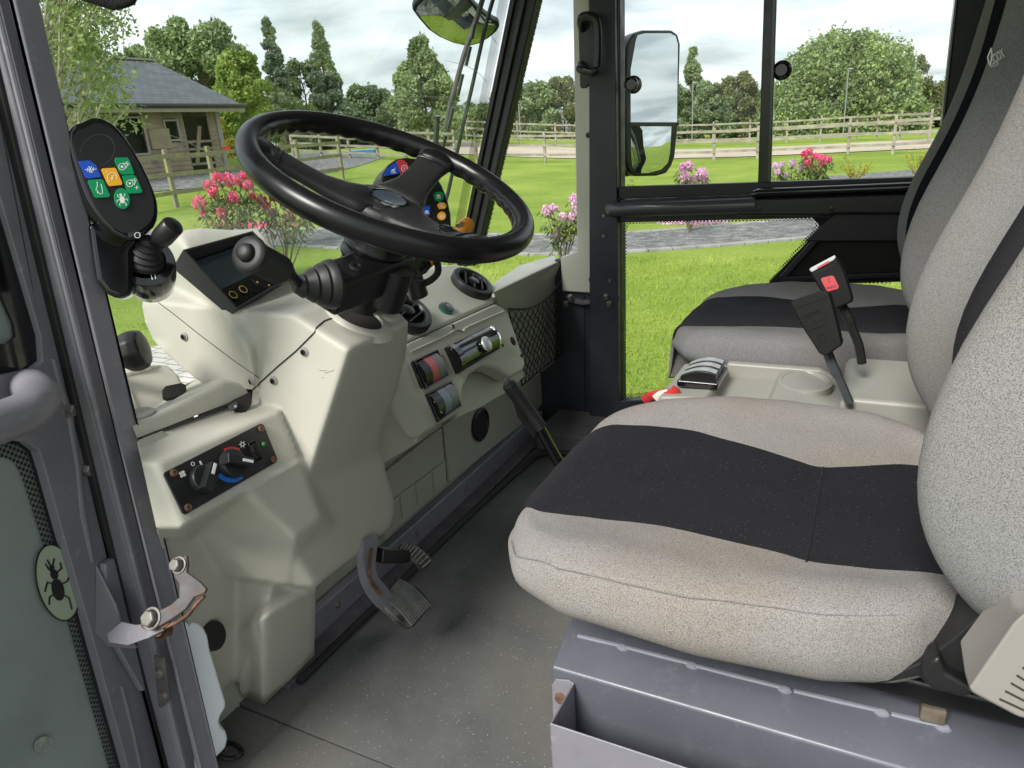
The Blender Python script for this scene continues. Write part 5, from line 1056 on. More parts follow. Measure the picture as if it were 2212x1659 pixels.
# seams of the cover: thin dark grooves
def seam(pts, w_=.0011, name='seam', parent=dash, m='seam_dark', n=5, lift=0):
    bm = BM(); tube(bm, smooth_pts(pts, n), w_, 6); return vp(name, bm, m, parent)
skin_line(HD, [(326, 641), (380, 682), (430, 722), (500, 775), (560, 817)], .0007, 'seam', dash)
skin_line(HD, [(546, 842), (565, 824), (600, 792), (640, 758), (668, 730), (680, 718), (684, 708), (700, 694), (716, 688)], .0014, 'seam', dash)
def screw(uv, P, parent=dash, r=.0052):
    bm = BM(); screw_bm(bm, P.at(*uv, .0005), P.n, r); return vp('panel_screw', bm, ['screw_ring', 'satin_black'], parent)
for q in ((399, 727), (545, 823), (592, 822), (658, 760)): skin_screw(HD, q)
for pts_ in ([(702, 806), (712, 803), (722, 799)], [(690, 800), (706, 801)], [(696, 815), (700, 816)]): skin_line(HD, pts_, .0005, 'scuff', dash, 'scuff_grey')
# raised collar where the column comes out
bm = BM(); c_ = Ptop.at(772, 688); lathe(bm, c_, Ptop.n, [(.070, -.008), (.060, .001), (.055, .005), (.048, .006), (.045, .003), (.043, -.02)], 40, scale2=(.72, .95)); vp('column_collar', bm, BE, dash)
bm = BM(); c2_ = Ptop.at(830, 676); lathe(bm, c2_, Ptop.n, [(.042, -.008), (.034, .001), (.026, .005), (.014, .006), (0, .006)], 28, scale2=(.8, .8)); vp('column_collar', bm, BE, dash)
bm = BM(); lathe(bm, c_ + Ptop.n * .0025, Ptop.n, [(.047, 0), (0, .0002)], 32, scale2=(.7, .95)); vp('column_opening', bm, 'dark_inside', dash)
# display with visor frame
dq = [(395, 539), (546, 498), (639, 592), (511, 668)]
def qin(q, f): 
    cx_ = sum(a for a, _ in q) / 4; cy_ = sum(b for _, b in q) / 4; return [(cx_ + (a - cx_) * f, cy_ + (b - cy_) * f) for a, b in q]
bm = BM(); Pd = Pl(Pc.p, Pc.n); hV = [.040, .030, .014, .018]; ins = .004
O = [Pd.at(*q) for q in dq]; cen = sum(O, Vector()) / 4
O0 = [c - Pd.n * .003 for c in O]; 
tp = [U(395, 539, x=O[0].x), None]
OT = [Pd.at(395, 539, 0), Pd.at(546, 498, 0), Pd.at(639, 592, 0), Pd.at(511, 668, 0)]
# real outer rim sits h above the cowl: find the points on lifted planes so the outline still falls on the frame seen
OL = [Pl(Pc.p + Pc.n * hV[i], Pc.n).at(*dq[i]) for i in range(4)]
B_ = [p - Pc.n * (hV[i] + .004) for i, p in enumerate(OL)]; IL = [p + (sum(OL, Vector()) / 4 - p).normalized() * .006 for p in OL]; IB = [p - Pc.n * (hV[i] - .004) for i, p in enumerate(IL)]
va = [[bm.verts.new(p) for p in L_] for L_ in (B_, OL, IL, IB)]
for a in range(3):
    for i in range(4): bm.faces.new([va[a][i], va[a][(i + 1) % 4], va[a + 1][(i + 1) % 4], va[a + 1][i]])
disp = vp('display', bm, 'gloss_black', dash, bevel=.0012, angle=20); disp.data.materials[0] = MATS['frame_grey']
PdI = Pl(IB[0] + Pc.n * .001, Pc.n)
fI = lambda s, t_: IB[0].lerp(IB[1], s).lerp(IB[3].lerp(IB[2], s), t_) + Pc.n * .0015
bm = BM(); face(bm, [fI(0, 0), fI(1, 0), fI(1, 1), fI(0, 1)]); vp('display_back', bm, 'gloss_black', disp, smooth=False)
bm = BM(); prism(bm, [fI(.06, .04), fI(.96, .04), fI(.96, .62), fI(.06, .62)], Pc.n * .001); vp('screen', bm, 'screen_off', disp, smooth=False)
bm = BM(); prism(bm, [fI(.02, .68), fI(.98, .68), fI(.98, .97), fI(.02, .97)], Pc.n * .004); vp('key_strip', bm, 'satin_black', disp, bevel=.001)
for (s_, t_) in ((.13, .80), (.29, .80)):
    bm = BM(); c = fI(s_, t_) + Pc.n * .004; lathe(bm, c, Pc.n, [(.0098, 0), (.0092, .003), (0, .003)], 24, mi=0); lathe(bm, c + Pc.n * .0031, Pc.n, [(.0072, 0), (.0062, .0003), (.0062, 0)], 24, mi=1); vp('display_button', bm, ['satin_black', 'yellow_print'], disp)
bm = BM(); c = fI(.60, .82) + Pc.n * .004; lathe(bm, c, Pc.n, [(.018, 0), (.017, .003), (0, .003)], 28)
ex_ = (IB[1] - IB[0]).normalized(); ey_ = (IB[3] - IB[0]).normalized()
for dx, dy in ((0, -1), (1, 0), (0, 1), (-1, 0)):
    q = c + Pc.n * .0033 + (ex_ * dx + ey_ * dy) * .012; sd = ex_ * dy * .0025 + ey_ * dx * .0025; fw = (ex_ * dx + ey_ * dy) * .004; face(bm, [q + sd, q - sd, q + fw], 1)
vp('arrow_key', bm, ['satin_black', 'yellow_print'], disp, smooth=False)
bm = BM(); c = fI(.40, .90) + Pc.n * .004; lathe(bm, c, Pc.n, [(.008, 0), (.007, .003), (0, .003)], 20, scale2=(1, .75)); vp('display_button', bm, 'satin_black', disp)

# --- ledge above the heater box
hc = cage('console_ledge', {'a': (296, 946, -.90), 'b': (500, 868, -.90), 'c': (536, 850, -.90), 'a2': (285, 918, -.905), 'b2': (480, 826, -.905), 'c2': (528, 829, -.91), 'a3': (264, 900, -1.1), 'b3': (460, 800, -1.1), 'c3': (540, 800, -1.1), 'z': Vector((-.9, .45, .60))},
     [['a', 'b', 'b2', 'a2'], ['b', 'c', 'c2', 'b2'], ['a2', 'b2', 'b3', 'a3'], ['b2', 'c2', 'c3', 'b3']], BE, None, bevel=.008)
seam([U(303, 950, x=-.897), U(400, 912, x=-.897), U(496, 872, x=-.897)], .0012, parent=hc)
bm = BM(); prism(bm, [U(u, v, x=-.99) for u, v in ((415, 845), (520, 812), (610, 835), (650, 1000), (470, 985))], (-.01, 0, 0)); vp('inner_panel', bm, 'seam_dark', hc, smooth=False)
# plug opening under the ledge
bm = BM(); Pz = Pl(U(515, 870, x=-.885), Vector((.75, -.35, .45))); plate(bm, Pz, [(490, 873), (503, 864), (541, 846), (543, 862), (542, 876), (532, 891), (518, 892), (502, 886)], .004, .002); op_ = vp('plug_opening', bm, 'dark_inside', hc)
bm = BM(); plate(bm, Pz, [(493, 876), (512, 866), (514, 880), (500, 888)], .008, .008); plate(bm, Pz, [(506, 876), (511, 874), (512, 879), (507, 881)], .016, .001, 1); vp('plug', bm, ['tube_grey', 'silver_paint'], op_, bevel=.001)
# domed cover with slot, cap
bm = BM(); dome = [(250, 820, -1.06), (264, 802, -1.07), (307, 786, -1.10), (340, 783, -1.12), (366, 789, -1.12), (388, 810, -1.08), (404, 842, -1.02), (436, 846, -.98), (400, 872, -.96), (320, 905, -.94), (262, 935, -.94)]
P3 = [U(*q[:2], x=q[2]) for q in dome]; prism(bm, P3, Vector((-.12, .05, -.12))); fc = vp('filler_cover', bm, BE, hc, bevel=.02, bseg=5)
Pf = Pl.three(P3[3], P3[6], P3[9])
bm = BM(); plate(bm, Pf, [(351, 842), (358, 834), (392, 827), (401, 831), (403, 842), (396, 851), (362, 862), (353, 858)], .012, .004); vp('cover_slot', bm, 'dark_inside', fc)
bm = BM(); lathe(bm, U(303, 896, x=-.93), (0, 0, 1), [(.021, -.004), (.021, .003), (.018, .005), (0, .005)], 28); vp('round_cap', bm, 'grey_beige', hc)
bm = BM(); c = U(262, 765, x=-1.02); lathe(bm, c, Vector((.5, .4, .1)), [(.02, -.08), (.02, 0), (.03, .005), (.034, .02), (.03, .035), (.012, .038), (0, .038)], 9, ref=Vector((0, 0, 1))); vp('clamp_knob', bm, 'trim_black', hc, bevel=.004)
# heater plate
bm = BM(); plate(bm, Ph, [(356, 1020), (563, 915), (570, 917), (600, 991), (598, 998), (402, 1111), (395, 1108), (355, 1026)], 0, .003); hp_ = vp('heater_panel', bm, 'trim_black', hc, bevel=.001)
def hs(q):
    bm = BM(); lathe(bm, Ph.at(*q, .003), Ph.n, [(.0055, 0), (.0045, .003), (.002, .0032), (.0018, .0015), (0, .0015)], 14); vp('panel_screw', bm, 'rust', hp_)
for q in ((372, 1023), (561, 928), (588, 994), (403, 1098)): hs(q)
def knob(c, rpx, ang, name='fan_knob'):
    p = Ph.at(*c, .003); r = (Ph.at(c[0] + rpx, c[1]) - Ph.at(*c)).length
    bm = BM(); lathe(bm, p, Ph.n, [(r, 0), (r * 1.0, .004), (r * .96, .007), (r * .90, .008), (0, .009)], 36)
    d = Ph.at(c[0] + math.cos(ang) * 20, c[1] + math.sin(ang) * 20, .003) - p; d.normalize(); s_ = Ph.n.cross(d)
    prism(bm, [p + d * r * .98 + s_ * r * .26, p - d * r * .98 + s_ * r * .34, p - d * r * .98 - s_ * r * .34, p + d * r * .98 - s_ * r * .26], Ph.n * .021)
    k = vp(name, bm, 'knob_black', hp_, bevel=.0025)
    bm = BM(); q = p + Ph.n * .0212 + d * r * .45; prism(bm, [q - d * r * .35 + s_ * .0022, q + d * r * .45 + s_ * .0022, q + d * r * .45 - s_ * .0022, q - d * r * .35 - s_ * .0022], Ph.n * .0006); vp('pointer_mark', bm, 'white_print', hp_, smooth=False)
    return k
knob((434, 1037), 27, R_(-75)); knob((498, 1003), 27, R_(-10 + 20), 'temperature_knob')
bm = BM()
def arcband(P, c, r0, r1, a0, a1, mi, n=14, h=.0035):
    A = arcpts(c[0], c[1], r0, r0, a0, a1, n); B = arcpts(c[0], c[1], r1, r1, a0, a1, n)
    for i in range(n): prism(bm, [P.at(*A[i], h), P.at(*A[i + 1], h), P.at(*B[i + 1], h), P.at(*B[i], h)], P.n * .0003, mi)
arcband(Ph, (497, 1005), 30, 38, -118, -62, 0); vp('hot_mark', bm, 'print_red', hp_, smooth=False); bm = BM(); arcband(Ph, (496, 1004), 30, 40, 50, 140, 1); vp('cold_mark', bm, ['print_red', 'print_blue'], hp_, smooth=False); bm = BM()
text_bm(bm, '0', Ph, (411, 1010), (419, 1006), 11, .0035, .0003, 2); vp('number_print', bm, ['print_red', 'print_blue', 'white_print'], hp_, smooth=False); bm = BM(); text_bm(bm, '1', Ph, (430, 1007), (434, 1005), 11, .0035, .0003, 2)
stroke(bm, Ph, [(433, 1005), (453, 1007), (455, 1022)], 2, .0035, .0003, 2); stroke(bm, Ph, [(452, 1015), (454, 1029)], 5, .0035, .0003, 2)
vp('number_print', bm, ['print_red', 'print_blue', 'white_print'], hp_, smooth=False); bm = BM()
for a in range(4):
    cx_, cy_ = 394 + 4.4 * math.cos(R_(a * 90 + 20)), 1024 + 4.4 * math.sin(R_(a * 90 + 20)); plate(bm, Ph, ell(cx_, cy_, 3.6, 3.6, 0, 10), .0035, .0003, 2)
vp('fan_symbol', bm, ['print_red', 'print_blue', 'white_print'], hp_, smooth=False); bm = BM()
for a in range(6):
    a1, a2 = R_(a * 60), R_(a * 60 + 60); stroke(bm, Ph, [(524 + 4 * math.cos(a1), 960 + 4 * math.sin(a1)), (524 + 4 * math.cos(a2), 960 + 4 * math.sin(a2))], 1.3, .0035, .0003, 2); stroke(bm, Ph, [(524 + 4 * math.cos(a1), 960 + 4 * math.sin(a1)), (524 + 7 * math.cos(a1), 960 + 7 * math.sin(a1))], 1.2, .0035, .0003, 2)
vp('snow_symbol', bm, ['print_red', 'print_blue', 'white_print'], hp_, smooth=False)
bm = BM(); plate(bm, Ph, [(536, 957), (552, 949), (568, 990), (553, 999)], .003, .004); sw_ = vp('rocker_switch', bm, 'gloss_black', hp_, bevel=.001)
bm = BM(); plate(bm, Ph, [(543, 962), (553, 957), (559, 973), (549, 978)], .007, .006); plate(bm, Ph, [(549, 978), (559, 973), (564, 987), (555, 992)], .007, .002); lathe(bm, Ph.at(557, 965, .013), Ph.n, [(.0035, 0), (.003, .002), (0, .003)], 12, mi=1); vp('rocker', bm, ['satin_black', 'led_green'], hp_, bevel=.0008)

# --- centre panels
Pu = Pl.three(U(879, 739, x=-.955), U(1071, 652, x=-.955), U(1046, 602, x=-1.03))
Pm = Pl.three(U(879, 740, x=-.95), U(1088, 664, x=-.94), U(945, 918, x=-.865))
bm = BM(); plate(bm, Pu, [(800, 772), (879, 738), (1070, 651), (1060, 620), (1046, 602), (1038, 590), (985, 568), (955, 571), (925, 578), (880, 590), (800, 625)], -.06, .06); cd = vp('centre_dash', bm, BE, bevel=.012, bseg=4)
bm = BM(); prism(bm, [Pu.at(925, 578, -.01), Pu.at(985, 568, -.01), Pu.at(1038, 590, -.01), Pu.at(1046, 603, -.01), Pu.at(1046, 603, -.10), Pu.at(800, 625, -.08), Pu.at(800, 615, -.01)], Vector((-.14, 0, .01))); vp('dash_top', bm, BE, cd, bevel=.02, bseg=4)
bm = BM(); plate(bm, Pm, [(800, 774), (880, 742), (1072, 655), (1088, 664), (1100, 676), (1137, 786), (1132, 800), (1105, 815), (1090, 806), (1069, 794), (1043, 791), (1016, 808), (1003, 836), (997, 880), (990, 894), (946, 918), (938, 922), (905, 946), (890, 940), (840, 869), (820, 900), (800, 880)], -.05, .05); cp = vp('switch_panel', bm, BE, cd, bevel=.010, bseg=4)
cage('panel_shoulder', {'a': Pm.at(880, 770, .004), 'b': Pm.at(940, 921, .001), 'c': Pm.at(905, 947, -.012), 'd': Pm.at(845, 868, -.018), 'e': (806, 960, -.90), 'f': (829, 1000, -.89), 'g': (961, 916, -.92), 'h': Pm.at(860, 775, -.02)},
     [['a', 'b', 'c', 'd', 'h'], ['d', 'c', 'g', 'f', 'e'], ['b', 'g', 'c']], BE, cd, bevel=.009)
bm = BM(); Pa = Pl(Pm.p - Pm.n * .055, Pm.n); plate(bm, Pa, [(985, 905), (995, 780), (1060, 760), (1125, 790), (1135, 812), (1100, 845), (1040, 880)], -.02, .02); vp('arch_back', bm, 'dash_lower', cd, bevel=.004)
seam([Pm.at(879, 741, .0005), Pm.at(975, 698, .0005), Pm.at(1071, 654, .0005)], .0012, parent=cd)
bm = BM(); tube(bm, smooth_pts([Pm.at(886, 760, .0), Pm.at(960, 726, .001), Pm.at(985, 712, .001), Pm.at(1000, 716, .001), Pm.at(1010, 706, .001), Pm.at(1088, 672, .0)], 4), .0035, 8, ell=(1, .6)); vp('panel_bead', bm, BE, cp)
screw((976, 706), Pm, cp, .0065)
bm = BM()
for q, r_ in (((1108, 737), .0135), ((1086, 746), .0055), ((1126, 769), .0055)): lathe(bm, Pm.at(*q, .0004), Pm.n, [(r_, 0), (r_ * .95, .0003), (0, .0002)], 24)
vp('panel_hole', bm, 'dark_inside', cp)
def ellP(P, c, R, ax_px, n=44): pass
def vent(c, P, R, name='air_vent', rot=0, flap=.3):
    p = P.at(*c); bm = BM(); nrm = P.n
    lathe(bm, p, nrm, [(R, -.004), (R * 1.0, .012), (R * .96, .018), (R * .80, .020), (R * .72, .016), (R * .68, .004), (R * .66, -.012)], 48); v_ = vp(name, bm, 'rubber', cd)
    v_.data.materials[0] = MATS['tube_grey'] if False else MATS['knob_black']
    bm = BM(); lathe(bm, p + nrm * .001, nrm, [(R * .68, -.002), (0, 0)], 32); vp('vent_throat', bm, 'dark_inside', v_)
    a, b_ = frame_of(nrm); d = (a * math.cos(rot) + b_ * math.sin(rot)); e_ = nrm.cross(d)
    for k in (-.40, 0, .40):
        L_ = R * .62 * math.sqrt(max(.05, 1 - (k / .68) ** 2)) * 1.05; bm = BM(); box(bm, p + e_ * k * R + nrm * .008, (2 * L_, .004, .022), Matrix((d, (e_ + nrm * flap).normalized(), nrm)).transposed()); vp('vent_blade', bm, 'satin_black', v_, bevel=.001)
    bm = BM(); lathe(bm, p + nrm * .012, nrm, [(R * .28, 0), (R * .26, .007), (R * .2, .009), (0, .009)], 24); vp('vent_dial', bm, 'satin_black', v_)
    bm = BM()
    for k in range(34):
        a_ = R_(95 + k * 4.6); q = p + (a * math.cos(a_) + b_ * math.sin(a_)) * R * 1.0 + nrm * .005; box(bm, q, (.0025, .0025, .014), Matrix((a, b_, nrm)).transposed())
    vp('vent_grip', bm, 'trim_black', v_, smooth=False)
vent((1018, 616), Pl(Pu.p + Pu.n * .004, Pu.n), .064, rot=.6); vent((876, 680), Pl(Pu.p + Pu.n * .004, (Pu.n + Vector((0, -.05, -.1)))), .064, rot=.2)
bm = BM(); p = Pu.at(962, 669); lathe(bm, p, Pu.n, [(.021, 0), (.021, .006), (.018, .007)], 30, mi=0); lathe(bm, p + Pu.n * .007 + Vector((0, .002, 0)), Pu.n, [(.0185, 0), (.0185, .004), (.016, .006), (0, .006)], 30, mi=1); vp('socket_cap', bm, ['green_rubber', 'tube_grey'], cd)
# switch banks
def quadP(q, s, t_): a = (q[0][0] + (q[1][0] - q[0][0]) * s, q[0][1] + (q[1][1] - q[0][1]) * s); b = (q[3][0] + (q[2][0] - q[3][0]) * s, q[3][1] + (q[2][1] - q[3][1]) * s); return (a[0] + (b[0] - a[0]) * t_, a[1] + (b[1] - a[1]) * t_)
def bank(q, mats_, lab='switch_bank'):
    bm = BM(); o_ = [Pm.at(*c, .0) for c in q]; i_ = [Pm.at(*quadP(q, s, t_), 0) for s, t_ in ((.06, .05), (.94, .05), (.94, .95), (.06, .95))]
    v0 = [bm.verts.new(p) for p in o_]; v1 = [bm.verts.new(p + Pm.n * .008) for p in o_]; v2 = [bm.verts.new(p + Pm.n * .008) for p in i_]; v3 = [bm.verts.new(p + Pm.n * .001) for p in i_]
    for A, B in ((v0, v1), (v1, v2), (v2, v3)):
        for k in range(4): bm.faces.new([A[k], A[(k + 1) % 4], B[(k + 1) % 4], B[k]])
    bm.faces.new(v3); bk = vp(lab, bm, 'gloss_black', cp, bevel=.0015)
    n_ = 3
    for k, mm_ in enumerate(mats_):
        if mm_ is None: continue
        s0, s1 = .07 + k * .29, .07 + (k + 1) * .29 - .02
        bm = BM(); N_ = 10; L = []; Rr = []
        for j in range(N_ + 1):
            t_ = .06 + .88 * j / N_; hh_ = .004 + .013 * math.sin(math.pi * j / N_) ** .8; L.append(Pm.at(*quadP(q, s0, t_), hh_)); Rr.append(Pm.at(*quadP(q, s1, t_), hh_))
        for j in range(N_):
            prism(bm, [L[j], Rr[j], Rr[j + 1], L[j + 1]], -Pm.n * .004)
        bmesh.ops.remove_doubles(bm, verts=bm.verts, dist=.0002)
        r_ = vp('rocker', bm, mm_, bk, smooth=True, bevel=0)
        for sa in (s0 - .012, s1 + .004):
            bm = BM()
            for j in range(N_):
                t0, t1 = .06 + .88 * j / N_, .06 + .88 * (j + 1) / N_; h0_, h1_ = .001, .004 + .013 * math.sin(math.pi * j / N_) ** .8 - .0005
                h2_ = .004 + .013 * math.sin(math.pi * (j + 1) / N_) ** .8 - .0005
                face(bm, [Pm.at(*quadP(q, sa, t0), h0_), Pm.at(*quadP(q, sa, t1), h0_), Pm.at(*quadP(q, sa, t1), h2_), Pm.at(*quadP(q, sa, t0), h1_)])
            vp('rocker_side', bm, 'satin_black', bk, smooth=False)
    return bk
q1 = [(889, 781), (941, 757), (967, 814), (917, 842)]; q2 = [(918, 852), (971, 823), (994, 878), (943, 913)]
b1 = bank(q1, ['satin_black', 'rocker_red', 'rocker_grey']); b2 = bank(q2, ['satin_black', 'rocker_blue', 'rocker_grey'])
bm = BM(); Pr_ = Pl(Pm.p + Pm.n * .0165, Pm.n); stroke(bm, Pr_, [(931, 803), (926, 812), (936, 810)], 1, .0, .0005, closed=True); vp('rocker_print', bm, 'seam_dark', b1, smooth=False)
bm = BM(); plate(bm, Pr_, ell(939, 868, 1.2, 1.2, 0, 8), 0, .0005); stroke(bm, Pl(Pm.p + Pm.n * .013, Pm.n), [(951, 880), (948, 882), (951, 888), (955, 892)], 1, 0, .0005); stroke(bm, Pl(Pm.p + Pm.n * .013, Pm.n), [(968, 872), (971, 869), (974, 871)], 1, 0, .0005); vp('rocker_print', bm, 'white_print', b2, smooth=False)
bm = BM(); plate(bm, Pm, [(889, 783), (894, 781), (902, 812), (915, 838), (910, 838)], .004, .004); vp('blank_socket', bm, 'dark_inside', b1, smooth=False)
# radio: curved gloss face that bulges off the panel
rq = [(959, 752), (1054, 706), (1074, 756), (984, 809)]
bm = BM(); N_ = 12; rows = []
for j in range(N_ + 1):
    t_ = j / N_; hh_ = .010 + .018 * math.sin(math.pi * t_) ** .7; rows.append([Pm.at(*quadP(rq, s, t_), 0) + Pm.n * (hh_ if e_ else .0) for s, e_ in ((0, 0), (0, 1), (.99, 1), (.99, 0))])
vr = [[bm.verts.new(p) for p in r_] for r_ in rows]
for j in range(N_):
    for k in range(3): bm.faces.new([vr[j][k], vr[j][k + 1], vr[j + 1][k + 1], vr[j + 1][k]])
bm.faces.new(vr[0]); bm.faces.new(vr[-1][::-1]); rad = vp('radio', bm, 'gloss_black', cp, bevel=.001, angle=35)
def rface(s, t_, e_=.0005):
    return Pm.at(*quadP(rq, s, t_), 0) + Pm.n * (.010 + .018 * math.sin(math.pi * t_) ** .7 + e_)
def rpatch(s0, s1, t0, t1, m_, name, th=.0006, par=rad):
    bm = BM(); n_ = 6
    for j in range(n_):
        a, b_ = t0 + (t1 - t0) * j / n_, t0 + (t1 - t0) * (j + 1) / n_; prism(bm, [rface(s0, a), rface(s1, a), rface(s1, b_), rface(s0, b_)], Pm.n * th)
    bmesh.ops.remove_doubles(bm, verts=bm.verts, dist=.00005); return vp(name, bm, m_, par, smooth=True)
rpatch(.13, .44, .30, .80, 'screen_off', 'radio_screen'); rpatch(.115, .13, .02, .98, 'chrome', 'chrome_edge', .0012); rpatch(.955, .985, .02, .98, 'chrome', 'chrome_edge', .0012); rpatch(.52, .525, .02, .98, 'seam_dark', 'radio_joint'); rpatch(.44, .455, .30, .80, 'tube_grey', 'screen_edge')
rpatch(.70, .78, .52, .66, 'rocker_grey', 'radio_key'); rpatch(.12, .95, .14, .155, 'seam_dark', 'radio_joint')
bm = BM(); c = rface(.60, .55, 0); lathe(bm, c, Pm.n, [(.022, -.004), (.021, .008), (.019, .010)], 30); vp('volume_ring', bm, 'gloss_black', rad); bm = BM(); lathe(bm, c + Pm.n * .009, Pm.n, [(.0215, 0), (.0205, .004), (.016, .0075), (.008, .009), (0, .0095)], 32); vp('volume_knob', bm, 'silver_paint', rad)
bm = BM(); PR2 = Pl(rface(.86, .42), Pm.n); text_bm(bm, 'clarion', PR2, (1050, 737), (1064, 731), 7, .001, .0004); vp('radio_lettering', bm, 'white_print', rad, smooth=False)
rpatch(.0, .11, .0, 1.0, 'gloss_black', 'radio_bezel', .006)

# --- far corner: ledge, pocket panel and net
yR = 2.20
cage('dash_ledge', {'a': (1056, 619, -1.02), 'b': (1121, 574, -1.06), 'c': (1196, 552, -1.06), 'd': (1208, 562, -.96), 'e': (1209, 569, -.945), 'f': (1064, 630, -.96), 'g': (1208, 598, -.97), 'h': (1078, 655, -.985), 'i': (1209, 772, -.985), 'j': (1108, 835, -1.0), 'k': (1175, 800, -1.0)},
     [['a', 'b', 'c', 'd', 'f'], ['f', 'd', 'e', 'g', 'h'], ['h', 'g', 'i', 'k', 'j']], 'dash_smooth', cd, bevel=.008)
PN2 = Pl.three(U(1078, 660, x=-.965), U(1208, 600, x=-.95), U(1209, 770, x=-.955))
bm = BM(); screw_bm(bm, PN2.at(1135, 605, -.01), PN2.n, .005); vp('panel_screw', bm, ['silver_paint', 'steel'], cd)
def netpt(s, t_):
    tl, tr_, br_, bl = (1095, 667), (1206, 610), (1211, 762), (1124, 832)
    a = (tl[0] + (tr_[0] - tl[0]) * s, tl[1] + (tr_[1] - tl[1]) * s + 22 * math.sin(math.pi * s) * (1 - .6 * s)); b_ = (bl[0] + (br_[0] - bl[0]) * s, bl[1] + (br_[1] - bl[1]) * s)
    return PN2.at(a[0] + (b_[0] - a[0]) * t_, a[1] + (b_[1] - a[1]) * t_, .006 + .02 * math.sin(math.pi * s) * (1 - t_))
bm = BM(); NK = 11
for k in range(-NK, NK * 2):
    for sg in (1, -1):
        pts = []
        for j in range(0, 41):
            t_ = j / 40; s = (k + .5) / NK + sg * t_ * .62 + (0 if sg > 0 else .0)
            if 0 <= s <= 1: pts.append(netpt(s, t_) + PN2.n * (.0015 * math.sin(j * .9 + sg)))
        if len(pts) > 2: tube(bm, pts, .0016, 5)
tube(bm, [netpt(s / 20, 0) for s in range(21)], .0032, 8); tube(bm, [netpt(s / 20, 1) for s in range(21)], .0026, 8); tube(bm, [netpt(1, t_ / 10) for t_ in range(11)], .0028, 8); tube(bm, [netpt(0, t_ / 10) for t_ in range(11)], .0022, 8)
vp('storage_net', bm, 'cable_black', cd)

# ================================================================ steering wheel and column
Cw = Vector((-.655, .914, .994)); nw = Vector((.45903, -.019, .88822)).normalized(); aw = Vector((-.88838, 0, .45912)).normalized(); bw = aw.cross(nw).normalized() * -1
if bw.y > 0: bw = -bw
def wp_(r, deg, h=0): a = R_(deg); return Cw + aw * (r * math.cos(a)) + bw * (r * math.sin(a)) + nw * h
bm = BM(); NS, NT = 180, 20; rings = []
for i in range(NS):
    d = 360 * i / NS; cd_ = (wp_(1, d) - Cw).normalized(); rg = []
    for k in range(NT):
        a = 2 * math.pi * k / NT; inner = max(0, -math.cos(a - .75)) ** 3; rp = .0172 + inner * (.0016 * math.sin(R_(d) * 44)); rg.append(bm.verts.new(wp_(.210, d) + cd_ * (rp * math.cos(a)) + nw * (rp * 1.05 * math.sin(a))))
    rings.append(rg)
for i in range(NS):
    A, B = rings[i], rings[(i + 1) % NS]
    for k in range(NT): bm.faces.new([A[k], A[(k + 1) % NT], B[(k + 1) % NT], B[k]])
sw = vp('steering_wheel', bm, 'rim_black', angle=180)
hub_h = -.036
for si, d in enumerate((45, 283, 165)):
    cd_ = (wp_(1, d) - Cw).normalized(); sd = nw.cross(cd_).normalized(); bm = BM(); secs = []
    for (r, w_, th, h) in ((.030, .047, .030, hub_h - .006), (.060, .040, .026, hub_h - .004), (.095, .030, .022, hub_h + .003), (.130, .027, .020, hub_h + .014), (.160, .0275, .020, hub_h + .024), (.182, .031, .022, hub_h + .031), (.200, .038, .022, hub_h + .035)):
        c = Cw + cd_ * r + nw * h; ring = []
        for k in range(16):
            a = 2 * math.pi * k / 16; ca, sa = math.cos(a), math.sin(a); ring.append(bm.verts.new(c + sd * w_ * math.copysign(abs(ca) ** .6, ca) + nw * (th / 2) * math.copysign(abs(sa) ** .7, sa)))
        secs.append(ring)
    for A, B in zip(secs, secs[1:]):
        for k in range(16): bm.faces.new([A[k], A[(k + 1) % 16], B[(k + 1) % 16], B[k]])
    bm.faces.new(secs[0][::-1]); bm.faces.new(secs[-1]); sp_ = vp('spoke', bm, 'trim_leather', sw, angle=180)
    bm = BM()
    for rr in (.166, .172):
        pts = [Cw + cd_ * (rr + .002 * abs(q)) + sd * (.0285 * q) + nw * (hub_h + .0375 - .006 * q ** 4) for q in [k / 8 - 1 for k in range(17)]]; tube(bm, pts, .0013, 6)
    vp('spoke_ridge', bm, 'rim_black', sw)
    bm = BM(); secs = []
    for (r, w_, h) in ((.174, .030, hub_h + .029), (.190, .033, hub_h + .035), (.208, .040, hub_h + .037)):
        c = Cw + cd_ * r + nw * h; secs.append([bm.verts.new(c + sd * w_ * math.cos(2 * math.pi * k / 14) + nw * .0125 * math.sin(2 * math.pi * k / 14)) for k in range(14)])
    for A, B in zip(secs, secs[1:]):
        for k in range(14): bm.faces.new([A[k], A[(k + 1) % 14], B[(k + 1) % 14], B[k]])
    bm.faces.new(secs[0][::-1]); bm.faces.new(secs[-1]); vp('spoke_end', bm, 'rim_black', sw, angle=180)
    if si == 2:
        bm = BM(); lathe(bm, Cw + cd_ * .135 + nw * (hub_h + .024), nw, [(.017, 0), (.016, .003), (.010, .0045), (0, .005)], 24); vp('horn_button', bm, 'gloss_black', sw)
bm = BM(); H0 = Cw + nw * hub_h
lathe(bm, H0, nw, [(.030, -.06), (.046, -.045), (.060, -.022), (.062, -.006), (.058, .002), (.052, .0045), (.050, .0035), (.048, .0055), (.030, .0075)], 48); vp('hub', bm, 'trim_leather', sw, angle=60)
bm = BM(); lathe(bm, H0, nw, [(.030, .0070), (.030, .0095), (.027, .0102), (.0265, .0085), (0, .0088)], 40, mis=[0, 0, 0, 1]); vp('hub_badge', bm, ['gloss_black', 'screen_off'], sw)
Pb = Pl(H0 + nw * .0092, nw); bm = BM(); 
for q in ([(822, 436), (834, 432), (848, 438), (846, 445), (832, 443)], [(838, 440), (856, 441), (862, 446), (850, 449)]): plate(bm, Pb, q, 0, .0004)
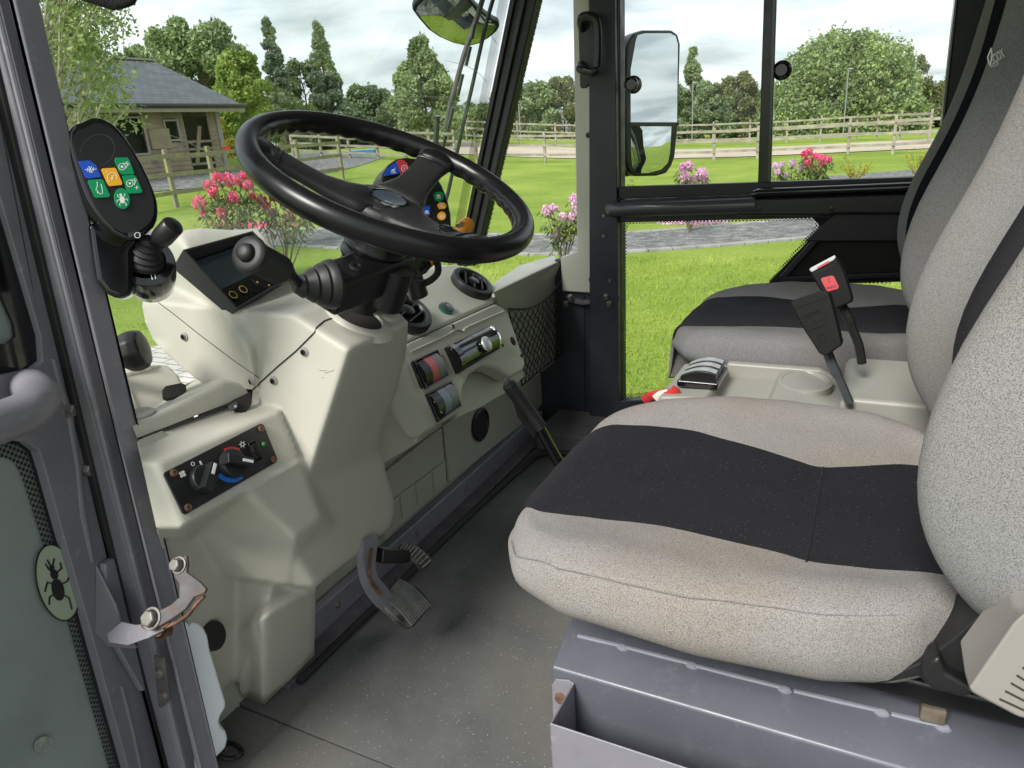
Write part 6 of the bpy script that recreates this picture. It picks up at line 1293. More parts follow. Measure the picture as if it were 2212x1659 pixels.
stroke(bm, Pb, [(826, 434), (840, 437), (858, 446)], 1.5, .0004, .0003); vp('badge_emblem', bm, 'rocker_grey', sw, smooth=False)
# column: bellows, switch housing, stalks
col = bpy.data.objects.new('steering_column', None); COL.objects.link(col); col.parent = VH; col.location = Cw - nw * .2 - VH.location
bm = BM(); prof = [(.040, -.055), (.044, -.075), (.0445, -.100), (.049, -.106), (.0505, -.112), (.046, -.117), (.052, -.123), (.053, -.130), (.046, -.136), (.048, -.142), (.049, -.150), (.043, -.156), (.040, -.17)]
lathe(bm, Cw, nw, prof, 48); vp('column_boot', bm, 'rim_black', col, angle=180)
bm = BM(); Mh = Matrix((aw, bw, nw)).transposed()
box(bm, Cw - nw * .143 - aw * .023 + bw * .049, (.058, .187, .058), Mh); hs_ = vp('switch_housing', bm, 'satin_black', col, bevel=.006, bseg=4)
bm = BM(); box(bm, Cw - nw * .150 - aw * .010 - bw * .068, (.060, .050, .058), Mh); vp('housing_end', bm, 'satin_black', col, bevel=.005)
bm = BM(); tube(bm, [Cw - nw * .125 - aw * .048, Cw - nw * .196 - aw * .048], .027, 24); vp('column_tube', bm, 'satin_black', col)
bm = BM(); tube(bm, [Cw - nw * .16, Cw - nw * .30], .030, 20); vp('column_tube', bm, 'rubber', col); bm = BM(); tube(bm, [Cw - nw * .21 - aw * .012 - bw * .036, Cw - nw * .29 - aw * .012 - bw * .036], .018, 16); vp('column_strut', bm, 'silver_paint', col)
bm = BM(); lathe(bm, Cw - nw * .1138 + bw * .085 - aw * .030, nw, [(.012, 0), (.011, .003), (.006, .004), (.005, .001), (0, .001)], 20); vp('housing_plug', bm, 'trim_black', col)
Phs = Pl(Cw - aw * .0625 - nw * .2 - bw * .07, -aw)
Pst = Pl(Cw - aw * .0526 - bw * .04 - nw * .15, -aw)
bm = BM(); plate(bm, Pst, [(861, 592), (884, 588), (883, 603), (859, 608)], .001, .0006, 0)
text_bm(bm, '0187 14135', Pst, (863, 601), (881, 597), 7, .0018, .0002, 1); vp('sticker', bm, ['white_print', 'seam_dark'], col, smooth=False)
# left stalk
s0 = U(716, 614, y=.770); s1 = U(672, 622, y=.745); s2 = U(648, 618, y=.728); s3 = U(628, 596, y=.705); s4 = U(594, 574, y=.670); s5 = U(536, 548, y=.625)
bm = BM(); ax_ = (s2 - s0).normalized(); lathe(bm, s0, ax_, [(.034, -.004), (.036, .0), (.034, .008), (.030, .011), (.031, .015), (.027, .022), (.0235, .025), (.0245, .029), (.019, .037), (.0165, .040), (.017, .044), (.010, .054), (.008, .056), (0, .056)], 32); stalk = vp('gear_stalk', bm, 'stalk_black', col, angle=40)
bm = BM(); tube(bm, smooth_pts([s1, s2, s3, s4.lerp(s3, .6)], 5), .0085, 12); vp('stalk_rod', bm, 'satin_black', stalk)
g0, g1_ = s3.lerp(s4, .10), s5; ax_ = (g1_ - g0).normalized(); L_ = (g1_ - g0).length
prof = [(.006, -.010), (.010, .0), (.0185, .018), (.019, .022)] + [x for k in range(26) for x in ((.0200, .024 + k * .0026), (.0192, .0253 + k * .0026))] 
prof = [p for p in prof if p[1] < L_ - .006] + [(.019, L_ - .006)]
bm = BM(); lathe(bm, g0, ax_, prof, 28); vp('stalk_grip', bm, 'stalk_black', stalk, angle=20)
bm = BM(); lathe(bm, g0 + ax_ * (L_ - .008), ax_, [(.019, 0), (.0225, .002), (.0238, .005), (.0228, .008), (.018, .0105), (.012, .011), (.0115, .010), (.011, .016), (.0095, .019), (.004, .0205), (0, .0205)], 36); vp('stalk_end', bm, 'stalk_black', stalk, angle=50)
# right stalk with amber grips, cable
o0 = U(898, 588, y=1.03); o1 = U(922, 568, y=1.06); o2 = U(955, 540, y=1.10); o3 = U(1010, 484, y=1.17)
bm = BM(); tube(bm, [o0, o0.lerp(o1, .5), o1], [.010, .013, .011], 14); rs = vp('lamp_stalk', bm, 'satin_black', col)
bm = BM(); tube(bm, smooth_pts([o1, o1.lerp(o2, .5), o2, o2.lerp(o3, .5), o3], 4), .0135, 16, ell=(1, .8)); vp('stalk_grip', bm, 'orange', rs)
bm = BM(); lathe(bm, o3, (o3 - o2).normalized(), [(.0142, -.02), (.0148, -.006), (.012, .006), (0, .008)], 20); vp('stalk_tip', bm, 'orange', rs); bm = BM(); Pt = Pl(U(997, 484, y=1.15), -ray(997, 484).normalized()); plate(bm, Pt, [(985, 490), (996, 478), (1004, 480), (993, 493)], .003, .003); vp('tip_label', bm, 'tube_grey', rs, smooth=False)
bm = BM(); tube(bm, smooth_pts([U(900, 611, y=1.04), U(915, 612, y=1.06), U(932, 604, y=1.07), U(945, 590, y=1.075), U(946, 574, y=1.07), U(942, 560, y=1.06)], 5), .0065, 10); vp('stalk_cable', bm, 'cable_black', rs)

# ================================================================ control pods
# left pod
Plp = Pl(U(235, 390, x=-.87), Vector((.92, -.28, .24)))
oval = [(178, 262), (200, 251), (222, 254), (245, 266), (268, 290), (290, 323), (308, 354), (322, 383), (334, 411), (341, 434), (343, 455), (341, 474), (334, 490), (320, 503), (303, 513), (285, 518), (268, 516), (245, 504), (222, 482), (203, 457), (187, 428), (170, 385), (155, 340), (146, 305), (148, 282), (160, 268)]
oc = (sum(a for a, _ in oval) / len(oval), sum(b for _, b in oval) / len(oval))
def sc(L, f): return [(oc[0] + (a - oc[0]) * f, oc[1] + (b - oc[1]) * f) for a, b in L]
bm = BM(); plate(bm, Plp, oval, -.035, .040); lp = vp('control_pod', bm, 'gloss_black', bevel=.007, bseg=4)
bm = BM(); plate(bm, Plp, sc(oval, .90), .005, .0015); vp('pod_face', bm, 'trim_black', lp, bevel=.0008)
bm = BM(); arc_ = arcpts(211, 325, 33, 38, 120, 385, 30, 55); stroke(bm, Plp, arc_, 1.0, .0066, .0003); vp('pod_ring', bm, 'worn_metal', lp, smooth=False)
def button(P, pts, m_, icon, parent, h=.0066, th=.0022, iw=1.4):
    bm = BM(); c = (sum(a for a, _ in pts) / len(pts), sum(b for _, b in pts) / len(pts)); plate(bm, P, pts, h, th, 0)
    for ic in icon:
        if ic[0] == 's': stroke(bm, P, ic[1], ic[2] if len(ic) > 2 else iw, h + th, .0003, 1)
        elif ic[0] == 'c': stroke(bm, P, ic[1], ic[2] if len(ic) > 2 else iw, h + th, .0003, 1, closed=True)
        elif ic[0] == 'f': plate(bm, P, ic[1], h + th, .0003, 1)
        elif ic[0] == 't': text_bm(bm, ic[1], P, ic[2], ic[3], ic[4], h + th, .0003, 1)
    return vp('button', bm, [m_, 'white_print'], parent, bevel=.0005, bseg=2, angle=30)
E_ = lambda x_, y_, r1, r2=None, a0=0, a1=360, n=14, rot=0: arcpts(x_, y_, r1, r2 or r1, a0, a1, n, rot)
# ring positions use pic coordinates scaled to the view
def k1(X, Y): return (77.5 + .3268 * X, .3268 * Y)
def kk(L): return [k1(*q) for q in L]
button(Plp, kk([(283, 1065), (355, 1060), (402, 1095), (430, 1170), (343, 1180), (330, 1172)]), 'btn_blue', [('s', kk([(325, 1122), (348, 1122)])), ('s', kk([(340, 1112), (350, 1122), (340, 1132)])), ('s', kk([(400, 1118), (376, 1118)])), ('s', kk([(384, 1108), (374, 1118), (384, 1128)])), ('s', kk([(350, 1100), (358, 1116), (354, 1140)])), ('s', kk([(368, 1100), (362, 1116), (376, 1140)])), ('s', kk([(364, 1120), (366, 1142)]))], lp)
button(Plp, kk([(525, 1042), (605, 1040), (620, 1060), (650, 1145), (643, 1152), (568, 1153), (555, 1140), (524, 1065)]), 'btn_green', [('c', kk([(q[0] + 570, q[1] + 1102) for q in E_(0, 0, 22)[:-1]])), ('f', kk([(q[0] + 570, q[1] + 1102) for q in E_(0, 0, 9)[:-1]])), ('s', kk([(578, 1080), (600, 1078), (606, 1092), (596, 1112)])), ('s', kk([(596, 1076), (608, 1066)])), ('s', kk([(604, 1084), (618, 1076)])), ('s', kk([(608, 1092), (622, 1088)]))], lp)
button(Plp, kk([(432, 1120), (440, 1113), (522, 1108), (533, 1120), (572, 1210), (566, 1222), (490, 1230), (478, 1220)]), 'btn_amber', [('s', kk([(q[0] + 506, q[1] + 1172) for q in E_(0, 0, 32, 32, 120, 385)])), ('s', kk([(506, 1178), (516, 1158)])), ('s', kk([(478, 1132), (462, 1140)])), ('f', kk([(q[0] + 506, q[1] + 1180) for q in E_(0, 0, 7)[:-1]]))], lp)
button(Plp, kk([(572, 1165), (580, 1158), (648, 1156), (664, 1170), (704, 1262), (698, 1274), (618, 1280), (606, 1268)]), 'btn_green', [('c', kk([(q[0] + 622, q[1] + 1212) for q in E_(0, 0, 22)[:-1]])), ('f', kk([(q[0] + 622, q[1] + 1212) for q in E_(0, 0, 8)[:-1]])), ('s', kk([(630, 1190), (650, 1190), (658, 1204), (650, 1224)])), ('s', kk([(648, 1186), (660, 1180)])), ('s', kk([(656, 1196), (668, 1190)])), ('s', kk([(668, 1228), (668, 1252)])), ('s', kk([(656, 1240), (680, 1240)]))], lp)
button(Plp, kk([(345, 1200), (352, 1188), (432, 1184), (446, 1192), (490, 1290), (484, 1302), (402, 1308), (390, 1300)]), 'btn_green', [('s', kk([(405, 1202), (408, 1228), (398, 1254)])), ('s', kk([(432, 1216), (440, 1250), (442, 1276)])), ('s', kk([(410, 1268), (424, 1282), (440, 1280)])), ('s', kk([(398, 1260), (412, 1262), (408, 1276)]))], lp)
button(Plp, kk(arcpts(570, 1312, 50, 70, 0, 360, 28, -12)[:-1]), 'btn_green', [('f', kk(arcpts(572, 1320, 16, 25, 0, 360, 16, -12)[:-1])), ('f', kk(arcpts(562, 1288, 9, 9, 0, 360, 12)[:-1]))] + [('s', kk(q)) for q in ([(560, 1306), (544, 1300), (540, 1286)], [(578, 1304), (590, 1292), (588, 1278)], [(558, 1320), (542, 1322), (536, 1336)], [(588, 1318), (602, 1314), (608, 1326)], [(562, 1336), (554, 1348), (558, 1360)], [(586, 1336), (596, 1346), (600, 1360)])], lp)
# stem housing with joystick
bm = BM(); Pj = Pl(U(314, 566, x=-.875), Vector((.66, -.50, .56))); cj = Pj.at(314, 566)
lathe(bm, cj, Pj.n, [(.0, -.085), (.018, -.082), (.030, -.068), (.035, -.04), (.037, -.008), (.036, .0), (.032, .002)], 44); vp('joystick_base', bm, 'gloss_black', lp)
bm = BM(); prism(bm, [Plp.at(u, v, -.02) for u, v in ((196, 470), (215, 600), (240, 632), (270, 642), (300, 630), (300, 540), (330, 500), (290, 500))], -Plp.n * .05 + Vector((0, .02, 0))); vp('pod_neck', bm, 'gloss_black', lp, bevel=.015, bseg=5)
bm = BM(); lathe(bm, cj, Pj.n, [(.0365, .0), (.036, .003), (.026, .0035), (.025, .001)], 44); vp('joystick_bezel', bm, 'gloss_black', lp)
axj = (Pj.n + Vector((-.05, .38, .22))).normalized()
bm = BM(); lathe(bm, cj, axj, [(.0245, 0), (.024, .006), (.0205, .009), (.0215, .013), (.0170, .017), (.0180, .021), (.0135, .025), (.0155, .029), (.0105, .033), (.011, .037), (.007, .042), (.0, .044)], 30); vp('joystick_boot', bm, 'rubber', lp, angle=25)
dj = (cj + axj * .05 - EYE).dot(Vector(RM.transposed() @ Vector((0, 0, 1)))) if False else (RM.transposed() @ (cj + axj * .055 - EYE)).z; ka, kb_ = U(346, 518, d=dj), U(374, 487, d=dj * .985)
bm = BM(); tube(bm, [cj + axj * .036, ka], .005, 10); lathe(bm, ka, (kb_ - ka).normalized(), [(.0, -.006), (.008, -.005), (.0125, .0), (.0135, .006), (.0135, (kb_ - ka).length), (.0115, (kb_ - ka).length + .002), (0, (kb_ - ka).length + .002)], 28); vp('joystick', bm, 'satin_black', lp, angle=50)
bm = BM(); stroke(bm, Plp, [(280, 508), (286, 506), (294, 505), (302, 506)], 9, .0055, .001, 0); stroke(bm, Plp, arcpts(297, 508, 6, 6, 0, 360, 12)[:-1], 1.4, .0068, .0005, 1, closed=True); vp('pod_mark', bm, ['tube_grey', 'white_print'], lp, smooth=False)
bm = BM(); Pj2 = Pl(cj + Pj.n * .0037, Pj.n); stroke(bm, Pj2, [(326, 592), (329, 604)], 1.5, 0, .0004); stroke(bm, Pj2, [(334, 590), (336, 602)], 1.5, 0, .0004); vp('bezel_print', bm, 'white_print', lp, smooth=False)
# right pod (behind the wheel)
Prp = Pl(U(890, 420, y=1.16), Vector((.80, -.45, .32)))
rov = [(819, 412), (821, 392), (828, 372), (840, 354), (857, 342), (878, 338), (900, 341), (922, 353), (941, 374), (957, 400), (969, 430), (976, 462), (977, 492), (970, 515), (955, 528), (930, 530), (900, 520), (870, 500), (843, 470), (826, 440)]
oc2 = (sum(a for a, _ in rov) / len(rov), sum(b for _, b in rov) / len(rov))
bm = BM(); plate(bm, Prp, rov, -.055, .060); rp = vp('control_pod', bm, 'satin_black', bevel=.007, bseg=4)
bm = BM(); plate(bm, Prp, [(oc2[0] + (a - oc2[0]) * .91, oc2[1] + (b - oc2[1]) * .91) for a, b in rov], .005, .001); vp('pod_face', bm, 'trim_black', rp, smooth=False)
bm = BM(); tube(bm, [Prp.at(900, 500, -.05), Prp.at(905, 560, -.05), U(905, 640, y=1.16)], .02, 12); vp('pod_stem', bm, 'satin_black', rp)
def k2(X, Y): return (774.6 + .14007 * X, 309.8 + .14007 * Y)
def k2l(L): return [k2(*q) for q in L]
button(Prp, k2l([(400, 500), (398, 480), (450, 390), (510, 330), (585, 283), (628, 462), (540, 485)]), 'btn_blue', [('f', k2l([(515, 400), (555, 396), (560, 416), (510, 418)])), ('s', k2l([(565, 375), (560, 400)]), 1)] + [('s', k2l([(508 + 14 * i, 422), (504 + 17 * i, 462)]), .9) for i in range(5)], rp)
button(Prp, k2l([(588, 270), (640, 250), (700, 258), (745, 300), (803, 418), (645, 463)]), 'btn_red', [('c', k2l(arcpts(708, 383, 44, 48, 0, 360, 20)[:-1]), 1), ('s', k2l([(704, 365), (712, 402)]), 1.2)], rp)
button(Prp, k2l([(805, 345), (885, 360), (905, 400), (830, 418)]), 'btn_green', [('s', k2l([(835, 360), (850, 410)]), 1)], rp)
button(Prp, k2l([(1155, 800), (1190, 752), (1260, 742), (1300, 765), (1318, 820), (1300, 875), (1250, 902), (1195, 885)]), 'btn_green', [('f', k2l([(1208, 790), (1255, 790), (1262, 812), (1205, 812)]))] + [('s', k2l([(1206 + 14 * i, 815), (1204 + 16 * i, 850)]), .9) for i in range(5)], rp)
button(Prp, k2l([(1215, 950), (1245, 912), (1320, 908), (1355, 945), (1355, 985), (1325, 1010), (1250, 1010)]), 'btn_amber', [('c', k2l(arcpts(1275, 938, 22, 18, 0, 360, 12)[:-1]), 1)] + [('s', k2l([(1270 + 14 * i, 965), (1275 + 18 * i, 995)]), .9) for i in range(4)], rp)
button(Prp, k2l(arcpts(1286, 1118, 64, 67, 0, 360, 24)[:-1]), 'btn_amber', [('c', k2l(arcpts(1290, 1122, 34, 34, 0, 360, 14)[:-1]), 1), ('s', k2l([(1272, 1122), (1308, 1122)]), 1), ('s', k2l([(1290, 1104), (1290, 1140)]), 1)], rp)
button(Prp, k2l([(1000, 985), (1050, 962), (1098, 960), (1106, 1010), (1098, 1108), (1000, 1126)]), 'btn_blue', [('f', k2l([(1030, 1035), (1070, 1033), (1076, 1052), (1026, 1056)]))] + [('s', k2l([(1026 + 13 * i, 1058), (1022 + 16 * i, 1088)]), .9) for i in range(5)], rp)
button(Prp, k2l([(940, 1182), (1092, 1140), (1085, 1190), (1038, 1282), (972, 1268), (945, 1230)]), 'btn_green', [('t', 'F3', k2(968, 1245), k2(1058, 1225), 11)], rp)
button(Prp, k2l([(895, 1192), (925, 1184), (938, 1255), (905, 1246)]), 'btn_green', [], rp)

# ================================================================ pedals, lever
def pedal(pts, P, th, arm_pts, arm_r, name, label=None):
    bm = BM(); plate(bm, P, pts, -th, th); pd_ = vp(name, bm, 'pedal_rubber', bevel=.004, label=label)
    return pd_
Pp1 = Pl(U(878, 1300, x=-.80), Vector((.75, -.12, .65)))
bp_ = [(824, 1292), (856, 1247), (866, 1248), (905, 1268), (933, 1300), (930, 1312), (895, 1353), (884, 1355), (862, 1342), (833, 1316)]
brake = pedal(bp_, Pp1, .018, None, 0, 'brake_pedal')
bm = BM()
for k in range(11):
    f_ = (k + .5) / 11; a = (826 + (862 - 826) * f_ + 0, 1294 + (1250 - 1294) * f_); b_ = (888 + (930 - 888) * f_, 1353 + (1306 - 1353) * f_); m_ = ((a[0] + b_[0]) / 2 - 3, (a[1] + b_[1]) / 2 - 8); tube(bm, smooth_pts([Pp1.at(*a, .001), Pp1.at(*m_, .004), Pp1.at(*b_, .001)], 4), .0030, 6)
vp('pad_rib', bm, 'pedal_rib', brake)
bm = BM(); A = [(772, 1178), (806, 1164), (800, 1215), (798, 1240), (806, 1262), (826, 1285), (850, 1318), (862, 1336), (840, 1330), (812, 1312), (790, 1285), (776, 1255), (770, 1220)]
prism(bm, [U(u, v, x=-.825) for u, v in A], (.008, .012, .01)); vp('pedal_arm', bm, 'paint_lilac', brake, bevel=.002)
bm = BM(); tube(bm, [U(u, v, x=-.814) for u, v in ((803, 1185), (799, 1215), (797, 1240), (805, 1262), (824, 1284))], .0035, 6); vp('arm_edge', bm, 'rust', brake)
Pp2 = Pl(U(890, 1198, x=-.88), Vector((.72, -.05, .7)))
ap_ = [(855, 1190), (868, 1172), (885, 1171), (905, 1180), (925, 1196), (934, 1208), (930, 1218), (918, 1233), (910, 1232), (898, 1214), (880, 1198)]
acc = pedal(ap_, Pp2, .012, None, 0, 'accelerator_pedal')
bm = BM()
for k in range(9):
    f_ = k / 8; a = (862 + (912 - 862) * f_, 1188 + (1226 - 1188) * f_ - 6 * math.sin(math.pi * f_)); b_ = (874 + (930 - 874) * f_, 1174 + (1210 - 1174) * f_ - 8 * math.sin(math.pi * f_)); tube(bm, [Pp2.at(*a, .001), Pp2.at(*b_, .001)], .0017, 6)
vp('pad_rib', bm, 'pedal_worn', acc)
bm = BM(); prism(bm, [U(u, v, x=-.91) for u, v in ((806, 1180), (862, 1183), (875, 1205), (850, 1212), (803, 1212))], (.03, 0, 0)); vp('pedal_arm', bm, 'gloss_black', acc, bevel=.004)
# hand brake lever
l0, l1 = U(1100, 832, y=1.235), U(1166, 922, y=1.265); l2 = U(1225, 1030, y=1.29); ax_ = (l1 - l0).normalized(); L_ = (l1 - l0).length
bm = BM(); prof = [(0, -.008), (.012, -.007), (.0175, -.002)]
k = 0
while .002 + k * .0052 < L_: prof += [(.0185, .002 + k * .0052), (.0172, .0046 + k * .0052)]; k += 1
lathe(bm, l0, ax_, prof + [(.0165, L_)], 24, scale2=(1, .85)); lv = vp('hand_brake', bm, 'rubber', angle=15)
bm = BM(); lathe(bm, l0 - ax_ * .016, ax_, [(0, 0), (.006, .001), (.0075, .005), (.0075, .012)], 16); vp('release_button', bm, 'worn_metal', lv)
bm = BM(); tube(bm, [l1 - ax_ * .02, l2, l2 + (l2 - l1)], .0125, 18); vp('lever_rod', bm, 'gloss_black', lv)
bm = BM(); prism(bm, [p for p in (l0 + ax_ * .02, l0 + ax_ * (L_ * .5), l1, l1 + Vector((-.012, -.01, -.03)), l0 + ax_ * (L_ * .5) + Vector((-.014, -.012, -.022)), l0 + ax_ * .03 + Vector((-.008, -.008, -.012)))], (0, .012, 0)); vp('grip_underside', bm, 'rubber', lv, bevel=.004)
mat('weld_paint', (.22, .23, .27), .22, bump=.4, bscale=150, bdist=.002, coat=.4)
# ================================================================ seats
NEARY = [(-.42, .83), (-.405, .75), (-.385, .705), (-.35, .648), (-.28, .618), (-.13, .615), (0, .635), (.07, .665), (.125, .715), (.17, .77)]
FARY = [(-.42, 1.02), (-.405, 1.09), (-.385, 1.13), (-.35, 1.165), (-.25, 1.195), (-.1, 1.215), (.02, 1.205), (.08, 1.17), (.125, 1.11), (.17, 1.05)]
BN = [(-.42, .775), (-.36, .738), (-.2, .750), (-.03, .720), (.06, .745), (.17, .765)]
BF = [(-.42, 1.04), (-.36, 1.060), (-.22, 1.056), (-.04, .987), (.06, 1.03), (.17, 1.06)]
XS0, XS1 = -.415, .165
def top_h(x, t):
    """height of the cushion top: side bolsters, dipped middle, rounded nose"""
    h = .562 + .033 * abs(t) ** 2.2 * (1 if x > -.3 else max(0, (x + .42) / .12)) + .012 * math.cos((x + .12) * 5)
    n_ = max(0, (-.365 - x) / .05); h -= .018 * n_ ** 2.2
    e_ = max(0, (abs(t) - .80) / .20); h -= .022 * e_ ** 2.0
    r_ = max(0, (x - .08) / .09); h -= .03 * r_ ** 2; h += .0035 * mnoise.noise(Vector((x * 8, t * 3, .3))) + .0018 * mnoise.noise(Vector((x * 26, t * 8, 1.3)))
    return h
def make_cushion(parent, mg, mb, dy):
    bm = BM(); NX, NYT = 44, 36; grid = []
    for i in range(NX + 1):
        x = XS0 + (XS1 - XS0) * i / NX; yn, yf, b0, b1 = lerp(NEARY, x), lerp(FARY, x), lerp(BN, x), lerp(BF, x); row = []
        for j in range(NYT + 1):
            if j <= 12: y = yn + (b0 - yn) * j / 12
            elif j <= 24: y = b0 + (b1 - b0) * (j - 12) / 12
            else: y = b1 + (yf - b1) * (j - 24) / 12
            t_ = 2 * (y - yn) / (yf - yn) - 1; row.append(bm.verts.new((x, y + dy, top_h(x, t_))))
        grid.append(row)
    for i in range(NX):
        for j in range(NYT):
            f = bm.faces.new([grid[i][j], grid[i + 1][j], grid[i + 1][j + 1], grid[i][j + 1]]); f.material_index = 1 if 12 <= j < 24 else 0
    # skirt: rings following the outline down and under
    loop = [grid[0][j] for j in range(NYT + 1)] + [grid[i][NYT] for i in range(1, NX + 1)] + [grid[NX][j] for j in range(NYT - 1, -1, -1)] + [grid[i][0] for i in range(NX - 1, 0, -1)]
    mid = [(j - 1) for j in range(len(loop))]; c = Vector((-.12, .915 + dy, .5)); prev = loop
    def isblack(k): return 12 <= k < 24
    for out_, z in ((.006, .552), (.008, .538), (.001, .522), (-.014, .510), (-.034, .502), (-.06, .498)):
        ring = []
        for v in loop:
            d = Vector((v.co.x - c.x, v.co.y - c.y, 0)); L_ = d.length; d.normalize(); front = max(0, min(1, (-.25 - v.co.x) / .15))
            zz_ = z + (.02 if v.co.x < -.3 else 0) * front * (1 if z < .5 else 0) + 0 - max(0, v.co.x + .25) * .06 * (z < .53)
            zz_ = min(zz_, v.co.z - .004 * (1 + (out_ < .012))); ring.append(bm.verts.new((v.co.x + d.x * out_, v.co.y + d.y * out_, zz_)))
        for k in range(len(loop)):
            k2 = (k + 1) % len(loop); f = bm.faces.new([prev[k], prev[k2], ring[k2], ring[k]]); f.material_index = 1 if isblack(k) else 0
        prev = ring
    bm.faces.new(prev)
    return obj('cushion', bm, [mg, mb], parent, sub=1)
PROF = [(.56, .16), (.60, .118), (.64, .088), (.68, .066), (.72, .055), (.76, .052), (.82, .060), (.88, .080), (.94, .106), (1.0, .128), (1.08, .150), (1.2, .168), (1.3, .182), (1.42, .20)]
def make_back(parent, mg, mb, dy):
    """backrest: bolsters stand forward of a hollow middle, lower corners rounded"""
    bm = BM(); zs = [.575, .585, .60, .62, .645, .675, .71, .75, .80, .86, .92, .98, 1.04, 1.10, 1.16, 1.22, 1.28, 1.34, 1.39]; rings = []
    NF = 32
    for z in zs:
        low = max(0, (.66 - z) / .09); hw = .278 - .045 * low ** 2 - .05 * max(0, (z - 1.0) / .4); cy_ = .885 + dy; px_ = lerp(PROF, z) if True else 0
        ring = []
        for k in range(NF + 1):      # front from near side to far side
            t = -1 + 2 * k / NF; a = abs(t); bol = math.exp(-((a - .82) / .22) ** 2) if a < .82 else 1
            rec = .064 if z < 1.15 else .064 - .03 * min(1, (z - 1.15) / .2)
            x = px_ + rec * (1 - bol) + .003 * mnoise.noise(Vector((t * 3, z * 9, 2.2)));
            if a > .82: x = px_ + .085 * ((a - .82) / .18) ** 2.4
            ring.append((x, cy_ + t * hw * (1 if a < .9 else 1), z))
        ring.append((px_ + .15, cy_ + hw * .97, z)); ring.append((px_ + .175, cy_ + hw * .5, z)); ring.append((px_ + .18, cy_, z)); ring.append((px_ + .175, cy_ - hw * .5, z)); ring.append((px_ + .15, cy_ - hw * .97, z))
        rings.append([bm.verts.new(p) for p in ring])
    N_ = len(rings[0])
    for zi, (A, B) in enumerate(zip(rings, rings[1:])):
        hi_ = 24 if dy == 0 else 27
        for k in range(N_):
            f = bm.faces.new([A[k], A[(k + 1) % N_], B[(k + 1) % N_], B[k]]); f.material_index = 1 if 9 <= k < hi_ else 0
    bm.faces.new(rings[0][::-1]); bm.faces.new(rings[-1])
    return obj('backrest', bm, [mg, mb], parent, sub=1)
def make_seat(dy, mg):
    s = bpy.data.objects.new('seat', None); COL.objects.link(s); s.parent = VH; s.location = Vector((-.1, .9 + dy, .45)) - VH.location
    make_cushion(s, mg, 'cloth_black', dy); b_ = make_back(s, 'cloth_grey_back' if dy == 0 else mg, 'cloth_black', dy)
    bm = BM(); box(bm, (-.02, .915 + dy, .455), (.46, .40, .03)); box(bm, (-.02, .915 + dy, .43), (.40, .30, .04)); obj('seat_frame', bm, 'satin_black', s, bevel=.006)
    return s
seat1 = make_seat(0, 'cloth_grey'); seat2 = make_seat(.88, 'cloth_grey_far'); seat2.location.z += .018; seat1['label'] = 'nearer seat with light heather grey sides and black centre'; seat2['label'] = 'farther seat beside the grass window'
# piping seam along the near cushion edge
for s_, dy in ((seat1, 0), (seat2, .88)):
    bm = BM(); pts = []
    for k in range(40):
        x = -.375 + .53 * k / 39; yn = lerp(NEARY, x); pts.append(Vector((x - .004, yn + dy + .002, top_h(x, -1) + .001)))
    tube(bm, pts, .0006, 6); obj('piping', bm, 'cloth_grey_far', s_)
bm = BM(); cx_ = -.03; tube(bm, [Vector((cx_, lerp(BN, cx_) + (lerp(BF, cx_) - lerp(BN, cx_)) * k / 16, top_h(cx_, 2 * ((lerp(BN, cx_) + (lerp(BF, cx_) - lerp(BN, cx_)) * k / 16) - lerp(NEARY, cx_)) / (lerp(FARY, cx_) - lerp(NEARY, cx_)) - 1) + .0004)) for k in range(17)], .0011, 6); obj('cross_seam', bm, 'cloth_black', seat1)
# woven maker's mark on the farther seat back
HS = skin_of([c for c in seat2.children if c.name.startswith('backrest')][0]); hg = HS(2152, 128)
if hg:
    Pg = Pl(hg[0] + hg[1] * .006, hg[1]); bm = BM()
    text_bm(bm, 'SCIOX', Pg, (2146, 139), (2172, 122), 22, .0, .0006, shear=.15); text_bm(bm, 'PLUS', Pg, (2142, 147), (2158, 140), 7, .0, .0006)
    stroke(bm, Pg, [(2138, 142), (2133, 124), (2141, 104), (2143, 122), (2138, 142)], 2.4, .0, .0006)
    obj('maker_mark', bm, 'white_print', seat2, smooth=False)
# ================================================================ seat box
ZB = .395
Pt_ = lambda u, v: U(u, v, z=ZB)
Pi_ = lambda u, v: U(u, v, z=ZB + .022)
yA = Pt_(1190, 1441).y; xA = Pt_(1190, 1441).x; yI = Pi_(1246, 1358).y; xI = Pi_(1246, 1358).x
bm = BM()
sec = [(yA, .0), (yA, ZB), (yI, ZB + .022), (yI + .52, ZB + .022), (yI + .52, 0)]
prism(bm, [(xA, y, z) for y, z in sec], (.95, 0, 0)); sbx = vp('seat_box', bm, 'paint_box', bevel=.004, bseg=3)
# stitched weld along the upper fold
PS_ = Pl.three(Vector((0, yA, ZB)), Vector((.3, yA, ZB)), Vector((0, yI, ZB + .022)))
for a in [(1249, 1374, 1340, 1395), (1350, 1398, 1490, 1434), (1500, 1438, 1690, 1486), (1715, 1493, 1900, 1536), (1925, 1543, 2032, 1568)]:
    A, B = PS_.at(a[0], a[1], .001), PS_.at(a[2], a[3], .001); bm = BM(); tube(bm, [A, A.lerp(B, .5), B], [.0030, .0036, .0030], 8, ell=(1, .8)); vp('weld_bead', bm, 'weld_paint', sbx)
    bm = BM(); lathe(bm, PS_.at(a[2] + 5, a[3] + 4, 0), PS_.n, [(.0060, 0), (.0045, .003), (.002, .0035), (0, .0035)], 12, scale2=(1.4, .8)); vp('weld_spot', bm, 'weld_paint', sbx)
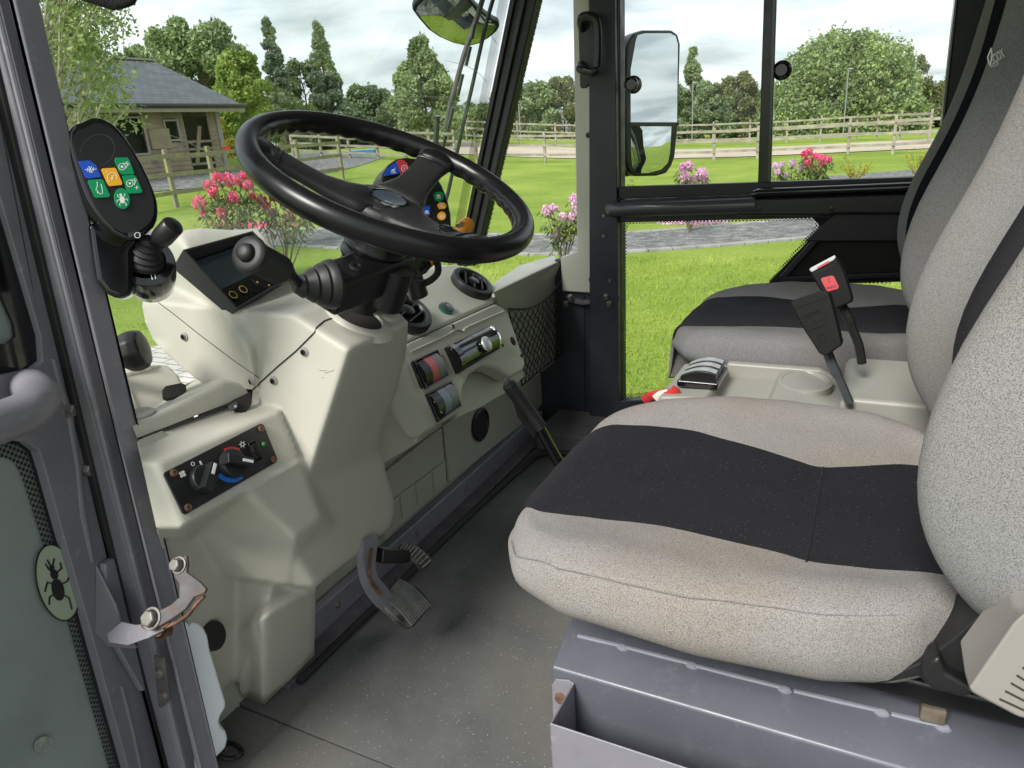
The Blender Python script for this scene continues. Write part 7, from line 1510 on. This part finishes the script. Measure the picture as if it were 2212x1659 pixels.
# brackets under the cushion
bm = BM(); bx(bm, (xI + .01, yI + .03, ZB + .024), (xI + .06, yI + .09, ZB + .05)); vp('seat_bracket', bm, 'satin_black', sbx, bevel=.002)
bm = BM(); bx(bm, (xI + .02, yI + .06, ZB + .022), (.16, yI + .42, ZB + .052)); vp('seat_slide', bm, 'satin_black', sbx, bevel=.003)
# document pocket on the near face
yP = yA - .003; PF = Pl((0, yA, 0), (0, -1, 0)); yQ = yA - .085
C0 = PF.at(1238, 1482); zt_ = C0.z; C1 = U(1187, 1563, y=yQ)
bm = BM(); th_ = .0025
f0, f1 = Vector((C1.x, yQ, C1.z)), Vector((.62, yQ, C1.z + .0)); prism(bm, [f0, f1, f1 - Vector((0, 0, .26)), f0 - Vector((0, 0, .26))], (0, th_, 0)); pk = vp('document_pocket', bm, 'paint_lilac', sbx, bevel=.0012)
bm = BM(); prism(bm, [Vector((C0.x, yA - .001, C0.z + .006)), Vector((C1.x, yQ, C1.z)), Vector((C1.x, yQ, C1.z - .26)), Vector((C0.x, yA - .001, C1.z - .26))], (th_, 0, 0)); vp('pocket_end', bm, 'paint_lilac', pk, bevel=.0012)
bm = BM(); plate(bm, PF, [(1192, 1480), (1200, 1468), (1228, 1470), (1240, 1478), (1240, 1600), (1196, 1600)], .0005, .0025); vp('pocket_flange', bm, 'paint_lilac', pk, bevel=.001)
bm = BM(); lathe(bm, PF.at(1214, 1504, .003), (0, -1, 0), [(.0085, 0), (.0075, .004), (.003, .005), (0, .003)], 12); vp('rusty_bolt', bm, 'rust', pk)
bm = BM(); tube(bm, [PF.at(1236, 1484, .006), PF.at(1243, 1600, .006)], .0012, 6); vp('pocket_seam', bm, 'seam_dark', pk)
for k, (u_, v_) in enumerate([(1521, 1656), (1543, 1653), (1566, 1653), (1590, 1656)]):
    pass
# recliner cover, black mechanism, board block
PC = Pl((0, .60, 0), (0, -1, 0)); PC2 = Pl((0, .565, 0), (0, -1, 0))
bm = BM(); o_ = [(2082, 1452), (2166, 1347), (2191, 1308), (2260, 1285), (2300, 1285), (2300, 1600), (2193, 1547), (2180, 1543), (2092, 1494)]
outl = [PC.at(*q) for q in [(2083, 1450), (2160, 1350), (2188, 1310), (2240, 1290), (2330, 1290), (2330, 1560), (2196, 1546), (2096, 1494)]]
bm = BM(); A = [bm.verts.new(p) for p in outl]; c_ = sum(outl, Vector()) / 8; B = [bm.verts.new(PC2.at(*q)) for q in [(2093, 1487), (2190, 1345), (2212, 1325), (2250, 1318), (2340, 1318), (2340, 1580), (2200, 1548), (2102, 1496)]]
for k in range(8): bm.faces.new([A[k], A[(k + 1) % 8], B[(k + 1) % 8], B[k]])
bm.faces.new(B); A2 = [bm.verts.new(v.co + Vector((0, .04, 0))) for v in A]
for k in range(8): bm.faces.new([A[k], A[(k + 1) % 8], A2[(k + 1) % 8], A2[k]])
rc = vp('recliner_cover', bm, 'grey_beige', seat1, bevel=.006, bseg=4)
bm = BM()
for k in range(5): stroke(bm, PC2, [(2160 + k * 12.5, 1511 - k * 17), (2225 + k * 6, 1541 - k * 17)], 3.4, .0002, .0008)
vp('cover_groove', bm, 'seam_dark', rc, smooth=False)
bm = BM(); prism(bm, [U(u, v, y=.66) for u, v in ((1880, 1475), (1990, 1430), (2050, 1385), (2150, 1300), (2200, 1295), (2260, 1300), (2260, 1560), (2110, 1490), (2060, 1500), (2000, 1480), (1985, 1462), (1900, 1480))], (0, .06, 0)); vp('recliner_housing', bm, 'trim_black', seat1, bevel=.012)
bm = BM(); prism(bm, [U(u, v, y=.645) for u, v in ((1986, 1462), (2010, 1428), (2030, 1420), (2045, 1455), (2110, 1492), (2090, 1510), (2010, 1490))], (0, .03, 0)); vp('pivot_cover', bm, 'trim_black', seat1, bevel=.010)
bm = BM(); prism(bm, [U(u, v, z=ZB + .045) for u, v in ((1990, 1498), (2044, 1512), (2048, 1540), (1990, 1528))], (0, 0, -.02)); vp('wood_packer', bm, 'board', sbx, bevel=.003)

# ================================================================ centre console between the seats
yC0, yC1 = 1.24, 1.47
cn = bpy.data.objects.new('centre_console', None); COL.objects.link(cn); cn.parent = VH; cn.location = Vector((0, 1.35, .4)) - VH.location
def C(u, v, y=1.30): return U(u, v, y=y)
zt = U(1649, 785, y=1.45).z; xf = U(1484, 812, y=1.34).x - .03; xb = U(1800, 820, y=1.40).x; zbx = U(1890, 779, y=1.45).z; xbx = U(1822, 790, y=1.30).x
bm = BM(); secn = [(xf - .02, zt - .25), (xf - .012, zt - .05), (xf, zt - .012), (xf + .09, zt - .006), (xf + .098, zt - .028), (xf + .19, zt - .026), (xf + .20, zt - .004), (xf + .24, zt - .004), (xb, zt - .018), (.30, zt - .02), (.30, .10), (xf - .02, .10)]
prism(bm, [(x, yC0, z) for x, z in secn], (0, yC1 - yC0 - .02, 0)); con = vp('console_body', bm, 'console_grey', cn, bevel=.007, bseg=4)
bm = BM(); prism(bm, [(xf + .09, 1.435, zt - .05), (xf + .09, 1.435, zt), (xf + .27, 1.435, zt), (xb, 1.435, zt - .014), (xb, 1.435, zt - .05)], (0, .022, 0)); vp('console_rim', bm, 'console_grey', con, bevel=.006)
bm = BM(); prism(bm, [(xbx + .01, 1.23, zt - .12), (xbx, 1.23, zbx - .012), (xbx + .01, 1.23, zbx), (.34, 1.23, zbx), (.34, 1.23, zt - .12)], (0, .235, 0)); vp('armrest_box', bm, 'console_grey', cn, bevel=.010, bseg=4)
bm = BM(); cc_ = U(1740, 815, y=1.37); lathe(bm, (cc_.x, 1.375, zt - .010), (0, 0, 1), [(.050, -.006), (.049, .006), (.043, .007), (.040, .0), (.038, -.012), (0, -.012)], 36, scale2=(1.3, 1)); vp('cup_recess', bm, 'console_grey', cn)
cB = U(1518, 822, y=1.335); cB.z = zt
bm = BM(); box(bm, (cB.x, 1.335, zt + .001), (.078, .105, .014)); kb = vp('rocker_base', bm, 'gloss_black', cn, bevel=.003)
for k in range(3):
    y0 = 1.335 - .047 + k * .032; bm = BM(); P3 = []
    for j in range(9):
        t = j / 8; P3.append((cB.x - .033 + .066 * t, zt + .008 + .020 * math.sin(math.pi * (.12 + .6 * t))))
    sec_ = P3 + [(P3[-1][0] + .001, zt + .006), (P3[0][0] - .001, zt + .006)]; prism(bm, [(x, y0, z) for x, z in sec_], (0, .029, 0), 0)
    r_ = vp('rocker', bm, 'satin_black', kb, bevel=.0012)
    bm = BM()
    for j in range(8): face(bm, [(P3[j][0], y0 + .004, P3[j][1] + .0008), (P3[j + 1][0], y0 + .004, P3[j + 1][1] + .0008), (P3[j + 1][0], y0 + .025, P3[j + 1][1] + .0008), (P3[j][0], y0 + .025, P3[j][1] + .0008)])
    vp('rocker_face', bm, 'silver_paint', kb)
# seat belt buckles
def buckle(c_top, w_, pts, P, th, name, red=False):
    bm = BM(); plate(bm, P, pts, -th, th); b_ = vp(name, bm, 'buckle', bevel=.004, bseg=4); return b_
Pb1 = Pl(U(1765, 690, y=1.20), Vector((-.10, -1, .22)))
pn1 = [(1707, 656), (1708, 650), (1776, 627), (1790, 632), (1796, 650), (1818, 740), (1814, 748), (1788, 766), (1779, 768), (1770, 764), (1738, 715)]
bk1 = buckle(None, 0, pn1, Pb1, .026, 'seat_belt_buckle'); bk1['label'] = 'plain black back of a belt buckle, nearer one'
Pb1b = Pl(Pb1.p + Pb1.n * .0005, Pb1.n)
bm = BM(); fr_ = [(1731, 684), (1770, 669), (1778, 675), (1786, 694), (1782, 701), (1748, 714), (1741, 712)]; stroke(bm, Pb1b, fr_, 1.4, 0, .0006, closed=True); stroke(bm, Pb1b, arcpts(1776, 731, 8, 8, 0, 360, 20)[:-1], 1.2, 0, .0006, closed=True); stroke(bm, Pb1b, [(1714, 668), (1792, 640)], .8, 0, .0003)
text_bm(bm, 'securon', Pb1b, (1740, 687), (1771, 676), 6, .0, .0006, shear=.3); text_bm(bm, 'E4 041', Pb1b, (1756, 699), (1780, 691), 4, .0, .0005); vp('embossing', bm, 'buckle', bk1, smooth=False)
Pb2 = Pl(U(1790, 610, y=1.30), Vector((-.05, -1, .20)))
pn2 = [(1746, 584), (1803, 552), (1810, 560), (1824, 586), (1841, 640), (1841, 652), (1806, 668), (1798, 664), (1780, 640)]
bk2 = buckle(None, 0, pn2, Pb2, .030, 'seat_belt_buckle'); bk2['label'] = 'belt buckle with the red PRESS button, farther one'
bm = BM(); plate(bm, Pb2, [(1748, 584), (1750, 579), (1803, 551), (1806, 556), (1801, 562), (1754, 588)], -.004, .006); vp('buckle_slot', bm, 'silver_paint', bk2, bevel=.001)
bm = BM(); plate(bm, Pb2, [(1764, 578), (1790, 563), (1793, 567), (1768, 580)], .0022, .0006); vp('slot_lip', bm, 'btn_red', bk2, smooth=False)
bm = BM(); plate(bm, Pb2, [(1773, 604), (1776, 600), (1797, 595), (1802, 598), (1812, 619), (1810, 624), (1789, 630), (1785, 627)], .0002, .0018); text_bm(bm, 'PRESS', Pb2, (1787, 626), (1807, 620), 5.5, .0021, .0004, 1); stroke(bm, Pb2, [(1789, 601), (1792, 611)], 1.2, .0021, .0004, 1); vp('press_button', bm, ['btn_red', 'seam_dark'], bk2, bevel=.0005)
bm = BM(); text_bm(bm, 'securon', Pb2, (1762, 592), (1798, 576), 7, .0004, .0006); vp('embossing', bm, 'gloss_black', bk2, smooth=False)
bm = BM(); tube(bm, smooth_pts([U(1787, 760, y=1.215), U(1798, 790, y=1.215), U(1806, 806, y=1.215), U(1818, 830, y=1.215), U(1835, 870, y=1.215)], 4), [.0085] * 4 + [.009] * 5 + [.0072] * 8, 8); vp('buckle_stem', bm, 'tube_grey', bk1)
bm = BM(); tube(bm, smooth_pts([U(1818, 660, y=1.315), U(1834, 690, y=1.315), U(1842, 712, y=1.315), U(1855, 745, y=1.315), U(1862, 785, y=1.315)], 4), [.0085] * 6 + [.0075] * 11, 8); vp('buckle_stem', bm, 'cable_black', bk2)

# ================================================================ loose things
# white bottle standing by the door pillar
yb = .63
bo = [(385, 1330), (400, 1344), (425, 1348), (440, 1356), (449, 1375), (456, 1410), (488, 1516), (489, 1530), (478, 1545), (474, 1560), (478, 1572), (489, 1582), (493, 1596), (489, 1616), (466, 1640), (440, 1662), (400, 1680), (380, 1500)]
Pbt = Pl(U(470, 1500, x=-.96), Vector((.93, -.36, 0)))
bm = BM(); P3 = [Pbt.at(*q) for q in bo]; prism(bm, P3, -Pbt.n * .085); bt = tag(obj('bottle', bm, 'white_plastic', bevel=.016, bseg=5), 'white plastic bottle standing on the sill behind the door pillar', 'bottle')
bm = BM(); Pcp = Pl(Pbt.p - Pbt.n * .02, Pbt.n); lathe(bm, Pcp.on(438, 1378, -.02), Vector((.75, .2, .25)), [(.024, -.01), (.026, .0), (.026, .028), (.022, .032), (0, .032)], 24); obj('cap', bm, 'trim_black', bt)
# black cable coil at the foot of the bottle
bm = BM(); cp_ = []
for k in range(60):
    a = k * .42; cp_.append(U(497 + 28 * math.cos(a) - k * .12, 1622 + 17 * math.sin(a) + 2 * math.sin(k), z=.012 + .0015 * (k % 9)))
tube(bm, smooth_pts(cp_, 2), .0035, 7); tag(obj('cable_coil', bm, 'cable_black'), 'coil of thin black cable lying on the sill beside the white bottle', 'cable')
# red and cream webbing tucked in front of the console
bm = BM()
for k, (m_, pts) in enumerate(((0, [(1390, 866), (1404, 856), (1422, 851), (1446, 849)]), (1, [(1416, 862), (1428, 853), (1444, 850)]), (0, [(1438, 856), (1452, 850), (1462, 838)]))):
    P_ = [U(*q, y=1.27 - k * .006) for q in pts]; tube(bm, smooth_pts(P_, 4), .009, 10, mi=m_, ell=(.35, 1))
tag(obj('webbing_strap', bm, ['red_web', 'cream_web']), 'folded red and cream webbing strap at the front foot of the centre console', 'strap')
